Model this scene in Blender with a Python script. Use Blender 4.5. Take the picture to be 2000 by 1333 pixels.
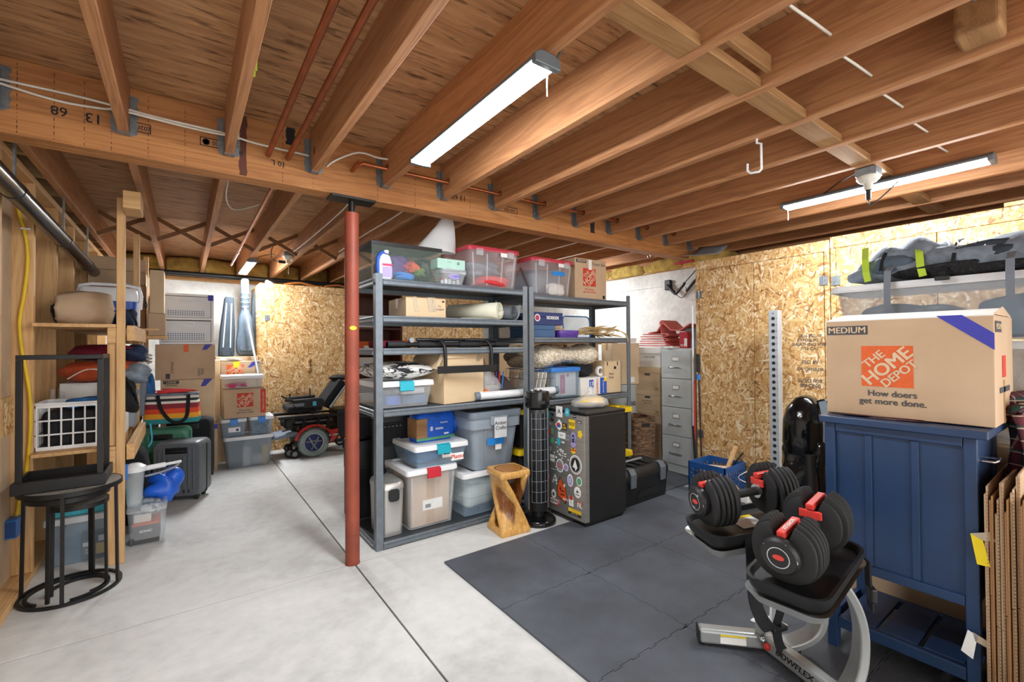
import bpy, math, random
from mathutils import Vector, Matrix, Euler
from math import pi, sin, cos, radians as RAD
random.seed(7)
SC = bpy.context.scene
for o in list(bpy.data.objects): bpy.data.objects.remove(o)
COL = SC.collection
# ---------------------------------------------------------------- camera, world, exposure
FPX, YAW, PIT, ROL, CAMH = 883.0, RAD(35.9), RAD(.64), RAD(-.385), 1.287
_f = Vector((sin(YAW)*cos(PIT), cos(YAW)*cos(PIT), sin(PIT))); _r = Vector((cos(YAW), -sin(YAW), 0)); _u = _r.cross(_f)
_r2 = _r*cos(ROL)+_u*sin(ROL); _u2 = -_r*sin(ROL)+_u*cos(ROL)
cam = bpy.data.cameras.new('camera'); cam.sensor_width = 36; cam.lens = FPX/2000*36; cam.clip_start = .02
camo = bpy.data.objects.new('camera', cam); COL.objects.link(camo)
camo.matrix_world = Matrix(((_r2.x, _u2.x, -_f.x, 0), (_r2.y, _u2.y, -_f.y, 0), (_r2.z, _u2.z, -_f.z, CAMH), (0, 0, 0, 1)))
SC.camera = camo
W = bpy.data.worlds.new('world'); SC.world = W; W.use_nodes = True
W.node_tree.nodes['Background'].inputs[0].default_value = (1.0, .975, .95, 1)
W.node_tree.nodes['Background'].inputs[1].default_value = 1.9
SC.view_settings.view_transform = 'Standard'; SC.view_settings.look = 'None'
SC.view_settings.gamma = 1; SC.view_settings.use_curve_mapping = False
SC.view_settings.exposure = 1.14
LAMP = 72.0          # emission of the LED shop lights
SC.cycles.transparent_max_bounces = 40
SC.cycles.max_bounces = 8
SC.cycles.caustics_reflective = False; SC.cycles.caustics_refractive = False
# ---------------------------------------------------------------- materials
def lin(c): return c/12.92 if c <= .04045 else ((c+.055)/1.055)**2.4
def C(h):
    h = h.lstrip('#'); return tuple(lin(int(h[i:i+2], 16)/255) for i in (0, 2, 4))+(1,)
MATS = {}
class NT:
    def __init__(s, name):
        s.m = bpy.data.materials.new(name); s.m.use_nodes = True; s.t = s.m.node_tree
        s.b = s.t.nodes['Principled BSDF']; s.o = s.t.nodes['Material Output']; MATS[name] = s.m
    def n(s, typ, **k):
        x = s.t.nodes.new('ShaderNode'+typ)
        for a, v in k.items():
            if a.startswith('_'): s.set(x, a[1:].replace('_', ' '), v)
            else: setattr(x, a, v)
        return x
    def set(s, node, key, v):
        i = int(key) if key.isdigit() else key
        inp = node.inputs[i]
        if isinstance(v, bpy.types.NodeSocket): s.t.links.new(v, inp)
        elif isinstance(v, bpy.types.Node): s.t.links.new(v.outputs[0], inp)
        else: inp.default_value = v
    def ramp(s, fac, *stops):
        r = s.n('ValToRGB'); s.set(r, '0', fac); e = r.color_ramp.elements
        while len(e) < len(stops): e.new(.5)
        for i, (p, c) in enumerate(stops): e[i].position = p; e[i].color = C(c) if isinstance(c, str) else c
        return r.outputs[0]
    def mix(s, fac, a, b, mode='MIX'):
        x = s.n('Mix', data_type='RGBA', blend_type=mode); s.set(x, '0', fac)
        for k, v in ((6, a), (7, b)): s.set(x, str(k), C(v) if isinstance(v, str) else v)
        return x.outputs[2]
    def math(s, op, a, b=0.0):
        x = s.n('Math', operation=op); s.set(x, '0', a); s.set(x, '1', b); return x.outputs[0]
    def coord(s, kind='Object', scale=(1, 1, 1), rot=(0, 0, 0), rnd=0):
        tc = s.n('TexCoord').outputs[kind]
        if rnd:
            oi = s.n('ObjectInfo'); sc = s.n('VectorMath', operation='SCALE'); s.set(sc, '0', (rnd, rnd*1.7, rnd*.6)); s.set(sc, 'Scale', oi.outputs['Random'])
            ad = s.n('VectorMath', operation='ADD'); s.set(ad, '0', tc); s.set(ad, '1', sc.outputs[0]); tc = ad.outputs[0]
        mp = s.n('Mapping'); s.set(mp, 'Vector', tc); s.set(mp, 'Scale', scale); s.set(mp, 'Rotation', rot); return mp.outputs[0]
    def noise(s, vec, scale, detail=3, rough=.5, dist=0):
        x = s.n('TexNoise'); s.set(x, 'Vector', vec); s.set(x, 'Scale', scale); s.set(x, 'Detail', detail); s.set(x, 'Roughness', rough); s.set(x, 'Distortion', dist); return x.outputs[0]
    def bump(s, h, st=.3, d=.01):
        x = s.n('Bump'); s.set(x, 'Strength', st); s.set(x, 'Distance', d); s.set(x, 'Height', h); s.t.links.new(x.outputs[0], s.b.inputs['Normal'])
    def fin(s, col=None, rough=None, metal=None, spec=None, alpha=None):
        for k, v in (('Base Color', col), ('Roughness', rough), ('Metallic', metal), ('Specular IOR Level', spec), ('Alpha', alpha)):
            if v is not None: s.set(s.b, k, v)
        return s.m
def pm(name, col, rough=.5, metal=0, var=.06, scale=9, bump=0, bscale=80, spec=None, alpha=None, coat=0):
    t = NT(name); v = t.coord(rnd=3); n = t.noise(v, scale, 4)
    c = C(col); k = t.ramp(n, (.25, tuple(x*(1-var*1.6) for x in c[:3])+(1,)), (.75, tuple(min(1, x*(1+var)) for x in c[:3])+(1,)))
    if bump: t.bump(t.noise(v, bscale, 2), bump, .004)
    if coat: t.set(t.b, 'Coat Weight', coat)
    return t.fin(k, rough, metal, spec, alpha)
def wood(name, stops, along=(.6, 9, 9), knots=.5, rough=.62, ring=7):
    t = NT(name); v = t.coord(scale=along, rnd=17)
    w = t.noise(v, 1.2, 3, .5, .6); gr = t.math('FRACT', t.math('MULTIPLY', w, ring))
    tri = t.math('ABSOLUTE', t.math('SUBTRACT', gr, .5)); fine = t.noise(t.coord(scale=tuple(a*9 for a in along), rnd=5), 2, 2)
    f = t.math('ADD', t.math('MULTIPLY', tri, .6), t.math('MULTIPLY', fine, .45))
    col = t.ramp(f, (.05, stops[0]), (.42, stops[1]), (.9, stops[2]))
    if knots:
        kv = t.coord(scale=tuple(a*.42 for a in along), rnd=23); vo = t.n('TexVoronoi'); t.set(vo, 'Vector', kv); t.set(vo, 'Scale', 1.6)
        kd = t.ramp(vo.outputs['Distance'], (.03, (1, 1, 1, 1)), (.12, (0, 0, 0, 1)))
        col = t.mix(t.math('MULTIPLY', kd, knots), col, stops[3])
    bl = t.noise(t.coord(rnd=9), 2.2, 2); col = t.mix(t.math('MULTIPLY', bl, .35), col, stops[0])
    t.bump(fine, .15, .003)
    return t.fin(col, rough)
WX, WY, WZ = (.6, 9, 9), (9, .6, 9), (9, 9, .6)
JS = ('#8f5d3a', '#b68055', '#d3a26c', '#46261a')
wood('joist_fir', JS, WY); wood('beam_fir', ('#8f5a30', '#b87d48', '#cf9758', '#4a2813'), WX)
wood('stud_pine', ('#b98a55', '#d6ad78', '#e2c08d', '#7a4a26'), WZ, .7); wood('pine_x', ('#b98a55', '#d6ad78', '#e2c08d', '#7a4a26'), WX); wood('pine_y', ('#b98a55', '#d6ad78', '#e2c08d', '#7a4a26'), WY)
wood('block_wood', ('#7d5632', '#a37a4e', '#b98d5c', '#46291a'), WX, .8); wood('brace_wood', ('#6a4526', '#8f6238', '#a3744a', '#3a2414'), WX)
wood('carved_wood', ('#6b3d1a', '#b9803f', '#e3b56c', '#3c1e0c'), (5, 5, 1.6), .2, .28, 5)
def stoolwood():
    t = NT('stool_wood'); sp = t.n('SeparateXYZ'); t.set(sp, '0', t.coord()); r = t.math('SQRT', t.math('ADD', t.math('POWER', sp.outputs[0], 2.0), t.math('POWER', sp.outputs[1], 2.0)))
    n = t.noise(t.coord(scale=(6, 6, 2)), 2.5, 4, .6, .8); q = t.math('ADD', r, t.math('MULTIPLY', n, .035))
    g = t.noise(t.coord(scale=(22, 22, 4)), 3, 3, .5, 1.5); dark = t.ramp(g, (.3, '#4f2a12'), (.6, '#8a5326'), (.8, '#a66a33')); pale = t.ramp(g, (.3, '#c08a44'), (.7, '#deb06a'))
    t.fin(t.mix(t.ramp(q, (.112, (0, 0, 0, 1)), (.122, (1, 1, 1, 1))), dark, pale), .25)
stoolwood()
def plywood():
    t = NT('plywood'); v = t.coord(scale=(1.2, 14, 4), rnd=9); n = t.noise(v, 2.2, 5, .6, .8); f = t.noise(t.coord(scale=(6, 70, 10)), 2, 2)
    col = t.ramp(n, (.25, '#8f6440'), (.5, '#b98a5e'), (.72, '#cfa274'))
    dk = t.noise(t.coord(scale=(5, 26, 4), rnd=4), 1.3, 3, .6); col = t.mix(t.ramp(dk, (.56, (0, 0, 0, 1)), (.68, (.8, .8, .8, 1))), col, '#56361d')
    col = t.mix(t.math('MULTIPLY', f, .3), col, '#6b4526'); t.bump(f, .12, .003); t.fin(col, .7)
plywood()
def osb(name, axes):
    # axes: which object axes carry the sheet; flakes as stretched voronoi cells turned four ways, the top flake wins
    t = NT(name); tc = t.coord(rnd=0); nz = t.n('TexNoise'); t.set(nz, 'Vector', tc); t.set(nz, 'Scale', 9.0); t.set(nz, 'Detail', 2.0)
    sc = t.n('VectorMath', operation='SCALE'); t.set(sc, '0', nz.outputs['Color']); t.set(sc, 'Scale', .03)
    ad = t.n('VectorMath', operation='ADD'); t.set(ad, '0', tc); t.set(ad, '1', sc.outputs[0]); base = ad.outputs[0]
    sp0 = t.n('SeparateXYZ'); t.set(sp0, '0', base); cb = t.n('CombineXYZ'); t.set(cb, '0', sp0.outputs[axes[0]]); t.set(cb, '1', sp0.outputs[axes[1]]); best = None; tone = None
    for i, (ang, lo, hi) in enumerate(((10, 15, 66), (58, 16, 84), (101, 13, 60), (145, 18, 92), (78, 24, 110))):
        m1 = t.n('Mapping'); t.set(m1, 'Vector', cb.outputs[0]); t.set(m1, 'Rotation', (0, 0, RAD(ang))); m2 = t.n('Mapping'); t.set(m2, 'Vector', m1.outputs[0]); t.set(m2, 'Scale', (lo, hi, 1)); t.set(m2, 'Location', (i*3.7, i*1.9, 0))
        vo = t.n('TexVoronoi', voronoi_dimensions='2D'); t.set(vo, 'Vector', m2.outputs[0]); t.set(vo, 'Scale', 1.0); t.set(vo, 'Randomness', 1.0)
        sp = t.n('SeparateColor'); t.set(sp, '0', vo.outputs['Color'])
        if best is None: best, tone = sp.outputs[0], sp.outputs[1]
        else:
            gt = t.math('GREATER_THAN', sp.outputs[0], best); mx = t.n('Mix', data_type='FLOAT'); t.set(mx, '0', gt); t.set(mx, '2', tone); t.set(mx, '3', sp.outputs[1])
            tone = mx.outputs[0]; best = t.math('MAXIMUM', best, sp.outputs[0])
    col = t.ramp(tone, (0, '#7d4f26'), (.1, '#ab7a45'), (.35, '#c69a60'), (.6, '#d3ad75'), (.82, '#e3c592'), (1, '#f6e8cb'))
    fb = t.noise(t.coord(scale=(30, 30, 30)), 8, 3); col = t.mix(t.math('MULTIPLY', fb, .3), col, '#b1834e')
    t.bump(tone, .25, .004); t.fin(col, .6)
osb('osb_y', (1, 2, 0)); osb('osb_x', (0, 2, 1))
def concrete(name, a, b, c, sc=1.0, bump=.1):
    t = NT(name); v = t.coord(); n1 = t.noise(v, 1.1*sc, 6, .6, .4); n2 = t.noise(v, 14*sc, 4, .6)
    col = t.ramp(t.math('ADD', t.math('MULTIPLY', n1, .75), t.math('MULTIPLY', n2, .25)), (.35, a), (.5, b), (.65, c))
    st = t.noise(t.coord(scale=(.6, 1.9, 1)), 2.3*sc, 4, .65, 1.2); col = t.mix(t.ramp(st, (.56, (0, 0, 0, 1)), (.72, (.3, .3, .3, 1))), col, a)
    t.bump(t.noise(v, 45*sc, 5, .7), bump, .004); t.fin(col, .62)
concrete('floor_concrete', '#acacaa', '#c6c6c4', '#d4d4d2'); concrete('wall_concrete', '#bdbdb8', '#d6d6d2', '#eaeae7', 1.6, .3)
pm('seam_dark', '#86827a', .9, var=.2)
def matfoam():
    t = NT('mat_foam'); v = t.coord(scale=(1, 1, 1)); ck = t.n('TexVoronoi', voronoi_dimensions='2D'); t.set(ck, 'Vector', v); t.set(ck, 'Scale', 150.0); t.set(ck, 'Randomness', .15)
    n = t.noise(v, 3, 5, .6); col = t.ramp(n, (.3, '#40444a'), (.6, '#51565e'), (.8, '#62676f')); t.bump(ck.outputs['Distance'], .35, .004); t.fin(col, .58)
matfoam()
def cardboard(name, a, b):
    t = NT(name); v = t.coord(rnd=6); n = t.noise(v, 3, 4); fl = t.noise(t.coord(scale=(160, 160, 2)), 1, 1)
    col = t.ramp(n, (.3, a), (.7, b)); col = t.mix(t.math('MULTIPLY', fl, .18), col, a); t.bump(fl, .08, .002); t.fin(col, .75)
cardboard('cardboard', '#b5987a', '#c9ae90'); cardboard('cardboard_pale', '#c9ae8a', '#dcc4a0'); cardboard('cardboard_dark', '#9a7048', '#b1875c')
def plaid(name, cols, sx=(0, 2)):
    t = NT(name); v = t.coord(); sp = t.n('SeparateXYZ'); t.set(sp, '0', v); out = None; col = C(cols[0])
    for ax in sx:
        for k, (per, wid, c) in enumerate(((.09, .35, cols[1]), (.09, .12, cols[2]), (.045, .1, cols[3]))):
            fr = t.math('FRACT', t.math('ADD', t.math('DIVIDE', sp.outputs[ax], per), .21*k)); m = t.math('LESS_THAN', fr, wid); col = t.mix(t.math('MULTIPLY', m, .6), col, c)
    t.fin(col, .9)
plaid('plaid_wool', ('#1d1f2b', '#5c1420', '#1f4a3f', '#c9b8a0'))
plaid('plaid_towel', ('#e3e8d8', '#f3f4ea', '#b9c7b0', '#fafaf5'), (0, 1, 2))
def weave(name, a, b, sx=70, sz=70):
    t = NT(name); v = t.coord(scale=(sx, sx, sz)); vo = t.n('TexVoronoi'); t.set(vo, 'Vector', v); t.set(vo, 'Scale', 1.0); t.set(vo, 'Randomness', .55)
    sp = t.n('SeparateColor'); t.set(sp, '0', vo.outputs['Color']); col = t.ramp(sp.outputs[0], (0, a), (1, b)); t.bump(vo.outputs['Distance'], .8, .01); t.fin(col, .8)
weave('wicker_brown', '#3a2819', '#8b6a4d', 22, 95); weave('wicker_pale', '#b99a68', '#e0c795', 30, 80)
weave('sheepskin', '#cbb89b', '#faf2e0', 60, 60); weave('mesh_black', '#0c0d0f', '#2a2c30', 160, 160); weave('snake_print', '#56606b', '#d9dde0', 34, 34)
def wavy(name, cols, per, ax=2):
    t = NT(name); sp = t.n('SeparateXYZ'); t.set(sp, '0', t.coord()); f = t.math('FRACT', t.math('DIVIDE', sp.outputs[ax], per)); st = []
    for i, c in enumerate(cols): st.append((i/len(cols), c))
    r = t.ramp(f, *st); r.node.color_ramp.interpolation = 'CONSTANT'; t.fin(r, .75)
pm('steel_charcoal', '#6f7880', .42, .35, .1, 30); pm('shelf_board_dark', '#3a3f44', .55, .2, .1); pm('black_metal', '#1c1c1d', .45, .3, .15); pm('black_plastic', '#1b1c1e', .45, 0, .15)
pm('black_gloss', '#101113', .18, 0, .1); pm('black_rubber', '#1a1b1d', .7, 0, .15); pm('black_fabric', '#17191d', .9, 0, .25, 30, .3, 200); pm('grey_fabric', '#77828e', .85, 0, .2, 30, .3, 160)
pm('guitar_nylon', '#4b5a69', .7, 0, .15, 20, .2, 150); pm('guitar_nylon_dark', '#27333d', .75, 0, .15, 20, .2, 150); pm('grey_trim', '#8d9aa6', .6)
pm('galvanised', '#8f979c', .38, .75, .18, 60); pm('chrome', '#c9cdd0', .18, .95, .03); pm('stainless', '#c4c2be', .3, .7, .05, 4); pm('copper', '#a8613d', .32, .8, .15, 14)
pm('red_primer', '#8f4431', .55, .1, .2, 6, .15, 60); pm('blue_paint', '#243c60', .38, 0, .1, 6); pm('file_grey', '#ccd3d4', .4, .15, .04); pm('silver_paint', '#aeb2b2', .35, .5, .06)
pm('white_plastic', '#e6e8ea', .4, 0, .03); pm('white_card', '#e6e4de', .8, 0, .04); pm('grey_tote', '#8d98a3', .5, 0, .05); pm('grey_tote_dark', '#6f7a86', .5, 0, .05); pm('yellow_plastic', '#e6c418', .42, 0, .06)
pm('red_plastic', '#c22a38', .4); pm('teal_plastic', '#1fa3b8', .4); pm('blue_plastic', '#2b7ad1', .4); pm('crate_blue', '#1d5192', .45); pm('cooler_blue', '#1450b4', .42); pm('navy_card', '#26346b', .6); pm('slate_blue_card', '#41618a', .65)
pm('orange_print', '#d9602b', .75, 0, .06, 60); pm('dark_print', '#4c4b4d', .8); pm('black_print', '#1d1d1f', .8); pm('white_print', '#f1f1ee', .7); pm('red_print', '#c8382a', .7); pm('blue_print', '#2456b5', .6); pm('yellow_print', '#eec72c', .6); pm('teal_print', '#3fb3c6', .6); pm('purple_print', '#a79ad0', .6); pm('green_print', '#5aa679', .6); pm('magenta_print', '#c23a68', .6); pm('grey_print', '#8f9296', .6); pm('beaver_orange', '#d8521f', .6); pm('card_print', '#d3b999', .75)
pm('tape_blue', '#3d3fa8', .6, 0, .08); pm('tape_masking_blue', '#1e84d6', .7); pm('tape_orange', '#e5652f', .6); pm('tape_yellow', '#ecd21a', .55); pm('tape_clear', '#d9c7ae', .2, 0, .05, alpha=.5); pm('tape_tan', '#b8925f', .35, 0, .1)
pm('red_dumbbell', '#d43d36', .4); pm('orange_nylon', '#c2512a', .8, 0, .15, 20, .3, 150); pm('burgundy_nylon', '#7c1230', .8, 0, .15, 20, .3, 150); pm('red_nylon', '#d63a3f', .8, 0, .12, 20, .3, 150); pm('coral_rubber', '#e5817a', .75, 0, .08, 20, .3, 300)
pm('navy_nylon', '#1f2f4f', .8, 0, .2, 20, .3, 150); pm('blue_nylon', '#2f6fb0', .75, 0, .15, 20, .3, 150); pm('bag_blue_film', '#1d5fd0', .4, 0, .15, 14, .4, 30); pm('tan_cloth', '#c3a98c', .85, 0, .08, 10, .4, 40); pm('white_cloth', '#dcd9d4', .85, 0, .05, 10, .4, 60); pm('lime_webbing', '#b5d33a', .7); pm('grey_webbing', '#737b86', .7)
pm('dark_stone', '#8d8880', .6, 0, .2, 40); pm('suitcase_grey', '#666b70', .4, .15, .08, 40, .15, 300); pm('suitcase_green', '#4f8a72', .42, .1, .1); pm('pipe_black', '#17191b', .25, 0, .1); pm('insulation', '#c7a95c', .95, 0, .3, 14, .9, 30); pm('void_shade', '#1a1613', .95, 0, .3)
pm('cable_white', '#ddd8cc', .55); pm('cable_yellow', '#e2bd1e', .5); pm('led_housing', '#6b7278', .45, .3); pm('porcelain', '#d8d3c6', .4); pm('socket_amber', '#c9a455', .4); pm('wheel_grey', '#8a9a97', .8, 0, .12, 40); pm('candy_red', '#b02a25', .25, .1, .05, coat=.5); pm('hanger_wood', '#b36a2c', .5)
pm('wheat', '#cfae74', .9, 0, .15, 30); pm('purple_plastic', '#5a3a9c', .4); pm('orange_plastic', '#ea7a24', .5); pm('poster_cream', '#dcd9c4', .7); pm('poster_grey', '#5c6268', .6); pm('vinyl_white', '#dfe3e6', .5); pm('brown_leather', '#4a403f', .5, 0, .15); pm('dark_wood', '#5d3020', .5); pm('green_leaf', '#5d7a3a', .7); pm('red_orange_flower', '#d5552f', .7); pm('violet_fabric', '#5d3a86', .7); pm('foil_clutter', '#a9a9a4', .4, .2, .35, 30)
pm('tumbler_clear', '#dfe6e8', .12, 0, .03, alpha=.2)
pm('clear_plastic', '#dfe5ea', .22, 0, .03, alpha=.30); pm('clear_blue', '#9fb9cf', .22, 0, .03, alpha=.42); pm('clear_grey', '#93a3b2', .25, 0, .05, alpha=.52); pm('frosted_white', '#f0f3f6', .35, 0, .03, alpha=.7); pm('frosted_lid', '#e6eaee', .35, 0, .03, alpha=.8); pm('bag_film', '#eef0f2', .25, 0, .03, alpha=.38); pm('glass_green', '#b9cdc4', .06, 0, .03, alpha=.09); pm('clear_pink', '#e8dfe3', .2, 0, .03, alpha=.2); pm('clear_red_lid', '#cf4052', .3, 0, .03, alpha=.75); pm('black_film', '#0b0c0e', .14, 0, .1, 12, .6, 22); pm('cling_grey', '#9ba0a5', .2, 0, .05, alpha=.5)
wavy('stripe_tote', ('#2f8a8d', '#2f8a8d', '#e8a326', '#e8a326', '#de4a22', '#de4a22', '#8b2530', '#8b2530', '#eae6dc', '#2b2f33', '#eae6dc', '#4a4f55'), .26)
def brushed():
    t = NT('fridge_steel'); f = t.noise(t.coord(scale=(2, 2, 160)), 3, 2); t.fin(t.ramp(f, (.3, '#8b8985'), (.7, '#a5a39e')), .36, .55)
brushed()
def tiger():
    t = NT('pillow_print'); n = t.noise(t.coord(scale=(6, 8, 16)), 1.6, 4, .6, 1.5); t.fin(t.ramp(n, (.44, '#232329'), (.5, '#e5e3df'), (.8, '#f2f0ec')), .85)
tiger()
def emit(name, k):
    m = bpy.data.materials.new(name); m.use_nodes = True; t = m.node_tree; b = t.nodes['Principled BSDF']
    b.inputs['Base Color'].default_value = (.9, .93, 1, 1); b.inputs['Emission Color'].default_value = (.93, .97, 1.0, 1); b.inputs['Emission Strength'].default_value = k; MATS[name] = m
emit('led_diffuser', LAMP); emit('led_diffuser_rear', LAMP*1.5)
# ---------------------------------------------------------------- mesh builder
def rot2(a): c, s = cos(a), sin(a); return lambda p: Vector((p[0]*c-p[1]*s, p[0]*s+p[1]*c, p[2] if len(p) > 2 else 0))
def rrect(w, d, r, n=4):
    pts = []; r = min(r, w/2*.999, d/2*.999)
    for cx, cy, a in ((w/2-r, d/2-r, 0), (-w/2+r, d/2-r, 90), (-w/2+r, -d/2+r, 180), (w/2-r, -d/2+r, 270)):
        for k in range(n+1): t = RAD(a+90*k/n); pts.append((cx+r*cos(t), cy+r*sin(t)))
    return pts
def frame(d):
    d = d.normalized(); a = Vector((0, 0, 1)) if abs(d.z) < .95 else Vector((1, 0, 0)); u = d.cross(a).normalized(); return u, u.cross(d)
class MB:
    def __init__(s): s.v = []; s.f = []
    def add(s, vs, fs):
        o = len(s.v); s.v += [tuple(v) for v in vs]; s.f += [tuple(i+o for i in f) for f in fs]; return s
    def bx(s, x0, x1, y0, y1, z0, z1):
        return s.add([(x0, y0, z0), (x1, y0, z0), (x1, y1, z0), (x0, y1, z0), (x0, y0, z1), (x1, y0, z1), (x1, y1, z1), (x0, y1, z1)],
                     [(3, 2, 1, 0), (4, 5, 6, 7), (0, 1, 5, 4), (1, 2, 6, 5), (2, 3, 7, 6), (3, 0, 4, 7)])
    def box(s, c, d, r=(0, 0, 0)):
        o = len(s.v); s.bx(-d[0]/2, d[0]/2, -d[1]/2, d[1]/2, -d[2]/2, d[2]/2); m = Matrix.Translation(c) @ Euler(r).to_matrix().to_4x4()
        for i in range(o, len(s.v)): s.v[i] = tuple(m @ Vector(s.v[i]))
        return s
    def bar(s, p, q, w, h, up=(0, 0, 1)):
        p, q = Vector(p), Vector(q); d = (q-p).normalized(); u = d.cross(Vector(up)); u = u.normalized() if u.length > 1e-4 else Vector((1, 0, 0)); n = u.cross(d)
        vs = [c+u*a*w/2+n*b*h/2 for c in (p, q) for a, b in ((-1, -1), (1, -1), (1, 1), (-1, 1))]
        return s.add(vs, [(3, 2, 1, 0), (4, 5, 6, 7), (0, 1, 5, 4), (1, 2, 6, 5), (2, 3, 7, 6), (3, 0, 4, 7)])
    def loft(s, rings, caps=(1, 1), closed=False):
        n = len(rings[0]); vs = [p for r in rings for p in r]; fs = []; m = len(rings)
        for i in range(m if closed else m-1):
            for j in range(n): a = i*n; b = ((i+1) % m)*n; fs.append((a+j, a+(j+1) % n, b+(j+1) % n, b+j))
        if not closed:
            if caps[0]: fs.append(tuple(range(n-1, -1, -1)))
            if caps[1]: fs.append(tuple((m-1)*n+j for j in range(n)))
        return s.add(vs, fs)
    def cyl(s, p, q, r, r2=None, n=16, caps=(1, 1)):
        p, q = Vector(p), Vector(q); u, w = frame(q-p); r2 = r if r2 is None else r2
        return s.loft([[c+(u*cos(2*pi*k/n)+w*sin(2*pi*k/n))*rr for k in range(n)] for c, rr in ((p, r), (q, r2))], caps)
    def lathe(s, prof, c=(0, 0, 0), n=24, ax='z', ex=1, ey=1):
        R = []
        for r, z in prof:
            ring = []
            for k in range(n):
                a = 2*pi*k/n; x, y = r*cos(a)*ex, r*sin(a)*ey
                ring.append({'z': (c[0]+x, c[1]+y, c[2]+z), 'y': (c[0]+x, c[1]+z, c[2]-y), 'x': (c[0]+z, c[1]+x, c[2]+y)}[ax])
            R.append(ring)
        if prof[0] == prof[-1]: return s.loft(R[:-1], closed=True)
        return s.loft(R, closed=len(prof) == 4 and prof[0][0] > .001 and abs(prof[0][0]-prof[3][0]) < 1e-6)
    def tube(s, pts, r, n=8, closed=False):
        P = [Vector(p) for p in pts]; m = len(P); rings = []; pu = None
        for i, p in enumerate(P):
            d = (P[(i+1) % m]-P[i-1]) if closed else (P[min(i+1, m-1)]-P[max(i-1, 0)])
            if pu is None: u, w = frame(d)
            else:
                u = pu-d.normalized()*pu.dot(d.normalized()); u = u.normalized() if u.length > 1e-5 else frame(d)[0]; w = u.cross(d.normalized())
            pu = u; rr = r[i] if isinstance(r, (list, tuple)) else r
            rings.append([p+(u*cos(2*pi*k/n)+w*sin(2*pi*k/n))*rr for k in range(n)])
        return s.loft(rings, (1, 1), closed)
    def band(s, pts, w, t, side, closed=False):
        # rectangular section swept along pts: w along 'side', t along the other normal
        P = [Vector(p) for p in pts]; m = len(P); S = Vector(side).normalized(); rings = []
        for i, p in enumerate(P):
            d = ((P[(i+1) % m]-P[i-1]) if closed else (P[min(i+1, m-1)]-P[max(i-1, 0)])).normalized(); sd = (S-d*S.dot(d)).normalized(); nn = sd.cross(d)
            rings.append([p+sd*a*w/2+nn*b*t/2 for a, b in ((-1, -1), (1, -1), (1, 1), (-1, 1))])
        return s.loft(rings, (1, 1), closed)
    def prism(s, poly, a, b, plane='xz'):
        f = {'xz': lambda p, t: (p[0], t, p[1]), 'yz': lambda p, t: (t, p[0], p[1]), 'xy': lambda p, t: (p[0], p[1], t)}[plane]
        return s.loft([[f(p, a) for p in poly], [f(p, b) for p in poly]])
    def blob(s, c, d, seed=0, amp=.12, nu=20, nv=12, p=2.6, flat=0):
        # lumpy soft shape: superellipsoid with low-frequency bulges; flat>0 presses the base
        rd = random.Random(seed); K = [(rd.uniform(1, 3.2), rd.uniform(1, 3.2), rd.uniform(1, 3.2), rd.uniform(0, 6.3)) for _ in range(7)]
        e = 2/p; sg = lambda x: math.copysign(abs(x)**e, x); rings = []
        for i in range(1, nv):
            th = pi*i/nv-pi/2; ring = []
            for j in range(nu):
                ph = 2*pi*j/nu; x, y, z = sg(cos(th))*sg(cos(ph)), sg(cos(th))*sg(sin(ph)), sg(sin(th))
                g = 1+amp*sum(sin(a*x*1.6+b*y*1.6+q*z*1.6+f) for a, b, q, f in K)/2.2
                zz = z*g
                if flat: zz = max(zz, -1+.0) if z < 0 else zz
                ring.append((c[0]+d[0]/2*x*g, c[1]+d[1]/2*y*g, c[2]+d[2]/2*zz))
            rings.append(ring)
        return s.loft(rings)
    def grid(s, nx, ny, fn, thick=0):
        vs = [fn(i/(nx-1), j/(ny-1)) for j in range(ny) for i in range(nx)]
        fs = [(j*nx+i, j*nx+i+1, (j+1)*nx+i+1, (j+1)*nx+i) for j in range(ny-1) for i in range(nx-1)]
        return s.add(vs, fs)
    def tx(s, m):
        s.v = [tuple(m @ Vector(v)) for v in s.v]; return s
    def build(s, name, mat, parent=None, smooth=None, bevel=0, solid=0, sub=0, seg=2):
        me = bpy.data.meshes.new(name); me.from_pydata(s.v, [], s.f); me.update()
        if mat: me.materials.append(MATS[mat])
        o = bpy.data.objects.new(name, me); COL.objects.link(o)
        if parent: o.parent = parent
        if solid: md = o.modifiers.new('solid', 'SOLIDIFY'); md.thickness = solid; md.offset = 0
        if bevel: md = o.modifiers.new('bevel', 'BEVEL'); md.width = bevel; md.segments = seg; md.limit_method = 'ANGLE'; md.angle_limit = RAD(40)
        if sub: md = o.modifiers.new('sub', 'SUBSURF'); md.levels = sub; md.render_levels = sub
        if smooth: smooth_by_angle(me, smooth)
        return o
def smooth_by_angle(me, ang):
    for p in me.polygons: p.use_smooth = True
    if ang < 179:
        import bmesh
        bm = bmesh.new(); bm.from_mesh(me)
        for e in bm.edges:
            if len(e.link_faces) == 2 and e.calc_face_angle(0) > RAD(ang): e.smooth = False
        bm.to_mesh(me); bm.free()
def tag(o, label, cat, group=None, kind=None):
    if label: o['label'] = label
    if cat: o['category'] = cat
    if group: o['group'] = group
    if kind: o['kind'] = kind
    return o
def thing(name, label, cat, loc=(0, 0, 0), rz=0, group=None, rot=None):
    o = bpy.data.objects.new(name, None); o.empty_display_size = .05; COL.objects.link(o); o.location = loc
    o.rotation_euler = rot if rot else (0, 0, RAD(rz)); return tag(o, label, cat, group)
def struct(o): o['kind'] = 'structure'; return o
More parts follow.
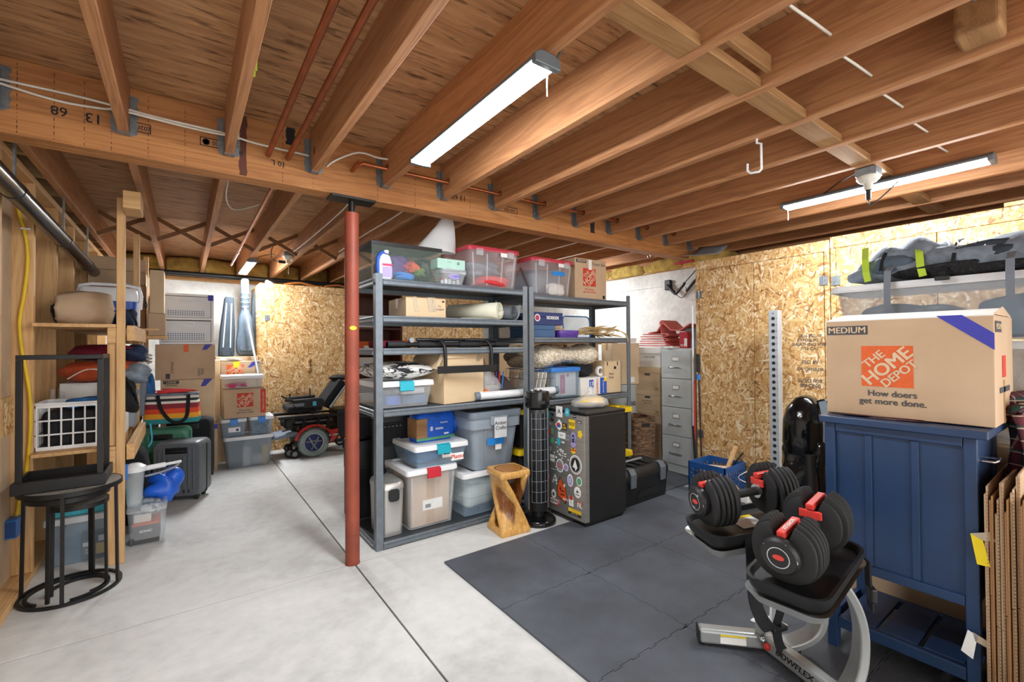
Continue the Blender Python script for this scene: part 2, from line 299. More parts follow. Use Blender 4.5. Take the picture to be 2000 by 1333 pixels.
def dup(root, loc=None, rz=None, label=None, group=None):
    r = root.copy(); COL.objects.link(r)
    if loc is not None: r.location = loc
    if rz is not None: r.rotation_euler = (0, 0, RAD(rz))
    if label: r['label'] = label
    if group: r['group'] = group
    for ch in list(root.children):
        c = ch.copy(); COL.objects.link(c); c.parent = r
        for g in list(ch.children):
            q = g.copy(); COL.objects.link(q); q.parent = c
    return r
_fc = {}
def text(s, size, mat, parent, loc, rot=(pi/2, 0, 0), bold=.0, sx=1, name='lettering', align='CENTER', shear=0):
    key = (s, bold, align, shear)
    if key not in _fc:
        cu = bpy.data.curves.new('t', 'FONT'); cu.body = s; cu.align_x = align; cu.align_y = 'CENTER'; cu.size = 1; cu.shear = shear; cu.resolution_u = 3; cu.space_line = .95
        ob = bpy.data.objects.new('t', cu); COL.objects.link(ob); bpy.context.view_layer.update()
        me = bpy.data.meshes.new_from_object(ob.evaluated_get(bpy.context.evaluated_depsgraph_get())); bpy.data.objects.remove(ob); _fc[key] = me
    me = _fc[key]
    vs = [(v.co.x*size*sx, v.co.y*size) for v in me.vertices]; fs = [tuple(p.vertices) for p in me.polygons]; b = min(bold, .03)*size; V = []; F = []
    for i, (dx, dy) in enumerate(((0, 0), (b, b*.5), (-b, -b*.5), (b, -b*.5), (-b, b*.5)) if b > 1e-5 else ((0, 0),)):
        o_ = len(V); V += [(x+dx, y+dy, i*2e-5) for x, y in vs]; F += [tuple(k+o_ for k in f) for f in fs]
    me = bpy.data.meshes.new(name); me.from_pydata(V, [], F); me.update(); me.materials.append(MATS[mat])
    o = bpy.data.objects.new(name, me); COL.objects.link(o); o.parent = parent; o.location = loc; o.rotation_euler = rot; return o
def patch(parent, mat, x0, x1, z0, z1, y, name='print', t=.0006, shear=0):
    # thin printed or taped patch on a face that looks along local -y
    return MB().prism([(x0, z0), (x1, z0), (x1+shear, z1), (x0+shear, z1)], y-t, y+t).build(name, mat, parent)
def patch_x(parent, mat, y0, y1, z0, z1, x, name='print', t=.0006):
    return MB().prism([(y0, z0), (y1, z0), (y1, z1), (y0, z1)], x-t, x+t, 'yz').build(name, mat, parent)
def home_logo(parent, cx, cz, s, y, mat='orange_print', tm='card_print'):
    g = patch(parent, mat, cx-s/2, cx+s/2, cz-s/2, cz+s/2, y, 'logo_square')
    a = RAD(42); k = s*.001; ux, uz = cos(a), sin(a)
    def ln(st, size, off, along, sx):
        px, pz = cx+ux*along*s-uz*off*s, cz+uz*along*s+ux*off*s
        text(st, size*s, tm, g, (px, y-.0022, pz), Euler((pi/2, 0, 0)).to_matrix().to_4x4().to_euler(), .03, sx, 'lettering').rotation_euler = (pi/2, -a, 0)
    ln('THE', .27, .29, -.07, 1.0); ln('HOME', .41, -.01, 0, 1.0); ln('DEPOT', .27, -.29, .06, .98)
    return g
def sm(P, n=5):
    out = []; P = [Vector(p) for p in P]
    for i in range(len(P)-1):
        a, b, c, d = P[max(i-1, 0)], P[i], P[i+1], P[min(i+2, len(P)-1)]
        for k in range(n): t_ = k/n; out.append(.5*((2*b)+(c-a)*t_+(2*a-5*b+4*c-d)*t_*t_+(3*b-a-3*c+d)*t_**3))
    return out+[P[-1]]
# ---------------------------------------------------------------- the setting
CEIL, JB, BY0, BY1, BZ = 2.495, 2.268, 2.711, 2.828, 2.178
XK = [-.651+.4064*k for k in range(0, 14)]          # left edges of the joists, 16 inch centres
fl = struct(MB().bx(-1.0, 4.9, -2.4, 7.5, -.12, -.02).build('floor', 'seam_dark'))
for x0, x1, y0, y1 in ((-1, 0.814, -2.4, 2.74), (.822, 4.9, -2.4, 2.74), (-1, .814, 2.748, 7.5), (.822, 4.9, 2.748, 7.5)):
    MB().bx(x0, x1, y0, y1, -.05, 0).build('concrete_slab', 'floor_concrete', fl, bevel=.003)
ce = struct(MB().bx(-1.0, 4.9, -2.4, 7.5, CEIL+.02, CEIL+.06).build('ceiling', 'void_shade'))  # near-black colour paints in the shade of the unlit void at left
rw = 0
y = -1.4-1.22+.24
while y < 7.4:
    x = -.63-(rw % 2)*1.22
    while x < 4.85:
        a, b = max(x, -.63), min(x+2.436, 4.85)
        if b-a > .05: MB().bx(a, b, y, min(y+1.216, 7.45), CEIL, CEIL+.018).build('plywood_sheet', 'plywood', ce)
        x += 2.44
    y += 1.22; rw += 1
def hanger(x, parent):
    m = MB(); y = BY0
    m.bx(x-.002, x+.040, y-.05, y, JB-.004, JB-.001)
    for s, xx in ((-1, x-.003), (1, x+.039)):
        m.prism([(y, JB), (y-.05, JB), (y-.045, JB+.03), (y-.032, JB+.06), (y-.03, JB+.18), (y, JB+.18)], xx, xx+.0025, 'yz')
        fx = [(0, JB-.002), (.026*s, JB+.012)]
        for k in range(8): fx += [((.03 if k % 2 else .022)*s, JB+.03+k*.02)]
        fx += [(.026*s, JB+.185), (0, JB+.185)]
        m.prism([(x+(.041 if s > 0 else -.003)+p, z) for p, z in fx], y-.003, y-.0005, 'xz')
    return m.build('joist_hanger', 'galvanised', parent)
jm = MB().bx(0, .038, -2.3, BY0-.004, JB, CEIL).build('floor_joist', 'joist_fir', ce, bevel=.0015, seg=1); jm.location.x = XK[0]; joists = [jm]
hang = hanger(0, jm)
for k in range(1, 14):
    j = jm.copy(); COL.objects.link(j); j.parent = ce; j.location.x = XK[k]; joists.append(j)
    h = hang.copy(); COL.objects.link(h); h.parent = j
rj = MB().bx(0, .038, BY1+.004, 7.22, JB, CEIL).build('rear_joist', 'joist_fir', ce, bevel=.0015, seg=1); rj.location.x = XK[0]
for k in range(1, 14):
    j = rj.copy(); COL.objects.link(j); j.parent = ce; j.location.x = XK[k]
for k in range(0, 13):     # crossed bridging between the rear joists
    a, b = XK[k]+.038, XK[k+1]; dy = 5.25
    MB().bar((a, dy-.02, JB+.012), (b, dy-.02, CEIL-.012), .035, .018, (0, 1, 0)).build('bridging_strut', 'brace_wood', ce)
    MB().bar((a, dy+.02, CEIL-.012), (b, dy+.02, JB+.012), .035, .018, (0, 1, 0)).build('bridging_strut', 'brace_wood', ce)
for k in (4, 5, 6, 7, 8, 9, 11, 12):     # flat blocking between the near joists
    a, b = XK[k]+.039, XK[k+1]-.001
    MB().bx(a, b, .83, .92, JB+.006, JB+.044).build('blocking', 'block_wood', ce, bevel=.002, seg=1)
# short blocks to the left wall, ceiling above coloured dark for the unlit void
for k in range(11):
    yy = 2.95+k*.40
    MB().bx(-.93, -.652, yy, yy+.038, JB+.03, JB+.17).build('blocking', 'pine_x', ce, bevel=.002, seg=1)
stub = MB().bx(2.06, 2.186, .235, .345, 2.29, CEIL-.002).build('post_stub', 'block_wood', ce, bevel=.012, seg=3)
MB().lathe([(0, -.004), (.011, -.003), (.013, 0), (.0, .001)], (2.057, .29, 2.40), 12, 'x').build('bolt_head', 'chrome', stub)
MB().bx(1.43, 1.76, .78, .80, 2.30, 2.36).build('blocking', 'block_wood', ce, bevel=.002, seg=1)
# main beam, two plies
bm_ = thing('support_beam', 'long two-ply timber beam carrying the joists across the basement', 'beam', (0, 0, 0))
MB().bx(-.98, 4.24, BY0, BY0+.057, BZ, CEIL).build('ply', 'beam_fir', bm_, bevel=.003, seg=1)
MB().bx(-.98, 4.24, BY0+.0585, BY1, BZ, CEIL).build('ply', 'beam_fir', bm_, bevel=.003, seg=1)
def beamtext(s, size, x, z, sx=1, mat='black_print', up=False): text(s, size, mat, bm_, (x, BY0-.0012, z), (pi/2, 0 if up else pi, 0), .01, sx, 'stamp')
beamtext('68', .055, -.44, 2.315); beamtext('13', .06, -.33, 2.315); beamtext('2020-020.', .028, -.185, 2.318); beamtext('40', .03, .125, 2.318); beamtext('RER', .035, .215, 2.30); beamtext('10 L', .04, .41, 2.285); beamtext('13 68', .05, 1.52, 2.31); beamtext('20E-020', .03, 1.95, 2.295)
for x0, x1, z in ((-.24, -.13, 2.318), (.06, .16, 2.318), (1.84, 2.02, 2.295)):
    m = MB(); w = .004; z0, z1 = z-.022, z+.022
    m.bx(x0, x1, BY0-.001, BY0, z0, z0+w).bx(x0, x1, BY0-.001, BY0, z1-w, z1).bx(x0, x0+w, BY0-.001, BY0, z0, z1).bx(x1-w, x1, BY0-.001, BY0, z0, z1).build('stamp_border', 'black_print', bm_)
MB().lathe([(.016, 0), (.016, .001), (.012, .001), (.012, 0)], (.085, BY0-.001, 2.318), 16, 'y').build('stamp', 'black_print', bm_)
for x in (-.565, -.455, -.36, -.27, -.14, 0.0, .43, .585, .955, 1.2, 1.61, 2.43, 3.0, 3.3):
    m = MB(); z = BZ+.008
    while z < CEIL-.02:
        L = random.uniform(.003, .022); m.bx(x-.0013, x+.0013, BY0-.0008, BY0, z, min(z+L, CEIL-.005)); z += L+random.uniform(.006, .02)
    m.build('chalk_mark', 'dark_wood', bm_)
for x, w, z0 in ((.245, .034, BZ+.005), (2.82, .05, BZ+.07), (.47, .045, 2.40)):
    n = 14; pl = [(x-w/2+random.uniform(-.004, .004), z0+(CEIL-z0)*i/n) for i in range(n+1)]; pr = [(x+w/2+random.uniform(-.004, .004), z0+(CEIL-z0)*i/n) for i in range(n, -1, -1)]
    MB().prism(pl+pr, BY0-.0007, BY0).build('stain', 'dark_wood' if w < .04 else 'black_print', bm_)
# column
cl = thing('support_column', 'round red-primed steel column standing under the timber beam', 'column', (.811, 2.755, 0))
MB().cyl((0, 0, .004), (0, 0, 2.09), .041, n=28).build('shaft', 'red_primer', cl, smooth=40)
MB().cyl((0, 0, 2.09), (0, 0, 2.165), .018, n=14).build('screw_jack', 'black_metal', cl, smooth=40)
MB().bx(-.13, .13, -.06, .06, 2.162, 2.176).build('head_plate', 'black_metal', cl, bevel=.002)
MB().cyl((0, 0, 0), (0, 0, .005), .043, n=24).build('base_plate', 'red_primer', cl)
mb_ = MB().lathe([(.0, -.0006), (.02, -.0006), (.02, .0006), (0, .0006)], (0, 0, 0), 24, 'y', 1, .62).build('sticker', 'yellow_print', cl); mb_.location = (-.005, -.0418, 1.40); mb_.rotation_euler = (0, 0, RAD(-8))
# left wall: pale panel, bottom and top plates, studs
wl = struct(MB().bx(-.92, -.80, -2.4, 7.4, 0, 2.2).build('wall_left', 'white_card'))
MB().bx(-.80, -.69, 1.2, 7.2, 0, .038).build('bottom_plate', 'pine_y', wl, bevel=.002, seg=1)
MB().bx(-.80, -.69, 1.2, 7.2, 2.225, 2.263).build('top_plate', 'pine_y', wl, bevel=.002, seg=1)
st = MB().bx(-.80, -.69, 0, .04, .039, 2.224).build('stud', 'stud_pine', wl, bevel=.002, seg=1); st.location.y = 3.64
for yy in (2.46, 3.05, 4.2, 4.77, 5.36, 5.95, 6.5): q = st.copy(); COL.objects.link(q); q.parent = wl; q.location.y = yy
MB().bx(-.80, -.775, 3.10, 3.635, .04, 2.22).build('panel', 'tan_cloth', wl)
MB().bx(-.775, -.765, 3.2, 3.635, .83, 1.03).build('osb_offcut', 'osb_y', wl)
# back wall
wb = struct(MB().bx(-1.0, 4.9, 7.25, 7.45, 0, 2.17).build('wall_back', 'wall_concrete'))
MB().bx(-1.0, 4.9, 7.22, 7.36, 2.171, 2.215).build('sill_plate', 'pine_x', wb)
for k in range(13):
    a, b = XK[k]+.04, XK[k+1]-.002
    MB().blob(((a+b)/2, 7.36, 2.35), (b-a-.004, .16, .26), k, .06, 14, 8, 5).build('insulation_batt', 'insulation', wb, smooth=180)
MB().bx(-1.0, 4.9, 7.44, 7.5, 2.17, 2.53).build('rim_board', 'joist_fir', wb)
# right wall
wr = struct(MB().bx(4.70, 4.9, -2.4, 7.25, 0, 2.17).build('wall_right', 'wall_concrete'))
MB().bx(4.66, 4.80, -2.4, 7.2, 2.171, 2.215).build('sill_plate', 'pine_y', wr)
yy = 2.5
while yy < 7.0: MB().blob((4.70, yy+.28, 2.25), (.16, .57, .15), int(yy*9), .1, 14, 8, 5).build('insulation_batt', 'insulation', wr, smooth=180); yy += .56
MB().bx(4.82, 4.9, -2.4, 7.44, 2.17, 2.53).build('rim_board', 'joist_fir', wr)
MB().bx(-.98, -.92, -2.4, 7.44, 2.0, 2.53).build('rim_board', 'joist_fir', wl)
MB().bx(4.69, 4.70, 2.7, 5.4, 1.995, 2.02).build('form_seam', 'wall_concrete', wr)
# ---------------------------------------------------------------- closets
def hinge(parent, loc, plane):
    m = MB()
    if plane == 'x': m.bx(-.003, 0, -.028, -.002, -.035, .035).bx(-.003, 0, .002, .028, -.035, .035).cyl((-.004, 0, -.036), (-.004, 0, .036), .0045, n=8)
    else: m.bx(-.028, -.002, -.003, 0, -.035, .035).bx(.002, .028, -.003, 0, -.035, .035).cyl((0, -.004, -.036), (0, -.004, .036), .0045, n=8)
    o = m.build('hinge', 'galvanised', parent); o.location = loc
    return o
def closet_y(name, label, y0, y1, ztop, x0=3.94, x1=4.695, doors=()):
    t = thing(name, label, 'closet', (0, 0, 0)); t_ = .012
    MB().bx(x0+.02, x1, y0, y0+.02, 0, ztop-.002).bx(x0+.02, x1, y1-.02, y1, 0, ztop-.002).bx(x0+.02, x1, y0+.02, y1-.02, ztop-.03, ztop-.002).build('body', 'osb_y', t)
    MB().bx(x0, x0+.02, y0, y1, ztop-.085, ztop).build('header', 'osb_y', t, bevel=.002, seg=1)
    MB().bx(x0, x0+.02, y0, y0+.035, 0, ztop-.087).build('stile', 'osb_y', t, bevel=.002, seg=1)
    MB().bx(x0, x0+.02, y1-.035, y1, 0, ztop-.087).build('stile', 'osb_y', t, bevel=.002, seg=1)
    for a, b in doors: MB().bx(x0-.002, x0+.014, a+.002, b-.002, .03, ztop-.088).build('door', 'osb_y', t, bevel=.002, seg=1)
    return t
c1 = closet_y('storage_closet', 'oriented strand board closet with two doors beside the grey filing cabinet', 1.352, 2.456, 2.075, doors=((1.39, 1.915), (1.915, 2.418)))
hinge(c1, (3.936, 2.418, 1.76), 'x'); hinge(c1, (3.936, 1.39, 1.77), 'x'); hinge(c1, (3.936, 2.418, .45), 'x'); hinge(c1, (3.936, 1.39, .45), 'x')
MB().bx(3.915, 3.937, 1.885, 1.915, .97, 1.11).build('latch', 'osb_y', c1, bevel=.006)
for i, (s, z, sz) in enumerate((('2R16 PS2-10\nEXPOSURE 1\nSHEATHING SPAN\n7/16 CAT', 1.30, .035), ('FSC  W', 1.145, .04), ('GP  CANADA', 1.09, .035), ('SIZED FOR\nSPACING', .98, .04))):
    text(s, sz, 'dark_print', c1, (3.9365, 1.49, z), (pi/2, 0, -pi/2), .01, .9, 'stamp')
c2 = closet_y('storage_closet', 'second oriented strand board closet behind the backpack and grey tote', -1.6, 1.346, 2.09, doors=((.20, .75), (.75, 1.31), (-.4, .2), (-1.0, -.4)))
hinge(c2, (3.936, 1.31, 1.76), 'x'); hinge(c2, (3.936, 1.31, .45), 'x')
MB().bx(3.93, 4.6, -.6, .45, 2.092, 2.115).build('loose_board', 'osb_y', c2)
c3 = thing('storage_closet', 'long oriented strand board closet against the back wall behind the power wheelchair', 'closet', (0, 0, 0)); zt = 2.09
MB().bx(.75, 4.0, 6.37, 6.39, 0, zt-.002).bx(.75, .77, 6.39, 7.24, 0, zt-.002).bx(.77, 4.0, 6.39, 7.24, zt-.02, zt-.002).bx(3.98, 4.0, 6.39, 7.24, 0, zt-.02).build('body', 'osb_x', c3)
MB().bx(.75, 4.0, 6.35, 6.37, zt-.09, zt).build('header', 'osb_x', c3, bevel=.002, seg=1)
MB().bx(.75, .83, 6.35, 6.37, .0, zt-.092).build('stile', 'osb_x', c3, bevel=.002, seg=1); MB().bx(3.93, 4.0, 6.35, 6.37, .0, zt-.092).build('stile', 'osb_x', c3, bevel=.002, seg=1)
for a, b in ((.832, 1.312), (1.314, 1.80), (1.88, 2.42), (2.422, 2.96), (3.04, 3.48), (3.482, 3.92)): MB().bx(a, b, 6.344, 6.369, .1, zt-.093).build('door', 'osb_x', c3, bevel=.002, seg=1)
for a, b in ((1.802, 1.878), (2.962, 3.038)): MB().bx(a, b, 6.35, 6.37, .0, zt-.092).build('stile', 'osb_x', c3, bevel=.002, seg=1)
MB().bx(.832, 3.92, 6.345, 6.37, 0, .098).build('kick_board', 'osb_x', c3)
for zz in (1.66, .4): hinge(c3, (.832, 6.343, zz), 'y')
MB().bx(1.29, 1.325, 6.325, 6.343, .98, 1.14).build('latch', 'osb_x', c3, bevel=.006)
# ---------------------------------------------------------------- lamps
def shop_light(label, x, y0, y1, z, w=.115, caps='led_housing', dm='led_diffuser'):
    t = thing('shop_light', label, 'light', (x, (y0+y1)/2, z), 0, 'LED shop lights hung among the joists'); L = abs(y1-y0)/2
    MB().prism([(-w/2, 0), (w/2, 0), (w/2, .012), (w*.3, .03), (-w*.3, .03), (-w/2, .012)], -L, L, 'xz').build('housing', 'led_housing', t, bevel=.003)
    MB().prism([(-w/2+.006, -.002), (-w*.28, -.016), (w*.28, -.016), (w/2-.006, -.002)], -L+.012, L-.012, 'xz').build('diffuser', dm, t)
    for s in (-1, 1): MB().prism([(-w/2-.003, -.016), (w/2+.003, -.016), (w/2+.003, .014), (w*.3, .0312), (-w*.3, .0312), (-w/2-.003, .014)], s*L-.012, s*L+.012, 'xz').build('end_cap', caps, t, bevel=.004)
    for s in (-.7, .7): MB().bx(-.025, .025, s*L-.012, s*L+.012, .0302, max(.0312, JB-z-.0005)).build('mounting_clip', 'galvanised', t)
    return t
l1 = shop_light('bright LED shop light hanging nearest the camera in front of the timber beam', 0.981, 1.148, 2.152, 2.236, .105)
MB().cyl((.03, -.47, -.01), (.03, -.47, -.09), .0025, n=6).build('pull_cord', 'cable_white', l1)
MB().tube([(.045, -.50, .02), (.06, -.53, .08), (.065, -.6, .14), (.06, -.8, .2)], .004, 6).build('power_cord', 'black_plastic', l1, smooth=60)
l2 = shop_light('LED shop light between the right-hand joists above the closets', 3.38, .425, 1.42, 2.236, .105)
for s, L in ((.48, .09), (.02, .05)): MB().cyl((0, s, -.01), (0, s, -L), .0025, n=6).build('pull_cord', 'cable_white', l2)
MB().tube([(-.04, .25, .02), (-.1, .15, .05), (-.2, .0, .06), (-.27, -.07, .03)], .004, 6).build('power_cord', 'black_plastic', l2, smooth=60)
shop_light('LED shop light under the rear joists behind the red-lidded totes', 3.839, 3.72, 4.66, 2.236, .105)
l3 = shop_light('small LED shop light under the rear joists above the guitar bags', .60, 5.65, 6.65, 2.236, .10, dm='led_diffuser_rear')
MB().tube([(.04, -.3, .02), (.08, -.36, .08), (.2, -.5, .1), (.26, -.6, .06)], .004, 6).build('power_cord', 'black_plastic', l3, smooth=60)
# ---------------------------------------------------------------- generic containers
def rbox(w, d, z0, z1, r=.02, taper=1.0, n=3, cx=0, cy=0, m=None):
    m = m or MB(); A = rrect(w*taper, d*taper, r*taper, n); B = rrect(w, d, r, n)
    return m.loft([[(cx+x, cy+y, z0) for x, y in A], [(cx+x, cy+y, z1) for x, y in B]])
def carton(name, label, loc, size, rz=0, mat='cardboard', top='closed', group=None, tape='tape_tan', cat='box', tilt=None):
    w, d, h = size; t = thing(name, label, cat, loc, rz, group)
    if tilt: t.rotation_euler = tilt
    e = .004
    MB().bx(-w/2, w/2, -d/2, d/2, 0, h-e if top == 'closed' else .006).build('body', mat, t, bevel=.003) if top == 'closed' else \
        MB().bx(-w/2, w/2, -d/2, -d/2+e, 0, h).bx(-w/2, w/2, d/2-e, d/2, 0, h).bx(-w/2, -w/2+e, -d/2+e, d/2-e, 0, h).bx(w/2-e, w/2, -d/2+e, d/2-e, 0, h).bx(-w/2+e, w/2-e, -d/2+e, d/2-e, 0, e).build('body', mat, t)
    if top == 'closed':
        for s in (-1, 1): MB().bx(-w/2+.001, w/2-.001, min(s*.0015, s*(d/2-.001)), max(s*.0015, s*(d/2-.001)), h-e, h).build('flap', mat, t, bevel=.001, seg=1)
        if tape: MB().bx(-w/2-.0008, w/2+.0008, -.025, .025, h, h+.0006).bx(-w/2-.0012, -w/2-.0004, -.025, .025, h-.07, h).bx(w/2+.0004, w/2+.0012, -.025, .025, h-.07, h).build('tape', tape, t)
    return t
def lid_mesh(w, d, z, h=.022, r=.03, over=1.05, inset=.82):
    m = MB(); R = lambda k, zz, rr: [(x, y, zz) for x, y in rrect(w*k, d*k, rr, 4)]
    return m.loft([R(over, z-.012, r), R(over*1.005, z, r), R(over*.985, z+h, r*.9), R(inset, z+h, r*.7), R(inset*.97, z+h*.45, r*.6)])
def tote(name, label, loc, size, rz=0, body='clear_plastic', lid='white_plastic', latch=None, latch_side='y', taper=.88, group=None, r=.03, ribs=0, lidh=.022, cat='storage tote', tilt=None):
    w, d, h = size; t = thing(name, label, cat, loc, rz, group)
    if tilt: t.rotation_euler = tilt
    R = lambda k, z, rr: [(x, y, z) for x, y in rrect(w*k, d*k, rr, 4)]
    H = h-lidh if lid else h
    b = MB().loft([R(taper, .002, r*.8), R(taper+(1-taper)*.1, .012, r), R(1, H-.012, r), R(1.03, H-.012, r), R(1.03, H, r)], (1, 0)).build('body', body, t, smooth=35)
    if ribs:
        for k in range(ribs):
            x = -w*.42+w*.84*k/(ribs-1); MB().bar((x*taper, -d/2*taper-.001, .015), (x, -d/2-.001, H-.03), .006, .006, (0, 1, 0)).build('rib', body, t)
    if lid: lid_mesh(w, d, H, lidh, r).build('lid', lid, t, smooth=35)
    if latch:
        L = .1 if w > .3 else .07
        for s in (-1, 1):
            if latch_side == 'y': MB().prism([(s*d*.535, H-.045), (s*(d*.535+.014), H-.04), (s*(d*.535+.012), H+lidh*.8), (s*d*.49, H+lidh*1.15), (s*d*.49, H+lidh*.95), (s*d*.535, H+lidh*.6)], -L/2, L/2, 'yz').build('latch', latch, t, bevel=.003)
            else: MB().prism([(s*w*.535, H-.045), (s*(w*.535+.014), H-.04), (s*(w*.535+.012), H+lidh*.8), (s*w*.49, H+lidh*1.15), (s*w*.49, H+lidh*.95), (s*w*.535, H+lidh*.6)], -L/2, L/2, 'xz').build('latch', latch, t, bevel=.003)
    return t
def soft(name, label, cat, loc, size, mat, seed=1, amp=.12, rz=0, p=2.8, group=None, tilt=None, nu=26, nv=16):
    # soft bag or bundle resting on its base, with wrinkles
    t = thing(name, label, cat, loc, rz, group)
    if tilt: t.rotation_euler = tilt
    m = MB().blob((0, 0, size[2]/2), size, seed, amp, nu, nv, p); m.v = [(x, y, max(z, 0.0)) for x, y, z in m.v]
    m.build('body', mat, t, smooth=180); return t
def panelbox(name, label, cat, loc, size, mat, rz=0, group=None, bevel=.003, tilt=None, lidline=False):
    w, d, h = size; t = thing(name, label, cat, loc, rz, group)
    if tilt: t.rotation_euler = tilt
    if lidline:
        MB().bx(-w/2+.002, w/2-.002, -d/2+.002, d/2-.002, 0, h*.62).build('base', mat, t, bevel=bevel); MB().bx(-w/2, w/2, -d/2, d/2, h*.62+.001, h).build('lid', mat, t, bevel=bevel)
    else: MB().bx(-w/2, w/2, -d/2, d/2, 0, h).build('body', mat, t, bevel=bevel)
    return t
# ---------------------------------------------------------------- steel shelving
def rack(label, x0, y0, heights, W=1.212, D=.495, H=1.755):
    t = thing('steel_shelving', label, 'shelving unit', (x0, y0, 0)); a = .046
    for sx, sy in ((0, 0), (1, 0), (0, 1), (1, 1)):
        X = 0 if sx == 0 else W; Y = 0 if sy == 0 else D; kx = 1 if sx == 0 else -1; ky = 1 if sy == 0 else -1
        MB().prism([(X, Y), (X+kx*a, Y), (X+kx*a, Y+ky*.0025), (X+kx*.0025, Y+ky*.0025), (X+kx*.0025, Y+ky*a), (X, Y+ky*a)], 0, H, 'xy').build('upright', 'steel_charcoal', t, bevel=.0008, seg=1)
    def prof(h=.044): return [(0, 0), (.004, -.003), (.009, -.003), (.011, -.010), (.006, -.014), (.006, -.018), (.013, -.022), (.013, -.036), (.006, -.044), (0, -.044)]
    for z in heights:
        sh = MB().bx(.012, W-.012, .012, D-.012, z-.012, z-.002).build('shelf', 'shelf_board_dark', t)
        fr = [(-p+.006, q) for p, q in prof()]
        MB().prism([(p+.0, z+q) for p, q in fr], a+.001, W-a-.001, 'yz').build('rail', 'steel_charcoal', sh)
        MB().prism([(D-p, z+q) for p, q in fr], a+.001, W-a-.001, 'yz').build('rail', 'steel_charcoal', sh)
        MB().prism([(p, z+q) for p, q in fr], a+.001, D-a-.001, 'xz').build('rail', 'steel_charcoal', sh)
        MB().prism([(W-p, z+q) for p, q in fr], a+.001, D-a-.001, 'xz').build('rail', 'steel_charcoal', sh)
    return t
SX, SY = .974, 2.808
rack('dark steel shelving unit with five shelves standing beside the red column', SX, SY, (1.725, 1.488, 1.278, .882, .048))
rack('dark steel shelving unit behind the stickered fridge', 2.204, SY, (1.70, 1.356, .842, .048))
T1, T2, T3, T4, T5 = 1.727, 1.49, 1.28, .884, .05
U1, U2, U3, U4 = 1.702, 1.358, .844, .05
# bottom of the first unit
tc = thing('step_trash_can', 'slim brushed steel trash can with a black latch on the bottom steel shelf', 'trash can', (1.105, 2.985, T5))
rbox(.155, .26, 0, .30, .035, .92, 5).build('body', 'stainless', tc, smooth=35)
MB().loft([[(x, y, z) for x, y in rrect(.162*k, .268*k, .04, 5)] for z, k in ((.302, 1), (.325, 1), (.345, .93), (.35, .8))]).build('lid', 'stainless', tc, smooth=35)
MB().loft([[(x, -.136+dy, .27+z) for x, z in rrect(.07, .08, .02, 4)] for dy in (0, -.01)]).build('latch', 'black_plastic', tc, bevel=.002)
rt = tote('latch_tote', 'tall clear tote with a red latch holding a cardboard box', (1.385, 3.06, T5), (.37, .42, .405), 0, 'clear_plastic', 'white_plastic', 'red_plastic', ribs=2)
cb = carton('carton', 'taped brown carton inside the tall red-latched clear tote', (1.385, 3.05, T5+.008), (.29, .32, .345), 0, 'cardboard', tape='tape_tan', group=None)
patch(cb, 'white_print', -.06, .09, .10, .17, -.1612, 'shipping_label'); patch(cb, 'dark_print', -.04, .0, .115, .14, -.1625, 'barcode'); patch(cb, 'tape_tan', -.03, .03, .0, .34, -.1606, 'tape')
ft = tote('tote', 'clear white-lidded tote with a folded plaid blanket inside, beside the carved stool', (1.80, 3.04, T5), (.36, .40, .315), 0, 'clear_blue', 'white_plastic')
soft('plaid_blanket', 'folded pale green plaid blanket inside the clear tote by the carved stool', 'blanket', (1.80, 3.03, T5+.045), (.29, .33, .20), 'plaid_towel', 4, .08, p=5)
sh = tote('latch_tote', 'shallow clear tote with a teal latch stacked on the red-latched tote', (1.46, 3.07, T5+.407), (.40, .44, .15), 0, 'clear_blue', 'white_plastic', 'teal_plastic')
soft('craft_supplies', 'jumble of blue and green packets inside the shallow teal-latched tote', 'packets', (1.42, 3.07, T5+.42), (.26, .30, .085), 'blue_nylon', 8, .2); patch(sh, 'white_print', .0, .07, .05, .085, -.212, 'price_label'); patch(sh, 'white_print', .07, .17, .02, .07, -.2125, 'brand_panel'); text('Plasto', .042, 'red_print', sh, (.12, -.2145, .045), bold=.02); patch(sh, 'black_print', .01, .06, .072, .083, -.2135, 'label_strip')
dp = thing('diaper_pack', 'blue and green shrink-wrapped pack standing on the shallow tote', 'package', (1.50, 3.10, T5+.545), 4)
MB().loft([[(x, y, z) for x, y in rrect(.33*k, .14*k, .03, 4)] for z, k in ((0, .96), (.02, 1), (.15, 1), (.19, .97), (.215, .72))]).build('body', 'bag_blue_film', dp, smooth=60)
MB().bx(-.166, .15, -.0725, -.0705, .012, .03).build('green_band', 'green_print', dp); MB().bx(-.167, -.08, -.0735, .07, .03, .17).build('photo_side', 'block_wood', dp, bevel=.004)
text('8', .045, 'white_print', dp, (-.045, -.0722, .09), bold=.02); text('oooo', .03, 'white_print', dp, (.02, -.0722, .09), bold=.02); text('Sensitive', .018, 'white_print', dp, (.06, -.0722, .13), bold=.01); patch(dp, 'white_print', .06, .10, .04, .052, -.0716, 'print')
MB().blob((.18, 0, .12), (.06, .12, .17), 5, .2).build('loose_wrap', 'bag_blue_film', dp, smooth=180)
gt = tote('lidded_tote', 'tall opaque grey tote marked for crafts, stacked on the plaid-filled tote', (1.90, 3.04, T5+.318), (.43, .44, .40), 0, 'grey_tote', None, None, taper=.8, r=.05)
lid_mesh(.44, .45, .4, .035, .05, 1.06).build('lid', 'grey_tote_dark', gt, smooth=35)
rbox(.455, .465, .31, .402, .05, .985, 4).build('collar', 'grey_tote', gt, smooth=35)
MB().bx(-.075, .075, -.255, -.232, .335, .40).build('handle', 'grey_tote', gt, bevel=.006); patch(gt, 'frosted_lid', -.05, .06, .24, .39, -.2575, 'label_tape'); text('Amber\nCrafts', .038, 'black_print', gt, (.005, -.2595, .33), bold=.008)
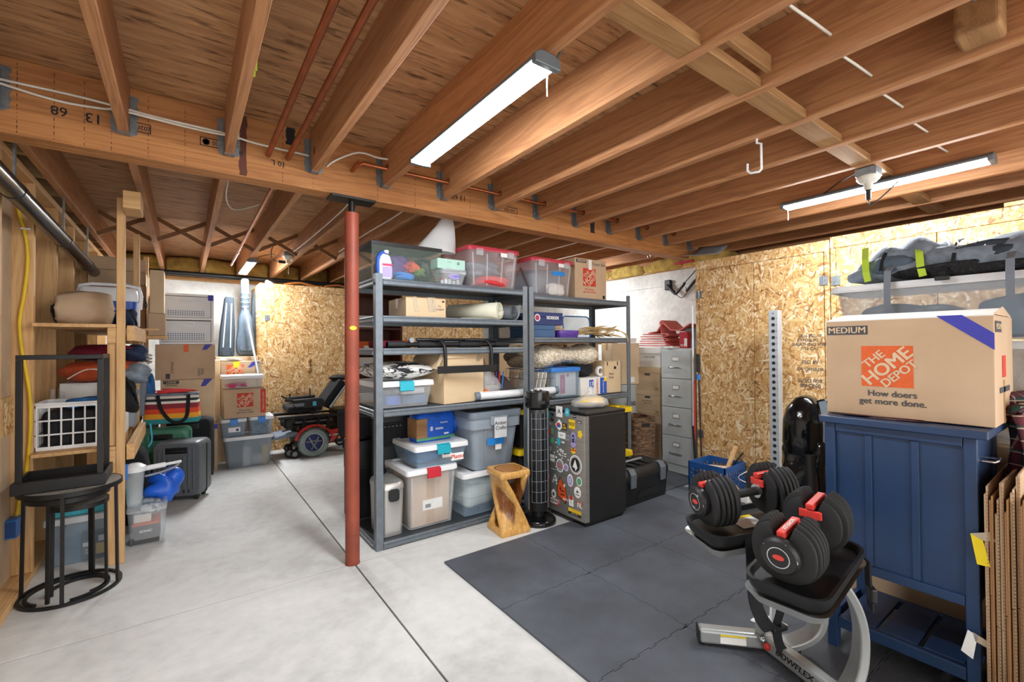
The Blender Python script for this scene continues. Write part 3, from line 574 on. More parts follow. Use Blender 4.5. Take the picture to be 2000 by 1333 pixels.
patch(gt, 'tape_masking_blue', -.09, .06, .185, .235, -.2235, 'tape'); patch(gt, 'white_print', -.02, .035, .145, .185, -.2205, 'price_label'); patch(gt, 'red_print', -.025, .04, .236, .252, -.2265, 'brand_label')
for s in (-.11, .1): MB().bar((s*.85, -.18, .01), (s, -.218, .3), .012, .008, (0, 1, 0)).build('rib', 'grey_tote', gt)
bp = thing('speaker_panel', 'tall black flat cabinet standing at the back of the bottom steel shelf', 'speaker', (1.255, 3.262, T5), 0)
MB().bx(-.15, .15, -.012, .03, 0, .72).build('body', 'black_plastic', bp, bevel=.006)
MB().bx(-.12, .12, -.016, -.012, .50, .68).build('vent_panel', 'mesh_black', bp)
for z in (.3, .36): MB().lathe([(0, 0), (.014, 0), (.014, -.004), (0, -.004)], (-.05, -.013, z), 12, 'y').build('knob', 'grey_print', bp)
for k in range(6): MB().bx(-.10+k*.03, -.085+k*.03, -.018, -.015, .645, .65).build('port_mark', 'grey_print', bp)
# fourth level of the first unit
tt = tote('latch_tote', 'clear tote with a teal latch under the animal-print pillow', (1.19, 3.06, T4), (.40, .42, .175), 0, 'clear_plastic', 'white_plastic', 'teal_plastic')
soft('wipes_pack', 'white wipes packet inside the tote under the pillow', 'packet', (1.27, 2.97, T4+.075), (.19, .12, .05), 'white_plastic', 3, .05, p=4)
pb = panelbox('small_box', 'pale blue box at the bottom of the tote under the pillow', 'box', (1.28, 2.97, T4+.015), (.17, .12, .055), 'slate_blue_card'); panelbox('small_box', 'bright blue carton at the left of the tote under the pillow', 'box', (1.13, 2.97, T4+.015), (.1, .12, .06), 'blue_print')
pl = thing('pillow', 'black and white animal-print pillow lying on a clear tote', 'pillow', (1.20, 3.06, T4+.178), 3)
m = MB(); NX, NY = 17, 13
def pil(u, v, s):
    x, y = u*2-1, v*2-1; h = (max(0, 1-abs(x)**2.6)*max(0, 1-abs(y)**2.6))**.5; k = 1-.06*(1-abs(x))*abs(y); return (x*.225*(1-.07*(1-y*y)*0), y*.19, .062+s*h*.062)
m.grid(NX, NY, lambda u, v: pil(u, v, 1)); m.grid(NX, NY, lambda u, v: pil(u, 1-v, -1)); m.build('cover', 'pillow_print', pl, smooth=180)
ob = carton('carton', 'tall open cardboard box with torn tape behind the hanging pull-up bar', (1.612, 3.03, T4), (.36, .36, .33), 8, 'cardboard_pale', 'open')
for (p, q, sz) in (((-.0, -.182, .345), (-.25, 0, 0), (.355, .004, .05)), ((0, .19, .335), (.9, 0, 0), (.355, .004, .1)), ((-.20, 0, .30), (0, .5, 0), (.004, .35, .12)), ((.20, 0, .30), (0, -.5, 0), (.004, .35, .12))): MB().box(p, sz, q).build('flap', 'cardboard_pale', ob)
MB().box((-.19, -.16, .29), (.06, .003, .12), (.2, .3, .2)).build('torn_tape', 'tape_clear', ob); MB().box((.15, -.185, .32), (.07, .003, .06), (.3, .2, .3)).build('torn_tape', 'tape_clear', ob)
cr = thing('craft_bag', 'clear bag of small craft bits beside the open cardboard box', 'bag', (1.935, 3.02, T4), 10)
MB().blob((0, 0, .065), (.20, .20, .12), 6, .2).build('contents', 'foil_clutter', cr, smooth=180); MB().loft([[(x*.115*k, y*.105*k, z) for x, y in ((cos(2*pi*i/14), sin(2*pi*i/14)) for i in range(14))] for z, k in ((0, .9), (.09, 1.1), (.15, .8), (.20, .35), (.23, .12))]).build('film', 'bag_film', cr, smooth=180)
MB().blob((-.095, -.09, .05), (.05, .05, .05), 2, .02).build('orange_ball', 'orange_plastic', cr, smooth=180)
for k, (c, x) in enumerate((('violet_fabric', .0), ('red_plastic', .04), ('blue_plastic', .08), ('block_wood', -.03))): MB().cyl((x, -.09, .06), (x+.05, -.06, .20), .005, n=8).build('pencil', c, cr)
lb = thing('leather_pouch', 'dark brown leather pouch lying on the white roll', 'pouch', (2.08, 3.02, T4), 0)
MB().loft([[(x*k, y*.8*k, z) for x, y in rrect(.24, .2, .05, 4)] for z, k in ((0, 1), (.05, 1), (.10, .62), (.15, .28), (.165, .1))]).build('body', 'brown_leather', lb, smooth=60); MB().prism([(-.08, .06), (.1, .045), (.1, .052), (-.06, .075)], -.085, -.08).build('flap_edge', 'brown_leather', lb)
wr_ = thing('vinyl_roll', 'long white vinyl roll with grey ends along the shelf front', 'roll', (2.13, 2.862, T4+.032), 0, rot=(0, 0, RAD(-1)))
MB().cyl((-.385, 0, 0), (.385, 0, 0), .031, n=20).build('sheet', 'vinyl_white', wr_, smooth=40)
for s in (-1, 1): MB().loft([[(s*x, r*cos(2*pi*k/20), r*sin(2*pi*k/20)) for k in range(20)] for x, r in ((.36, .0325), (.40, .0325), (.40, .025), (.36, .024))], (0, 1)).build('end_core', 'grey_tote_dark', wr_, smooth=40)
# pull-up bar over the third level
pu = thing('pull_up_bar', 'black doorway pull-up bar laid on the third shelf with its hanger hooked over the edge', 'pull-up bar', (0, 0, 0))
MB().cyl((1.08, 2.90, T3+.022), (2.06, 2.90, T3+.022), .017, n=12).build('bar', 'black_metal', pu, smooth=40)
for a, b in ((1.08, 1.2), (1.30, 1.50), (1.62, 1.8), (1.93, 2.06)): MB().cyl((a, 2.90, T3+.022), (b, 2.90, T3+.022), .022, n=12).build('foam_grip', 'black_rubber', pu, smooth=40)
for x in (1.42, 1.80):
    MB().tube([(x-.12, 2.92, T3+.055), (x-.02, 2.89, T3+.055), (x+.02, 2.84, T3+.05), (x+.03, 2.795, T3+.01), (x+.03, 2.782, T3-.06), (x+.03, 2.782, T3-.17)], .0125, 10).build('hook_arm', 'black_metal', pu, smooth=60)
MB().bx(1.385, 1.865, 2.765, 2.778, T3-.178, T3-.128).build('door_brace', 'black_metal', pu, bevel=.003)
MB().cyl((1.30, 2.93, T3+.055), (1.98, 2.93, T3+.055), .011, n=10).build('cross_bar', 'black_metal', pu, smooth=40)
MB().cyl((1.25, 2.885, T3+.052), (1.25, 2.915, T3+.052), .018, n=14).build('knob', 'grey_print', pu, smooth=40)
g = thing('gift_bag', 'dark red and orange patterned bag lying flat at the left of the third shelf', 'bag', (1.16, 3.06, T3), 0); MB().bx(-.12, .12, -.1, .1, 0, .05).build('body', 'burgundy_nylon', g, bevel=.012); MB().bx(.02, .10, -.101, -.06, .01, .045).build('pattern_panel', 'orange_nylon', g, bevel=.003)
wp = thing('paper_roll', 'white paper roll behind the pull-up bar on the third shelf', 'roll', (1.68, 3.0, T3+.032)); MB().cyl((-.2, 0, 0), (.2, 0, 0), .031, n=18).build('sheet', 'vinyl_white', wp, smooth=40); MB().cyl((.0, 0, 0), (.006, 0, 0), .0322, n=18).build('band', 'black_print', wp)
# second level
bx = carton('carton', 'low battered carton with peeling tape on the second shelf', (1.36, 3.05, T2), (.30, .32, .135), 0, 'cardboard_pale')
for x, w in ((-.08, .03), (.03, .04), (.06, .02)): MB().box((x, -.162, .09), (w, .003, .10), (0, random.uniform(-.2, .2), 0)).build('peeling_tape', 'tape_clear', bx)
text('To\nPumpkin', .022, 'dark_print', bx, (.10, -.1614, .07), bold=.005); MB().lathe([(0, 0), (.012, 0), (.012, -.001), (0, -.001)], (.13, -.1605, .115), 12, 'y', 1, .6).build('stain', 'dark_wood', bx)
def paper_roll(name, label, p, q, r0, r1, mat, turns=3):
    t = thing(name, label, 'roll', p); q = Vector(q)-Vector(p); u, w = frame(q); N = turns*18; R0, R1 = [], []
    for k in range(N+1): rr = r0+(r1-r0)*k/N; a = 2*pi*k/18; d = u*cos(a)*rr+w*sin(a)*rr; R0.append(d); R1.append(d+q)
    m = MB(); n = N+1; m.add(R0+R1, [(i, i+1, n+i+1, n+i) for i in range(N)]); m.build('sheet', mat, t, smooth=60, solid=.0025); return t
paper_roll('poster_roll', 'loosely rolled cream poster on the second shelf', (1.95, 2.85, T2+.071), (1.73, 3.24, T2+.071), .034, .068, 'poster_cream')
MB().prism([(-.34, .0), (.0, .0), (-.12, -.05)], -.004, -.001, 'xy').build('loose_corner', 'poster_cream', bpy.data.objects['poster_roll']).location = (0, 0, -.066)
paper_roll('poster_roll', 'tight grey rolled mat beside the cream poster', (2.09, 2.86, T2+.06), (1.96, 3.24, T2+.06), .03, .056, 'poster_grey')
cs = thing('curled_sheet', 'grey curled sheet leaning by the shelf uprights', 'sheet', (2.10, 3.0, T2), 0); m = MB(); m.grid(10, 2, lambda u, v: (.06*sin(u*1.5), -.14+v*.28, .004+.12*u*u)); m.build('sheet', 'grey_print', cs, solid=.003, smooth=180)
# top level of the first unit
tk = thing('glass_tank', 'glass terrarium with a black mesh lid on the top shelf', 'terrarium', (1.235, 3.06, T1), 0); tw, td, th = .50, .30, .245
MB().bx(-tw/2, tw/2, -td/2, -td/2+.004, .006, th).bx(-tw/2, tw/2, td/2-.004, td/2, .006, th).bx(-tw/2, -tw/2+.004, -td/2+.004, td/2-.004, .006, th).bx(tw/2-.004, tw/2, -td/2+.004, td/2-.004, .006, th).build('glass', 'glass_green', tk)
MB().bx(-tw/2-.002, tw/2+.002, -td/2-.002, td/2+.002, 0, .008).build('base_rim', 'black_plastic', tk)
m = MB()
for a, b, c, d in ((-tw/2-.005, tw/2+.005, -td/2-.005, -td/2+.02), (-tw/2-.005, tw/2+.005, td/2-.02, td/2+.005), (-tw/2-.005, -tw/2+.02, -td/2+.02, td/2-.02), (tw/2-.02, tw/2+.005, -td/2+.02, td/2-.02)): m.bx(a, b, c, d, th-.012, th+.012)
m.build('top_frame', 'black_plastic', tk); MB().bx(-tw/2+.02, tw/2-.02, -td/2+.02, td/2-.02, th-.002, th).build('mesh_screen', 'mesh_black', tk)
MB().bx(-.2, -.16, -.02, .02, th+.012, th+.05).build('lid_clip', 'black_plastic', tk, bevel=.004)
for k, (c, x, y, z, s) in enumerate((('violet_fabric', -.02, 0, .05, (.14, .12, .16)), ('magenta_print', .05, -.03, .09, (.10, .08, .09)), ('red_orange_flower', .07, -.08, .12, (.06, .05, .06)), ('green_leaf', .11, -.08, .08, (.07, .05, .05)), ('blue_plastic', .0, -.09, .01, (.12, .06, .05)), ('black_plastic', .17, .0, .01, (.12, .14, .16)), ('yellow_print', -.1, .03, .14, (.10, .08, .06)))):
    soft('tank_ornament', {'violet_fabric': 'purple silk leaves', 'magenta_print': 'pink cloth petals', 'red_orange_flower': 'red-orange artificial flower', 'green_leaf': 'green artificial sprig', 'blue_plastic': 'blue plastic dish', 'black_plastic': 'black plastic hide', 'yellow_print': 'yellow scoop'}[c]+' inside the glass terrarium', 'ornament', (1.235+x, 3.06+y, T1+.01+z*.6), s, c, k, .3)
ly = thing('detergent_bottle', 'white bottle with a blue side and purple label in front of the terrarium', 'bottle', (1.055, 2.865, T1), 0)
MB().loft([[(x, y, z) for x, y in rrect(.085*k, .05*k, .02, 4)] for z, k in ((0, .95), (.01, 1), (.115, 1), (.15, .8), (.165, .4), (.17, .32))]).build('body', 'white_plastic', ly, smooth=50)
MB().cyl((0.01, 0, .17), (0.01, 0, .19), .016, n=14).build('cap', 'white_plastic', ly); MB().tube([(-.042, 0, .01), (-.048, 0, .09), (-.045, 0, .14), (-.02, 0, .175), (.005, 0, .165), (.0, 0, .135), (-.025, 0, .115)], .014, 8).build('blue_handle', 'blue_print', ly, smooth=60); patch(ly, 'magenta_print', -.025, .04, .085, .10, -.0258, 'label_band'); patch(ly, 'purple_print', -.025, .04, .01, .08, -.0256, 'label')
co = thing('mesh_cone', 'folded translucent white mesh hood standing on the terrarium lid', 'mesh hood', (1.50, 3.03, T1+.26), 0)
m = MB().loft([[(.165*k*x+ox, .07*k*y, z) for x, y in ((cos(2*pi*i/16), sin(2*pi*i/16)) for i in range(16))] for z, k, ox in ((0, 1, 0), (.10, .74, .045), (.2, .46, .085), (.27, .26, .10))]); m.build('fabric', 'frosted_white', co, smooth=60)
for s in (-.05, .07): MB().tube([(s*.6+.10, -.02, .265), (s+.10, -.02, .285), (s*.8+.11, -.02, .262)], .005, 6).build('tie', 'vinyl_white', co)
lidb = tote('clear_box', 'small clear lidded box of bottles with a round purple label on the top shelf', (1.565, 2.935, T1), (.20, .16, .115), 0, 'clear_plastic', 'clear_plastic', None, taper=.8, cat='box')
MB().lathe([(0, 0), (.03, 0), (.03, -.001), (0, -.001)], (.0, -.0765, .062), 20, 'y', 1.6, .75).build('label', 'purple_print', lidb); text('LOCK', .022, 'blue_print', lidb, (.02, -.0795, .062), bold=.02)
for k in range(5): o = thing('pill_bottle', ['white bottle at the left end', 'second white bottle from the left', 'middle white bottle', 'fourth white bottle from the left', 'white bottle at the right end'][k]+' inside the small clear box', 'bottle', (1.50+k*.032, 2.93, T1+.004)); MB().cyl((0, 0, 0), (0, 0, .035), .012, n=12).build('body', 'white_plastic', o, smooth=40); MB().cyl((0, 0, .035), (0, 0, .046), .010, n=12).build('cap', ['red_plastic', 'white_plastic', 'white_plastic', 'teal_plastic', 'white_plastic'][k], o)
tb = panelbox('tissue_box', 'mint green tissue box on the small clear lidded box', 'tissue box', (1.56, 2.95, T1+.118), (.225, .115, .072), 'teal_print'); tb.children[0].data.materials[0] = MATS.setdefault('mint_card', pm('mint_card', '#b5dccf', .8)); MB().lathe([(0, 0), (.03, 0), (.03, .001), (0, .001)], (0, 0, .072), 16, 'z', 1.6, .7).build('slot', 'white_print', tb); MB().lathe([(.006, 0), (.01, 0), (.01, -.001), (.006, -.001)], (.055, -.0577, .045), 14, 'y').build('emblem', 'black_print', tb); text('tissue', .014, 'grey_print', tb, (-.02, -.059, .05))
def redlid(label, cx, z, w, d, h):
    t = tote('clip_tote', label, (cx, 3.06, z), (w, d, h), 0, 'clear_pink', None, None, taper=.9, r=.045)
    lid_mesh(w, d, h, .02, .045, 1.035).build('lid', 'clear_red_lid', t, smooth=35)
    for x in (-w*.3, w*.3): MB().bx(x-.03, x+.03, -d*.535, -d*.5, h-.05, h+.004).build('clip', 'clear_plastic', t, bevel=.004)
    for x in (-w*.42, -w*.15, w*.15, w*.4): MB().bar((x*.9, -d*.452, .02), (x, -d*.5, h-.03), .008, .008, (0, 1, 0)).build('rib', 'clear_plastic', t)
    patch(t, 'white_print', w*.15-.03, w*.15+.03, h-.045, h-.015, -d*.54, 'label')
    return t
r1 = redlid('clear tote with a red lid full of red clothing on the top shelf', 1.91, T1, .47, .42, .285)
soft('clothing_bundle', 'dark grey bundle inside the first red-lidded tote', 'clothing', (1.88, 3.04, T1+.09), (.27, .26, .12), 'grey_fabric', 3, .16); soft('clothing_bundle', 'orange-red clothing inside the first red-lidded tote', 'clothing', (1.94, 2.97, T1+.01), (.28, .22, .09), 'red_nylon', 9, .16)
r2 = redlid('clear tote with a red lid and blue tape on the second shelving unit', 2.50, U1, .46, .42, .29)
patch(r2, 'tape_masking_blue', -.02, .12, .175, .21, -.2105, 'tape'); soft('clothing_bundle', 'grey bundle inside the blue-taped red-lidded tote', 'clothing', (2.50, 3.08, U1+.012), (.37, .28, .225), 'grey_tote_dark', 14, .07, p=4.5); soft('clothing_bundle', 'pale crumpled packet at the front of the blue-taped red-lidded tote', 'packet', (2.56, 2.90, U1+.012), (.18, .06, .10), 'white_cloth', 15, .1); soft('clothing_bundle', 'dark folded garment at the back of the first red-lidded tote', 'clothing', (1.91, 3.15, U1+.04), (.36, .16, .2), 'black_fabric', 16, .07, p=4.5)
rk = thing('strap', 'brown strap hanging between the two red-lidded totes', 'strap', (2.225, 2.9, T1), 0); MB().band([(0, .05, .2), (-.01, -.02, .1), (.02, -.05, .0)], .02, .004, (1, 0, 0)).build('webbing', 'brown_leather', rk)
hb = carton('moving_box', 'medium orange-logo moving box on the top shelf beside the red-lidded totes', (2.98, 3.08, U1), (.40, .38, .365), 0, 'cardboard', group=None)
home_logo(hb, -.02, .20, .16, -.1906, 'red_print'); patch(hb, 'dark_print', -.185, -.06, .325, .355, -.1906, 'size_bar'); text('MEDIUM', .026, 'card_print', hb, (-.122, -.1928, .34), bold=.02); text('How doers\nget more done', .026, 'red_print', hb, (-.02, -.1914, .08), bold=.01); text('Foster Bks', .04, 'dark_print', hb, (.10, -.1914, .325), bold=.0); patch(hb, 'white_print', -.03, .01, .27, .36, -.1908, 'tape'); patch(hb, 'black_print', .15, .18, .015, .045, -.1906, 'recycle_mark')
# ---------------------------------------------------------------- second unit contents
wk = thing('wire_basket', 'chrome wire basket at the left end of the fourth level behind the fan', 'basket', (2.40, 3.05, U3)); m = MB(); bw, bd, bh = .27, .34, .25
for z in (0.004, .085, .17, bh): m.tube([(x, y, z) for x, y in rrect(bw, bd, .02, 2)], .0025 if z < bh else .004, 5, True)
for k in range(8): x = -bw/2+bw*k/7; m.cyl((x, -bd/2, 0), (x, -bd/2, bh), .0018, n=5).cyl((x, bd/2, 0), (x, bd/2, bh), .0018, n=5)
for k in range(9): y = -bd/2+bd*k/8; m.cyl((-bw/2, y, 0), (-bw/2, y, bh), .0018, n=5).cyl((bw/2, y, 0), (bw/2, y, bh), .0018, n=5).cyl((-bw/2, y, .004), (bw/2, y, .004), .0018, n=5)
m.build('wire_grid', 'chrome', wk)
for k in range(3): panelbox('magazine', ['first', 'second', 'third'][k]+' white magazine leaning in the wire basket, counted from the left', 'magazine', (2.34+k*.045, 3.05, U3+.025), (.012, .26, .20), 'white_card', tilt=(0, RAD(14), 0))
soft('faux_fur_throw', 'small brown-grey fur roll hanging over the wire basket', 'fur throw', (2.33, 3.10, U3+.262), (.28, .26, .15), 'sheepskin', 12, .1, p=2.2).children[0].data.materials[0] = MATS.setdefault('fur_brown', pm('fur_brown', '#8a7866', .95, 0, .3, 60, .8, 90))
cbn = tote('clear_bin', 'clear bin with a blue lid and a white boxed item showing, under the sheepskin', (2.655, 3.02, U3), (.33, .30, .255), 0, 'clear_blue', 'blue_plastic', None, taper=.94)
wb2 = panelbox('boxed_item', 'white box with a crimson side panel inside the blue-lidded clear bin', 'box', (2.67, 2.93, U3+.012), (.24, .06, .215), 'white_card'); patch(wb2, 'magenta_print', -.065, -.01, .02, .18, -.0306, 'side_panel', shear=.0); MB().lathe([(0, 0), (.014, 0), (.014, -.001), (0, -.001)], (.025, -.0305, .175), 14, 'y').build('emblem', 'magenta_print', wb2); text('PAPERLIKE', .018, 'white_print', wb2, (-.037, -.0325, .1), (pi/2, -pi/2, 0), .01)
panelbox('notebook', 'yellow and blue notebook inside the blue-lidded clear bin', 'notebook', (2.60, 3.02, U3+.012), (.16, .03, .17), 'yellow_print', tilt=(0, RAD(12), 0))
sp_ = thing('sheepskin', 'thick cream sheepskin rolled on top of the fourth level', 'sheepskin', (2.75, 3.02, U3+.285), 0)
m = MB(); rg = []
for i in range(22):
    t_ = i/21; x = -.40+.78*t_; rr = (.085+.02*sin(t_*9))*(max(.05, 1-abs(2*t_-1)**7))**.5; rg.append([(x, rr*1.45*cos(2*pi*k/18), .075+.03*sin(t_*5+.5)*0+rr*sin(2*pi*k/18)-.03*max(0, .25-t_)*4) for k in range(18)])
m.loft(rg).build('fleece', 'sheepskin', sp_, smooth=180, sub=1)
md = sp_.children[0].modifiers.new('shag', 'DISPLACE'); tx_ = bpy.data.textures.new('shag', 'CLOUDS'); tx_.noise_scale = .018; md.texture = tx_; md.strength = .03
dbx = panelbox('office_paper_box', 'white multipack box with blue and orange panels next to the brown moving box', 'box', (2.985, 2.98, U3), (.335, .22, .155), 'white_card')
patch(dbx, 'blue_print', -.06, -.005, .06, .135, -.1106, 'print'); patch(dbx, 'blue_print', .08, .165, .003, .15, -.1106, 'print'); patch(dbx, 'yellow_print', .13, .165, .115, .15, -.1118, 'print'); text('13', .05, 'white_print', dbx, (-.033, -.1125, .1), bold=.02); text('HOMINY', .035, 'orange_print', dbx, (.045, -.1115, .075), (pi/2, -pi/2, 0), .02); text('BLACK/BLUE', .02, 'white_print', dbx, (.12, -.1125, .07), (pi/2, -pi/2, 0), .01)
soft('black_bag', 'crumpled black bag on the white multipack box', 'bag', (2.96, 3.04, U3+.157), (.26, .2, .11), 'black_fabric', 5, .25)
trl = thing('tape_roll', 'white tape roll on edge beside the black bag', 'tape roll', (3.125, 2.93, U3+.205)); MB().lathe([(.026, -.012), (.046, -.012), (.046, .012), (.026, .012), (.026, -.012)], (0, 0, 0), 22, 'y').build('ring', 'white_plastic', trl, smooth=40)
mo = carton('moving_box', 'brown reused moving box at the right end of the fourth level', (3.265, 3.06, U3), (.235, .34, .295), 0, 'cardboard_pale'); text('Mod\nStrap', .032, 'dark_print', mo, (-.03, -.1716, .16), bold=.01); patch(mo, 'black_print', .01, .04, .22, .245, -.1706, 'hand_hole')
for x in (-.08, .06): patch(mo, 'black_print', x-.006, x+.006, .255, .29, -.1706, 'arrow_mark')
pp = thing('plastic_lattice', 'grey open-weave plastic tray standing behind the sheepskin', 'tray', (2.95, 3.22, U3+.40)); m = MB()
for k in range(6): m.bx(-.13+k*.05, -.122+k*.05, -.004, .004, 0, .10)
for k in range(4): m.bx(-.13, .128, -.004, .004, k*.031, k*.031+.008)
m.build('lattice', 'grey_print', pp); MB().bx(-.13, .128, .006, .012, 0, .1).build('back', 'white_plastic', pp)
pp.location.z = U3+.255
# third level of the second unit
sk = panelbox('shoe_box', 'navy shoebox lettered in white on top of a slate blue box', 'shoe box', (2.455, 2.99, U2+.102), (.32, .24, .105), 'navy_card', lidline=True); text('SIDEKIIX', .036, 'white_print', sk, (.045, -.1222, .06), bold=.03)
MB().lathe([(.022, 0), (.03, 0), (.03, -.001), (.022, -.001)], (-.12, -.1205, .058), 20, 'y').build('emblem_ring', 'white_print', sk); MB().lathe([(0, 0), (.02, 0), (.02, -.001), (0, -.001)], (-.12, -.1205, .058), 18, 'y').build('emblem', 'magenta_print', sk)
panelbox('shoe_box', 'slate blue shoebox under the navy lettered one', 'shoe box', (2.385, 3.0, U2), (.29, .26, .10), 'slate_blue_card', lidline=True)
for k in range(4): panelbox('paper_stack', ['lowest', 'second', 'third', 'topmost'][k]+' tan envelope in the little stack behind the purple case', 'envelope', (2.70+.006*(k % 2), 3.12, U2+k*.022), (.18, .14, .021), 'cardboard_pale')
sw = carton('carton', 'small pale carton on the envelope stack', (2.72, 3.14, U2+.09), (.14, .12, .07), 5, 'cardboard_pale')
pc = thing('pencil_case', 'purple plastic case on the second unit', 'case', (2.70, 2.93, U2)); rbox(.225, .12, 0, .033, .03, .95, 4).build('base', 'purple_plastic', pc, smooth=40); rbox(.225, .12, .034, .062, .03, 1.03, 4).build('lid', 'purple_plastic', pc, smooth=40); MB().bx(-.03, .03, -.066, -.056, .02, .045).build('catch', 'purple_plastic', pc, bevel=.003)
cdl = thing('box_lid', 'clear blue plastic lid standing against the rear rail', 'lid', (3.12, 3.22, U2), 0, rot=(RAD(-8), 0, 0)); MB().loft([[(x*k, dy, .11+z*k) for x, z in rrect(.36, .21, .04, 5)] for dy, k in ((-.014, 1), (.0, 1), (0, .9))], (0, 1)).build('panel', 'clear_blue', cdl, smooth=35); MB().tube([(x, -.014, .11+z) for x, z in rrect(.36, .21, .04, 5)], .006, 6, True).build('rim', 'blue_plastic', cdl)
wh = thing('wheat_bundle', 'bundle of dried wheat lying over the edge of the second unit', 'dried wheat', (2.98, 2.96, U2+.004)); rd = random.Random(3); m = MB(); hd = MB()
for k in range(46):
    x0 = -.17+rd.uniform(-.02, .02); y0 = rd.uniform(-.04, .05); x1 = rd.uniform(.02, .32); y1 = rd.uniform(-.10, .12); z1 = rd.uniform(.02, .10); m.tube([(x0, y0, .012+rd.uniform(0, .02)), ((x0+x1)/2, (y0+y1)/2, .03+z1*.6), (x1, y1, z1)], .0016, 4)
    q = Vector((x1, y1, z1)); d = Vector((.09, rd.uniform(-.06, .03), rd.uniform(-.03, .02))); hd.tube([q, q+d*.4, q+d], [.004, .0085, .001], 5)
hd.tube([(.33, -.12, .06), (.37, -.15, .03), (.385, -.165, -.03), (.385, -.165, -.05)], [.004, .008, .007, .001], 6)
m.build('stalks', 'wheat', wh)['kind'] = 'stuff'; hd.build('wheat_ears', 'wheat', wh, smooth=180)['kind'] = 'stuff'
# bottom of the second unit: black totes with yellow lids
def hdx(label, x, y, z, w=.51, d=.52, h=.365):
    t = thing('yellow_lid_tote', label, 'storage tote', (x, y, z), 0, 'black totes with yellow lids'); R = lambda k, zz: [(px, py, zz) for px, py in rrect(w*k, d*k, .03, 3)]
    MB().loft([R(.84, 0), R(.95, h-.06), R(1, h-.058), R(1, h-.03)]).build('body', 'black_plastic', t, smooth=30)
    MB().loft([R(1.03, h-.052), R(1.05, h-.05), R(1.04, h-.008), R(.9, h-.006), R(.88, h-.018)]).build('lid', 'yellow_plastic', t, smooth=30)
    for k in range(5): MB().bx(-w*.36+k*w*.16, -w*.28+k*w*.16, -d*.36, d*.36, h-.018, h-.002).build('lid_rib', 'yellow_plastic', t, bevel=.004)
    for s in (-1, 1): MB().bx(s*w*.5-.02, s*w*.5+.03 if s > 0 else s*w*.5+.02, -.06, .06, h-.075, h-.045).build('clip', 'yellow_plastic', t, bevel=.004)
    return t
hdx('yellow-lidded black tote at the lower left behind the tower fan', 2.375, 3.056, .05, .45, .36, .415); hdx('yellow-lidded black tote upper left behind the tower fan', 2.375, 3.056, .466, .45, .36, .325)
hdx('yellow-lidded black tote at the lower right behind the fridge', 3.05, 2.99, .05, .56, .52, .28); hdx('yellow-lidded black tote upper right behind the fridge', 3.05, 2.99, .331, .56, .52, .40)
# ---------------------------------------------------------------- foam floor mat
fm = thing('floor_mat', 'black interlocking foam floor mat in front of the steel shelving', 'floor mat', (0, 0, 0)); TS = .602; MT = .012
def tile_poly(x0, y0, e):
    # e: which edges (bottom, right, top, left) carry the jigsaw teeth
    P = []; n = 11
    def edge(p, q, on, sgn):
        p, q = Vector(p), Vector(q); d = q-p; nrm = Vector((d.y, -d.x)).normalized(); P.append(tuple(p))
        if on:
            for k in range(n):
                a, b = (k+.15)/n, (k+.85)/n
                if k % 2 == 0: P.extend([tuple(p+d*(a+.006)+nrm*0), tuple(p+d*(a-.008)+nrm*.009*sgn), tuple(p+d*(b+.008)+nrm*.009*sgn), tuple(p+d*(b-.006))])
    g = .0012; x1, y1 = x0+TS-g, y0+TS-g; x0 += g; y0 += g
    edge((x0, y0), (x1, y0), e[0], 1); edge((x1, y0), (x1, y1), e[1], -1); edge((x1, y1), (x0, y1), e[2], -1); edge((x0, y1), (x0, y0), e[3], 1); return P
for i in range(5):
    for j in range(5):
        x0, y0 = 1.247+i*TS, 2.425-(j+1)*TS
        if i == 4: pass
        if x0+TS > 3.95: continue
        MB().prism(tile_poly(x0, y0, (1, 1, j > 0, i > 0)), .0003, MT, 'xy').build('mat_tile', 'mat_foam', fm)
fm2 = thing('floor_mat', 'smaller dark foam mat strip by the base of the filing cabinet', 'floor mat', (0, 0, 0))
for i in range(2): MB().prism(tile_poly(2.78+i*TS, 2.44, (0, i == 0, 0, i == 1)), .0003, MT, 'xy').build('mat_tile', 'mat_foam', fm2)
# ---------------------------------------------------------------- fridge
fr = thing('mini_fridge', 'black mini fridge with a steel door covered in stickers', 'fridge', (2.475, 2.482, MT), 0); fw, fd, fh = .43, .435, .80   # door looks along -x
MB().bx(-fw/2+.045, fw/2, -fd/2, fd/2, .03, fh-.02).build('cabinet', 'black_plastic', fr, bevel=.006); MB().bx(-fw/2+.01, fw/2, -fd/2-.002, fd/2+.002, fh-.02, fh).build('top', 'black_metal', fr, bevel=.006)
dr = MB().loft([[(x, y, z) for x, y in ((-fw/2+.043, -fd/2+.001), (-fw/2+.006, -fd/2+.001), (-fw/2, -fd/2+.012), (-fw/2-.002, 0), (-fw/2, fd/2-.012), (-fw/2+.006, fd/2-.001), (-fw/2+.043, fd/2-.001))] for z in (.035, fh-.022)]).build('door', 'fridge_steel', fr, smooth=50)
MB().bx(-fw/2+.02, fw/2-.02, -fd/2+.01, fd/2-.01, .012, .03).build('plinth', 'black_plastic', fr)
for x in (-.17, .17):
    for y in (-.17, .17): MB().cyl((x, y, 0), (x, y, .013), .018, n=10).build('foot', 'black_rubber', fr)
FX = -fw/2-.0015
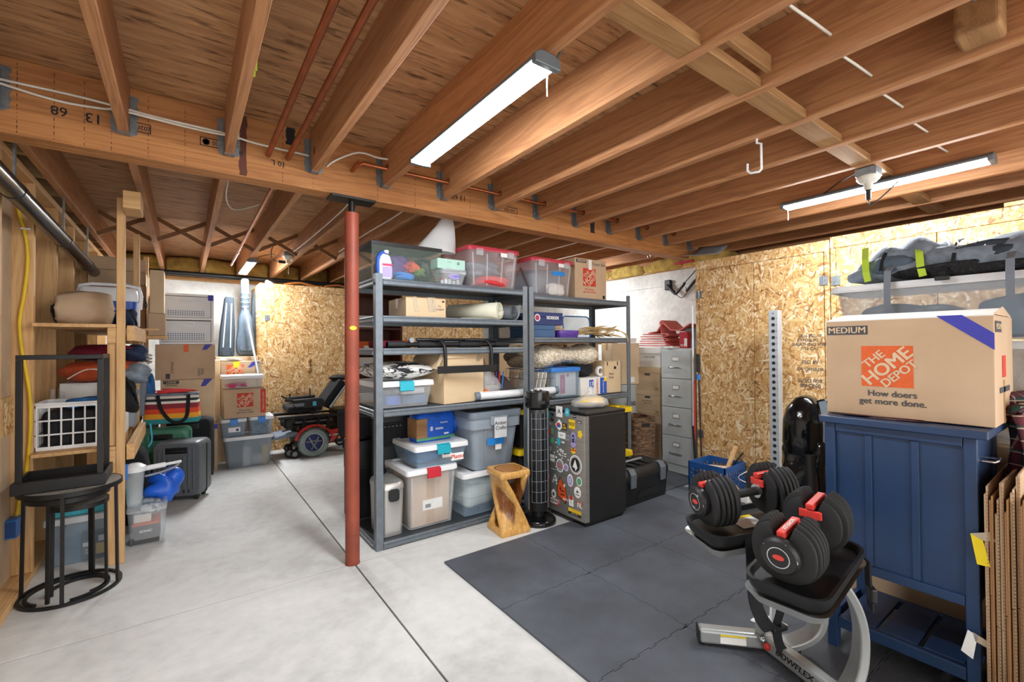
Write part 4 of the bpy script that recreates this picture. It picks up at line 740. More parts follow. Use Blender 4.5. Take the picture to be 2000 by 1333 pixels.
def stk(shape, u, v, w, h, mat, **k):
    # sticker on the door; u: from the left edge of the door (0..1), v: height fraction
    y = fd/2-u*fd; z = v*fh; x = FX-.0008-(1-abs(2*u-1))*.0008
    if shape == 'o': pts = [(w/2*cos(2*pi*i/20), h/2*sin(2*pi*i/20)) for i in range(20)]
    elif shape == 'd': pts = [(0, -h/2), (w/2, 0), (0, h/2), (-w/2, 0)]
    elif shape == 't': pts = [(-w/2, -h/2), (w/2, -h/2), (0, h/2)]
    elif shape == 'b': pts = [(-w/2, -h*.28), (-w*.3, -h/2), (w*.1, -h*.35), (w*.42, -h*.3), (w/2, 0), (w*.36, h*.3), (w*.2, h/2), (-w*.02, h*.32), (-w*.3, h*.2)]
    elif shape == 'h': pts = [(w/2*cos(2*pi*i/10)*(1 if i % 2 else .72), h/2*sin(2*pi*i/10)*(1 if i % 2 else .72)) for i in range(10)]
    else: pts = [(-w/2, -h/2), (w/2, -h/2), (w/2, h/2), (-w/2, h/2)]
    dz = k.get('lift', 0); s = MB().prism([(y+p, z+q) for p, q in pts], x-.0006-dz, x+.0002-dz, 'yz').build('sticker', mat, dr)
    if 'txt' in k: text(k['txt'], k.get('ts', h*.6), k.get('tm', 'black_print'), s, (x-.0016-dz, y, z), (pi/2, 0, -pi/2), k.get('bold', .015), k.get('sx', 1), 'lettering')
    return s
stk('h', .10, .88, .06, .075, 'teal_print'); stk('r', .22, .86, .03, .06, 'black_print', txt='N', tm='grey_print'); stk('r', .40, .925, .07, .08, 'white_print', txt='A', tm='dark_print', bold=.05); stk('o', .60, .93, .052, .062, 'teal_print', txt='8', tm='white_print', ts=.03); stk('r', .80, .97, .06, .03, 'dark_print'); stk('o', .77, .905, .04, .025, 'black_print', txt='EMERA', tm='white_print', ts=.01)
stk('r', .17, .80, .03, .03, 'grey_print', txt='BEE\nONE', tm='white_print', ts=.01); stk('d', .40, .80, .09, .085, 'white_print'); stk('o', .385, .80, .045, .035, 'red_print', lift=.001); stk('o', .395, .79, .04, .018, 'blue_print', lift=.0018); stk('r', .53, .795, .052, .05, 'black_print', txt='EC\nLAB', tm='yellow_print', ts=.022, bold=.03); stk('r', .71, .83, .065, .065, 'yellow_print', txt='SENATOR\nMOTOR', tm='black_print', ts=.014, bold=.03); stk('r', .88, .86, .05, .02, 'dark_print', txt='xoxo', tm='white_print', ts=.016)
stk('o', .15, .72, .035, .045, 'red_print'); stk('h', .22, .73, .04, .06, 'green_print'); stk('r', .46, .71, .08, .045, 'white_print', txt='JAM', tm='grey_print', ts=.02); stk('r', .60, .70, .045, .04, 'grey_print', txt='MTB', tm='dark_print', ts=.016); stk('o', .74, .715, .05, .075, 'purple_print'); stk('d', .74, .65, .06, .07, 'purple_print'); stk('o', .74, .71, .03, .05, 'navy_card', lift=.001, txt='PIX', tm='white_print', ts=.014); stk('h', .90, .755, .055, .065, 'yellow_print')
stk('h', .21, .64, .05, .06, 'green_print'); stk('h', .38, .645, .05, .065, 'teal_print'); stk('o', .74, .595, .05, .045, 'yellow_print'); stk('r', .74, .60, .048, .012, 'red_print', lift=.001)
rd = random.Random(5)
for k in range(26): stk('r', .34+rd.gauss(.08, .09), .545+rd.gauss(0, .045), rd.uniform(.008, .022), rd.uniform(.005, .012), 'white_print')
stk('r', .17, .56, .006, .035, 'white_print'); stk('r', .21, .475, .05, .05, 'white_print', txt='ALPINE', tm='dark_print', ts=.014); stk('o', .41, .425, .08, .10, 'white_print'); stk('o', .41, .425, .066, .085, 'grey_print', lift=.001, txt='UTICA\nZONA', tm='red_print', ts=.022, bold=.03); stk('o', .56, .425, .05, .055, 'white_print'); stk('o', .56, .425, .043, .048, 'purple_print', lift=.001, txt='PARK', tm='dark_print', ts=.011)
stk('o', .79, .475, .125, .135, 'white_print'); stk('o', .79, .475, .108, .118, 'black_print', lift=.001); stk('o', .79, .475, .10, .11, 'white_print', lift=.0016); stk('o', .79, .475, .093, .103, 'black_print', lift=.0022); stk('t', .785, .485, .05, .06, 'white_print', lift=.003); stk('d', .80, .455, .03, .055, 'white_print', lift=.003)
stk('o', .10, .42, .04, .055, 'dark_wood'); stk('r', .26, .375, .06, .015, 'dark_print', txt='Backcountry', tm='white_print', ts=.013); stk('o', .10, .29, .04, .055, 'red_print'); stk('o', .10, .29, .028, .04, 'white_print', lift=.001); stk('t', .28, .30, .05, .05, 'white_print'); stk('t', .28, .297, .024, .026, 'dark_print', lift=.001); stk('r', .22, .255, .012, .014, 'white_print', txt='R', tm='dark_print', ts=.012); stk('r', .32, .25, .012, .014, 'white_print', txt='E', tm='dark_print', ts=.012)
stk('o', .66, .32, .06, .09, 'white_print'); stk('o', .66, .318, .046, .07, 'purple_print', lift=.001, txt='MT\nSAC', tm='white_print', ts=.016); stk('o', .87, .335, .055, .065, 'white_print'); stk('o', .87, .335, .043, .05, 'green_print', lift=.001)
stk('b', .46, .205, .115, .19, 'black_print'); stk('b', .46, .205, .10, .17, 'beaver_orange', lift=.001); stk('r', .47, .20, .04, .008, 'black_print', lift=.002); stk('r', .47, .165, .045, .008, 'black_print', lift=.002); stk('d', .52, .255, .02, .03, 'white_print', lift=.002); stk('t', .42, .225, .02, .03, 'black_print', lift=.002)
stk('o', .83, .235, .07, .08, 'white_print'); stk('t', .83, .245, .03, .022, 'dark_print', lift=.001, txt='', ts=.01); stk('r', .83, .213, .04, .008, 'grey_print', lift=.001); stk('o', .24, .14, .05, .07, 'white_print'); stk('d', .24, .14, .03, .04, 'dark_print', lift=.001); stk('r', .68, .135, .045, .07, 'white_print'); stk('o', .68, .165, .04, .03, 'red_print', lift=.001); stk('d', .68, .125, .026, .03, 'grey_print', lift=.001); stk('r', .88, .145, .06, .016, 'red_print', txt='MACKIE', tm='white_print', ts=.012)
stk('r', .27, .045+.03, .11, .045, 'red_print'); stk('r', .27, .045+.03, .10, .036, 'white_print', lift=.001, txt='HAWK', tm='black_print', ts=.036, bold=.05); stk('t', .365, .07, .025, .025, 'red_print', lift=.002); stk('r', .55, .13, .06, .018, 'grey_print', txt='SMITH', tm='white_print', ts=.022); stk('r', .70, .125, .001, .001, 'white_print', txt='IK', tm='white_print', ts=.045, bold=.04); stk('r', .88, .125, .001, .001, 'white_print', txt='N.', tm='white_print', ts=.05, bold=.05)
stk('r', .76, .03+.018, .13, .04, 'yellow_print'); stk('r', .76, .03, .13, .018, 'black_print', lift=.001, txt='~^~^~^~', tm='white_print', ts=.02)
for o in dr.children: o.location.z += .045
# white grocery bag tied on the fridge
gb = thing('grocery_bag', 'knotted white plastic bag sitting on the mini fridge', 'bag', (2.56, 2.50, MT+fh)); m = MB(); rg = []
for z, k in ((0, .85), (.015, 1), (.05, .95), (.075, .6), (.095, .22), (.115, .1), (.135, .17), (.15, .12)): rg.append([(.17*k*cos(2*pi*i/22)*(1+.09*sin(i*3.1)), .11*k*sin(2*pi*i/22)*(1+.12*sin(i*2.3)), z*(1+.06*sin(i*1.7))) for i in range(22)])
m.loft(rg).build('film', 'bag_film', gb, smooth=180); MB().blob((.0, 0, .034), (.22, .15, .06), 3, .2).build('yellow_contents', 'yellow_print', gb, smooth=180)
# tower fan
fn = thing('tower_fan', 'black tower fan standing in front of the shelving beside the fridge', 'fan', (2.097, 2.585, .002), -20)
MB().lathe([(0, 0), (.125, 0), (.13, .006), (.13, .022), (.12, .034), (.07, .042), (.045, .05), (0, .05)], n=36).build('base', 'black_gloss', fn, smooth=40)
MB().cyl((0, 0, .045), (0, 0, .09), .045, n=20).build('neck', 'black_plastic', fn, smooth=40)
MB().lathe([(.066, .09), (.07, .10), (.07, .82), (.066, .825)], n=28, ey=1.05).build('column', 'black_plastic', fn, smooth=40)
MB().lathe([(.068, .825), (.088, .84), (.09, .86), (.09, .93), (.086, .95), (.0, .965)], n=32).build('head', 'black_gloss', fn, smooth=40)
hd_ = fn.children[-1]
hd_.data.transform(Matrix.Translation((0, 0, 0)))
MB().lathe([(.018, 0), (.028, 0), (.028, .003), (.018, .003)], (0, -.02, .9635), 20, ey=.8).build('dial_ring', 'chrome', fn, smooth=30)
for k in range(7): a = RAD(-20+k*37); MB().bx(.05*cos(a)-.003, .05*cos(a)+.003, -.015+.04*sin(a)-.003, -.015+.04*sin(a)+.003, .958, .9645).build('button_mark', 'white_print', fn)
MB().bx(-.03, .03, -.092, -.085, .865, .89).build('display', 'black_plastic', fn, bevel=.003)
for k in range(9):
    z = .16+.075*k; MB().tube([(.0735*sin(RAD(a)), -.0765*cos(RAD(a)), z) for a in range(-58, 59, 12)], .0014, 5).build('grille_ring', 'grey_print', fn)
for k in range(13):
    a = RAD(-55+k*9.1); MB().bar((.072*sin(a), -.075*cos(a), .16), (.072*sin(a), -.075*cos(a), .80), .0025, .004, (cos(a), sin(a), 0)).build('grille_bar', 'black_gloss' if k % 3 else 'grey_tote_dark', fn)
for s in (-1, 1): MB().tube([(s*.073, -.01, .1), (s*.076, -.012, .5), (s*.073, -.01, .86)], .006, 6).build('side_trim', 'silver_paint', fn, smooth=60)
# carved twisted stool
so = thing('carved_stool', 'twisted carved wooden stool with a hollow waist in front of the clear totes', 'stool', (1.842, 2.602, .0), -6); S = .232; HS = .43
m = MB()
def rib(ph):
    rg = []
    for i in range(25):
        t_ = i/24; sm = t_*t_*(3-2*t_); a = ph+RAD(-92)*sm; z = .028+(HS-.062)*t_; wst = 1-.24*sin(pi*t_)**1.3; off = (S/2-.030)*(1-.42*sin(pi*t_)); hw = S/2*wst; th = .029+.006*sin(pi*t_)
        pts = []
        for k in range(16):
            c, s_ = cos(2*pi*k/16), sin(2*pi*k/16); px = math.copysign(abs(c)**.55, c)*hw; py = -off+math.copysign(abs(s_)**.7, s_)*th
            pts.append((px*cos(a)-py*sin(a), px*sin(a)+py*cos(a), z))
        rg.append(pts)
    return rg
m.loft(rib(0)).loft(rib(pi)).build('twisted_body', 'stool_wood', so, smooth=180)
tp_ = MB().loft([[(x*k, y*k, z) for x, y in rrect(S, S, .018, 4)] for z, k in ((HS-.045, .97), (HS-.038, 1), (HS-.006, 1), (HS, .97))]).build('seat', 'stool_wood', so, smooth=50)
tr = NT('ring_grain'); sp0 = tr.n('SeparateXYZ'); tr.set(sp0, '0', tr.coord()); r_ = tr.math('SQRT', tr.math('ADD', tr.math('POWER', sp0.outputs[0], 2.0), tr.math('POWER', sp0.outputs[1], 2.0))); nz_ = tr.noise(tr.coord(), 12, 3); fr_ = tr.math('FRACT', tr.math('ADD', tr.math('MULTIPLY', r_, 75), tr.math('MULTIPLY', nz_, 1.3))); tr.fin(tr.ramp(fr_, (0, '#7a4a1f'), (.5, '#a86e33'), (1, '#c28a48')), .3)
MB().lathe([(0, 0), (.09, 0), (.088, .0012), (0, .0014)], (0, 0, HS), 28).build('ring_grain_disc', 'ring_grain', so)
MB().loft([[(x*k, y*k, z) for x, y in rrect(S, S, .018, 4)] for z, k in ((0, .98), (.006, 1), (.03, 1), (.045, .94))]).build('foot', 'stool_wood', so, smooth=50)
# toolbox
tx = thing('tool_box', 'black plastic toolbox with two latches on the mat beside the fridge', 'toolbox', (3.06, 2.505, MT), 2); w, d, h = .60, .29, .19
MB().loft([[(x*k, y*k, z) for x, y in rrect(w, d, .025, 3)] for z, k in ((0, .93), (.02, .95), (h, 1), (h+.012, 1.03), (h+.02, 1.03))]).build('base', 'black_plastic', tx, smooth=35)
MB().loft([[(x*k, y*k2, z) for x, y in rrect(w, d, .03, 3)] for z, k, k2 in ((h+.021, 1.03, 1.04), (h+.05, 1.03, 1.04), (h+.085, .98, .9), (h+.095, .93, .8))]).build('lid', 'black_plastic', tx, smooth=35)
for x in (-.2, .2): MB().prism([(-.152, h-.05), (-.164, h-.045), (-.166, h+.06), (-.14, h+.1), (-.10, h+.103), (-.10, h+.097), (-.14, h+.09)], x-.035, x+.035, 'yz').build('latch', 'steel_charcoal', tx, bevel=.004)
for x in (-.1, 0, .1): MB().bx(x-.03, x+.03, -.1, .1, h+.094, h+.106).build('lid_rib', 'black_plastic', tx, bevel=.006)
MB().tube([(-.12, 0, h+.1), (-.11, 0, h+.118), (.11, 0, h+.118), (.12, 0, h+.1)], .01, 8).build('handle', 'grey_print', tx, smooth=60)
MB().prism([(-.14, .05), (-.1, .10), (.12, .10), (.17, .04)], -.1465, -.142).build('embossed_panel', 'black_plastic', tx)
# ---------------------------------------------------------------- filing cabinet and boxes by the right wall
fc = thing('filing_cabinet', 'grey four-drawer steel filing cabinet against the concrete wall', 'filing cabinet', (4.335, 2.725, 0), -90); w, d, h = .358, .66, 1.253    # front along local -y -> world -x
MB().bx(-w/2, w/2, -d/2+.018, d/2, .0, h).build('case', 'file_grey', fc, bevel=.003)
for k in range(4):
    z0 = .085+k*.288; f = MB().bx(-w/2+.012, w/2-.012, -d/2, -d/2+.02, z0, z0+.281).build('drawer', 'file_grey', fc, bevel=.003)
    MB().bx(-.04, .04, -d/2-.004, -d/2, z0+.175, z0+.22).build('label_frame', 'chrome', f, bevel=.002); patch(f, 'white_print', -.034, .034, z0+.181, z0+.214, -d/2-.0045, 'label_card')
    MB().tube([(-.06, -d/2, z0+.105), (-.055, -d/2-.025, z0+.11), (0, -d/2-.028, z0+.112), (.055, -d/2-.025, z0+.11), (.06, -d/2, z0+.105)], .0065, 8).build('handle', 'chrome', f, smooth=60); MB().lathe([(0, 0), (.008, 0), (.008, -.006), (0, -.006)], (-.075, -d/2, z0+.11), 10, 'y').build('lock_button', 'chrome', f)
def bank(label, z, h=.245, mat='cardboard_pale', y=3.105, x=4.23, t1=None, w=.32, g='record boxes by the filing cabinet'):
    t = thing('record_box', label, 'box', (x, y, z), -90, g); MB().bx(-w/2+.004, w/2-.004, -.18, .18, 0, h-.05).build('body', mat, t, bevel=.003); MB().bx(-w/2, w/2, -.184, .184, h-.055, h).build('lid', mat, t, bevel=.003)
    patch(t, 'dark_print', -.035, .035, h-.085, h-.062, -.1815, 'hand_hole')
    for k in range(5): patch(t, 'dark_print', -w*.36, w*.38, .03+k*.016, .0308+k*.016, -.1808, 'form_line')
    if t1: text(t1, .024, 'dark_print', t, (0, -.1815, h-.125), bold=.008)
    text('703', .03, 'dark_print', t, (w*.38, -.1815, .02), bold=.01); return t
def hdsmall(name, label, loc, size, rz, logo=.07, group=None, mat='cardboard', extra=True):
    t = carton(name, label, loc, size, rz, mat, group=group); w, d, h = size
    home_logo(t, -w*.18, h*.42, logo, -d/2-.0006, 'red_print')
    if extra: text('HEAVY DUTY', .016, 'red_print', t, (.02, -d/2-.0014, h*.12), bold=.02)
    return t
hdsmall('moving_box', 'orange-logo moving box at the floor of the stack left of the filing cabinet', (4.24, 3.095, 0), (.31, .38, .275), -90, .075); hdsmall('moving_box', 'orange-logo moving box second from the floor left of the filing cabinet', (4.24, 3.095, .277), (.31, .38, .275), -90, .075)
bank('pale record box with handwriting, lower one left of the filing cabinet', .554, t1='ALI WRIGLEY\nPaperwork'); bank('pale record box directly under the white copy-paper box', .80, t1='')
wc_ = thing('copy_paper_box', 'white copy-paper box under the coral rubber mat', 'box', (4.23, 3.10, 1.047), -90); MB().bx(-.14, .14, -.15, .15, 0, .16).build('body', 'white_card', wc_, bevel=.003); MB().bx(-.147, .147, -.157, .157, .15, .215).build('lid', 'white_card', wc_, bevel=.003); text('COPY PAPER', .026, 'dark_print', wc_, (0, -.1516, .11), bold=.01)
cm = thing('rubber_mat', 'folded coral red exercise mat heaped on the copy-paper box', 'exercise mat', (4.26, 2.98, 1.264), -90)
for z0, k in ((0.005, 0), (.055, 1), (.105, 2)): MB().band([(-.28+.01*k, 0, z0+.012), (-.08, 0, z0+.010), (.06, 0, z0+.012), (.1, 0, z0+.022), (.06, 0, z0+.036), (-.1, 0, z0+.038), (-.27+.02*k, 0, z0+.036)], .30, .011, (0, 1, 0)).build('fold', 'coral_rubber', cm, smooth=60)
MB().band([(-.16, 0, .155), (-.05, 0, .17), (.02, 0, .26), (.0, 0, .285), (.05, 0, .24), (.12, 0, .18), (.22, 0, .17), (.34, 0, .235)], .28, .011, (0, 1, 0)).build('loose_end', 'coral_rubber', cm, smooth=60)
MB().band([(-.02, 0, .275), (.0, 0, .16), (.06, 0, .02), (.14, 0, .012)], .26, .011, (0, 1, 0)).build('fold', 'coral_rubber', cm, smooth=60)
cf = panelbox('coffee_pods_box', 'red cereal-sized box standing on the filing cabinet', 'box', (4.08, 2.665, h), (.09, .06, .165), 'red_plastic', -90); text('10.5', .03, 'white_print', cf, (-.01, -.0316, .03), bold=.02); patch(cf, 'white_print', .01, .042, .02, .10, -.0306, 'panel')
gb2 = tote('grey_bin', 'small grey bin on the filing cabinet beside the closet', (4.20, 2.60, h), (.10, .22, .20), 0, 'grey_tote', 'grey_tote_dark', None); tray_ = panelbox('paper_tray', 'thin pale tray on top of the filing cabinet', 'tray', (4.05, 2.80, h), (.16, .08, .012), 'white_card')
# clutter behind the second unit
tb2 = carton('carton', 'tall pale shipping carton behind the right upright of the second unit', (3.98, 3.42, .86), (.32, .30, .45), -25, 'cardboard_pale'); patch(tb2, 'white_print', .04, .10, .02, .08, -.1506, 'label')
panelbox('tissue_carton', 'white flat box with a blue corner on the tall pale carton', 'box', (3.98, 3.42, 1.315), (.30, .2, .05), 'white_card', -25)
wbn = thing('ash_bin', 'pale grey round bin under the tall shipping carton', 'bin', (3.98, 3.42, 0)); MB().lathe([(.15, 0), (.165, .02), (.18, .82), (.185, .83), (.185, .855), (0, .858)], n=28).build('body', 'file_grey', wbn, smooth=40); text('Sno', .10, 'black_print', wbn, (-.04, -.187, .66), (pi/2, 0, 0))
wkr = thing('wicker_hamper', 'brown woven wicker hamper behind the toolbox', 'hamper', (3.72, 3.0, 0), -12); MB().loft([[(x*k, y*k, z) for x, y in rrect(.30, .30, .05, 4)] for z, k in ((0, .9), (.3, .96), (.54, 1), (.555, 1.03), (.57, 1.0), (.565, .92), (.3, .88))], (1, 0)).build('weave', 'wicker_brown', wkr, smooth=50); patch(wkr, 'black_print', -.05, .05, .48, .51, -.152, 'hand_hole')
pnl = panelbox('board', 'plain brown board lying across the boxes behind the second unit', 'board', (3.72, 3.85, 1.30), (1.1, .3, .05), 'cardboard_dark', 0)
hdsmall('moving_box', 'orange-logo moving box far behind the sheepskin', (3.72, 3.92, 1.0), (.5, .36, .298), 0, .2, extra=False); carton('carton', 'pale carton beside the far logo box behind the sheepskin', (3.2, 3.95, 1.0), (.5, .34, .30), 0, 'cardboard_pale'); panelbox('tv_box', 'reddish brown flat box behind the right end of the sheepskin', 'box', (3.45, 3.62, .844), (.34, .14, .30), 'dark_wood', 0)
for k, (x, l) in enumerate(((3.2, 'lower pale carton in the heap behind the second unit'), (3.72, 'lower brown carton in the heap behind the second unit'))):
    carton('carton', l, (x, 3.95, .0), (.5, .36, .5), 0, 'cardboard_pale' if k == 0 else 'cardboard'); carton('carton', l.replace('lower', 'middle'), (x, 3.95, .502), (.5, .36, .496), 0, 'cardboard' if k == 0 else 'cardboard_pale')
for k, (x, y, z, hh, l, mt) in enumerate(((2.75, 4.55, 0, .5, 'carton at the base of the far stack seen between the shelving units', 'cardboard'), (2.75, 4.55, .502, .45, 'logo carton in the middle of the far stack seen between the shelving units', 'cardboard'), (2.75, 4.55, .954, .40, 'pale carton on the far stack seen between the shelving units', 'cardboard_pale'), (3.15, 4.6, 0, .62, 'tall pale carton right of the far stack', 'cardboard_pale'), (3.15, 4.6, .622, .6, 'second pale carton right of the far stack', 'cardboard_pale'))):
    c_ = carton('carton', l, (x, y, z), (.38, .36, hh), 0, mt)
    if k == 1: home_logo(c_, 0, .22, .2, -.1806)
# dark bookcase with packages seen left of the shelving
bk = thing('bookcase', 'dark brown bookcase behind the first steel shelving unit', 'bookcase', (1.50, 4.35, 0)); MB().bx(-.22, -.2, -.15, -.13, 0, 1.8).bx(-.22, -.2, .13, .15, 0, 1.8).bx(.2, .22, -.15, .15, 0, 1.8).bx(-.2, .2, .135, .15, 0, 1.8).build('frame', 'dark_wood', bk)
for z in (.02, .66, 1.02, 1.22, 1.45, 1.78): MB().bx(-.2, .2, -.15, .134, z, z+.018).build('shelf', 'dark_wood', bk)
pwk = thing('wicker_basket', 'pale straw basket at the foot of the dark bookcase', 'basket', (1.46, 4.07, 0)); MB().loft([[(x*k, y*k, z) for x, y in rrect(.34, .2, .04, 4)] for z, k in ((0, .88), (.52, 1), (.56, 1.04), (.57, 1.0), (.55, .95))], (1, 0)).build('weave', 'wicker_pale', pwk, smooth=50)
for k, (x, z, w_, h_, mt, l) in enumerate(((1.40, .68, .2, .17, 'white_card', 'white package on the low shelf of the dark bookcase'), (1.40, 1.04, .2, .15, 'white_card', 'white and blue package above the low shelf of the dark bookcase'), (1.40, 1.24, .2, .1, 'orange_print', 'orange package on the dark bookcase'), (1.40, 1.47, .22, .11, 'white_card', 'white carton on the upper shelf of the dark bookcase'))):
    o = panelbox('package', l, 'package', (x, 4.27, z+.0), (w_, .12, h_), mt)
    patch(o, ['yellow_print', 'blue_print', 'white_print', 'navy_card'][k], -.05, .03, h_*.25, h_*.6, -.0606, 'label')
sg = soft('black_garment', 'black and red garment stuffed behind the bottom steel shelf', 'clothing', (1.12, 3.52, .58), (.26, .2, .2), 'black_fabric', 8, .25); 
stl = panelbox('side_table', 'plain dark cabinet under the garment behind the shelving', 'cabinet', (1.12, 3.52, 0), (.24, .2, .58), 'black_plastic', lidline=True)
# ---------------------------------------------------------------- blue cabinet corner
bc = thing('blue_cabinet', 'navy blue painted wooden hamper cabinet with an open slatted shelf below', 'cabinet', (0, 0, 0)); X0, X1, Ya, Yb = 2.22, 2.60, .328, .788
MB().bx(X0-.022, X1+.02, Ya-.03, Yb+.014, .955, .985).build('top', 'blue_paint', bc, bevel=.004)
for x in (X0, X1-.04):
    for y in (Ya, Yb-.036): MB().bx(x, x+.04, y, y+.036, MT if y < 3 else 0, .954).build('leg', 'blue_paint', bc, bevel=.003)
for y0, y1 in ((Ya+.037, Yb-.037),): 
    MB().bx(X0+.002, X0+.03, y0, y1, .36, .395).build('bottom_rail', 'blue_paint', bc, bevel=.003); MB().bx(X0+.002, X0+.03, y0, y1, .92, .954).build('top_rail', 'blue_paint', bc, bevel=.003)
    MB().bx(X0+.016, X0+.024, y0, y1, .395, .92).build('front_panel', 'blue_paint', bc)
    for a, b in ((.484, .508), (.628, .652)): MB().bx(X0+.008, X0+.0165, a, b, .396, .919).build('batten', 'blue_paint', bc, bevel=.002)
    MB().bx(X0+.002, X0+.03, y0, y1, .10, .145).build('shelf_rail', 'blue_paint', bc, bevel=.003); MB().bx(X1-.03, X1-.002, y0, y1, .10, .145).build('shelf_rail', 'blue_paint', bc, bevel=.003)
    for k in range(3): s = (y1-y0)/3; MB().bx(X0+.031, X1-.031, y0+k*s+.008, y0+(k+1)*s-.008, .13, .146).build('slat', 'blue_paint', bc, bevel=.002)
for y in (Ya+.008, Yb-.016): MB().bx(X0+.041, X1-.041, y, y+.008, .36, .95).build('side_panel', 'blue_paint', bc); MB().bx(X0+.041, X1-.041, y, y+.02, .10, .14).build('side_rail', 'blue_paint', bc, bevel=.002)
MB().bx(X1-.02, X1-.012, Ya+.037, Yb-.037, .36, .954).build('back_panel', 'blue_paint', bc); MB().bx(X0+.03, X1-.02, Ya+.03, Yb-.03, .36, .37).build('bin_floor', 'blue_paint', bc)
MB().tube([(X0+.09, Ya+.008, .865), (X0+.09, Ya-.03, .865), (X0+.10, Ya-.035, .868), (X0+.16, Ya-.035, .868), (X0+.17, Ya-.03, .865), (X0+.17, Ya+.008, .865)], .005, 8).build('side_handle', 'chrome', bc, smooth=60)
hm = carton('moving_box', 'large open-topped medium moving box with an orange logo on the blue cabinet', (2.475, .545, .99), (.51, .385, .40), -90, 'cardboard', 'closed', tape=None)
for o in list(hm.children):
    if o.name.startswith('flap'): bpy.data.objects.remove(o)
MB().box((0, -.095, .41), (.505, .20, .004), (RAD(9), 0, 0)).build('flap', 'white_card', hm); MB().box((0, .095, .405), (.505, .20, .004), (RAD(-7), 0, 0)).build('flap', 'white_card', hm)
MB().prism([(-.19, .398), (-.002, .432), (0.01, .432), (.19, .398)], .2515, .2535, 'yz').build('flap', 'cardboard', hm)
home_logo(hm, -.045, .205, .165, -.1931); patch(hm, 'dark_print', -.25, -.105, .335, .372, -.1931, 'size_bar'); text('MEDIUM', .036, 'card_print', hm, (-.178, -.1955, .353), bold=.02, sx=1.0)
text('How doers\nget more done.', .034, 'dark_print', hm, (-.03, -.1945, .078), bold=.018)
MB().prism([(.105, .399), (.175, .399), (.2555, .33), (.2555, .272)], -.1942, -.1930).build('tape', 'tape_blue', hm)
sd = lambda n, m_, y0, y1, z0, z1, off=.2556: MB().prism([(y0, z0), (y1, z0), (y1, z1), (y0, z1)], off, off+.001, 'yz').build(n, m_, hm)
sd('size_bar', 'dark_print', -.18, -.06, .335, .375); sd('logo_square', 'red_print', -.05, .02, .17, .25); sd('tape', 'tape_tan', -.03, .0, .0, .16); sd('print_line', 'dark_print', -.11, .10, .115, .135)
text('MEDIUM', .028, 'card_print', hm, (.2575, -.12, .355), (pi/2, 0, pi/2), .02)
bl = thing('plaid_blanket', 'dark red and green plaid blanket draped over the side of the blue cabinet', 'blanket', (2.56, .30, .0)); m = MB()
m.grid(24, 16, lambda u, v: (-.10+u*.26+.012*sin(v*9+u*3), -.028-.022*sin(u*21+v*2)-.02*v*0-.012*sin(v*5), 1.02-.46*v*(1-.25*u)+.012*sin(u*8))); m.build('hanging_cloth', 'plaid_wool', bl, smooth=180, solid=.008)
MB().blob((.10, -.03, 1.03), (.3, .10, .10), 3, .2).build('bunched_fold', 'plaid_wool', bl, smooth=180)
bl2 = thing('plaid_blanket', 'edge of plaid fabric sticking out under the large moving box', 'blanket', (2.27, .60, .9855)); MB().blob((0, 0, .004), (.035, .25, .008), 4, .3, 24, 8).build('edge', 'plaid_wool', bl2, smooth=180)
# long totes behind
lt1 = tote('underbed_tote', 'long smoky clear tote with a white lid under the grey backpack', (3.0, .36, 1.30), (.44, 1.14, .285), 0, 'clear_grey', 'frosted_lid', None, taper=.94, r=.05)
soft('clothing_bundle', 'folded clothes inside the long smoky tote', 'clothing', (2.98, .68, 1.312), (.3, .34, .17), 'foil_clutter', 21, .2); soft('clothing_bundle', 'dark bundle at the far end of the long smoky tote', 'clothing', (3.0, .15, 1.312), (.3, .55, .18), 'grey_fabric', 22, .15)
lt2 = tote('underbed_tote', 'clear tote wrapped in film beneath the long smoky tote', (3.0, .36, .86), (.44, 1.12, .435), 0, 'clear_plastic', 'frosted_lid', None, taper=.94, r=.05); soft('crumpled_film', 'crumpled clear film stuffed in the wrapped tote', 'plastic film', (3.0, .3, .875), (.34, .85, .35), 'cling_grey', 24, .2)
panelbox('storage_cabinet', 'plain tan cabinet under the long totes seen through the blue cabinet legs', 'cabinet', (3.0, .36, MT), (.46, 1.1, .84), 'cardboard', lidline=True)
bp_ = thing('hiking_backpack', 'grey hiking backpack with lime straps lying on the long tote', 'backpack', (2.98, .46, 1.588), 0)
def pack(y0, y1, w, h, seed, amp):
    rg = []; rd = random.Random(seed)
    for i in range(20):
        t_ = i/19; y = y0+(y1-y0)*t_; e = max(.12, 1-abs(2*t_-1)**4)**.5; rg.append([(w/2*e*math.copysign(abs(cos(2*pi*k/20))**.7, cos(2*pi*k/20))*(1+amp*sin(3*t_*7+k)), y, max(.001, h*.5*(1+e*math.copysign(abs(sin(2*pi*k/20))**.8, sin(2*pi*k/20)))*(1+amp*sin(t_*17+k*1.3))*(.75+.25*sin(t_*3+.6)))) for k in range(20)])
    return MB().loft(rg)
pack(-.55, .46, .34, .17, 1, .085).build('main_body', 'grey_fabric', bp_, smooth=180)
pack(.02, .42, .30, .21, 3, .09).build('top_lid', 'grey_fabric', bp_, smooth=180)
MB().blob((-.12, -.02, .035), (.14, .5, .07), 4, .1).build('mesh_back', 'mesh_black', bp_, smooth=180); MB().blob((-.1, -.33, .07), (.2, .25, .11), 9, .15).build('hip_belt', 'navy_nylon', bp_, smooth=180)
for y, dx in ((.34, 0), (.13, .01)): MB().band([(-.19, y-.01, .012), (-.185, y, .06), (-.155, y+.01, .13), (-.08, y+.03, .20)], .028, .004, (0, 1, 0)).build('lime_strap', 'lime_webbing', bp_)
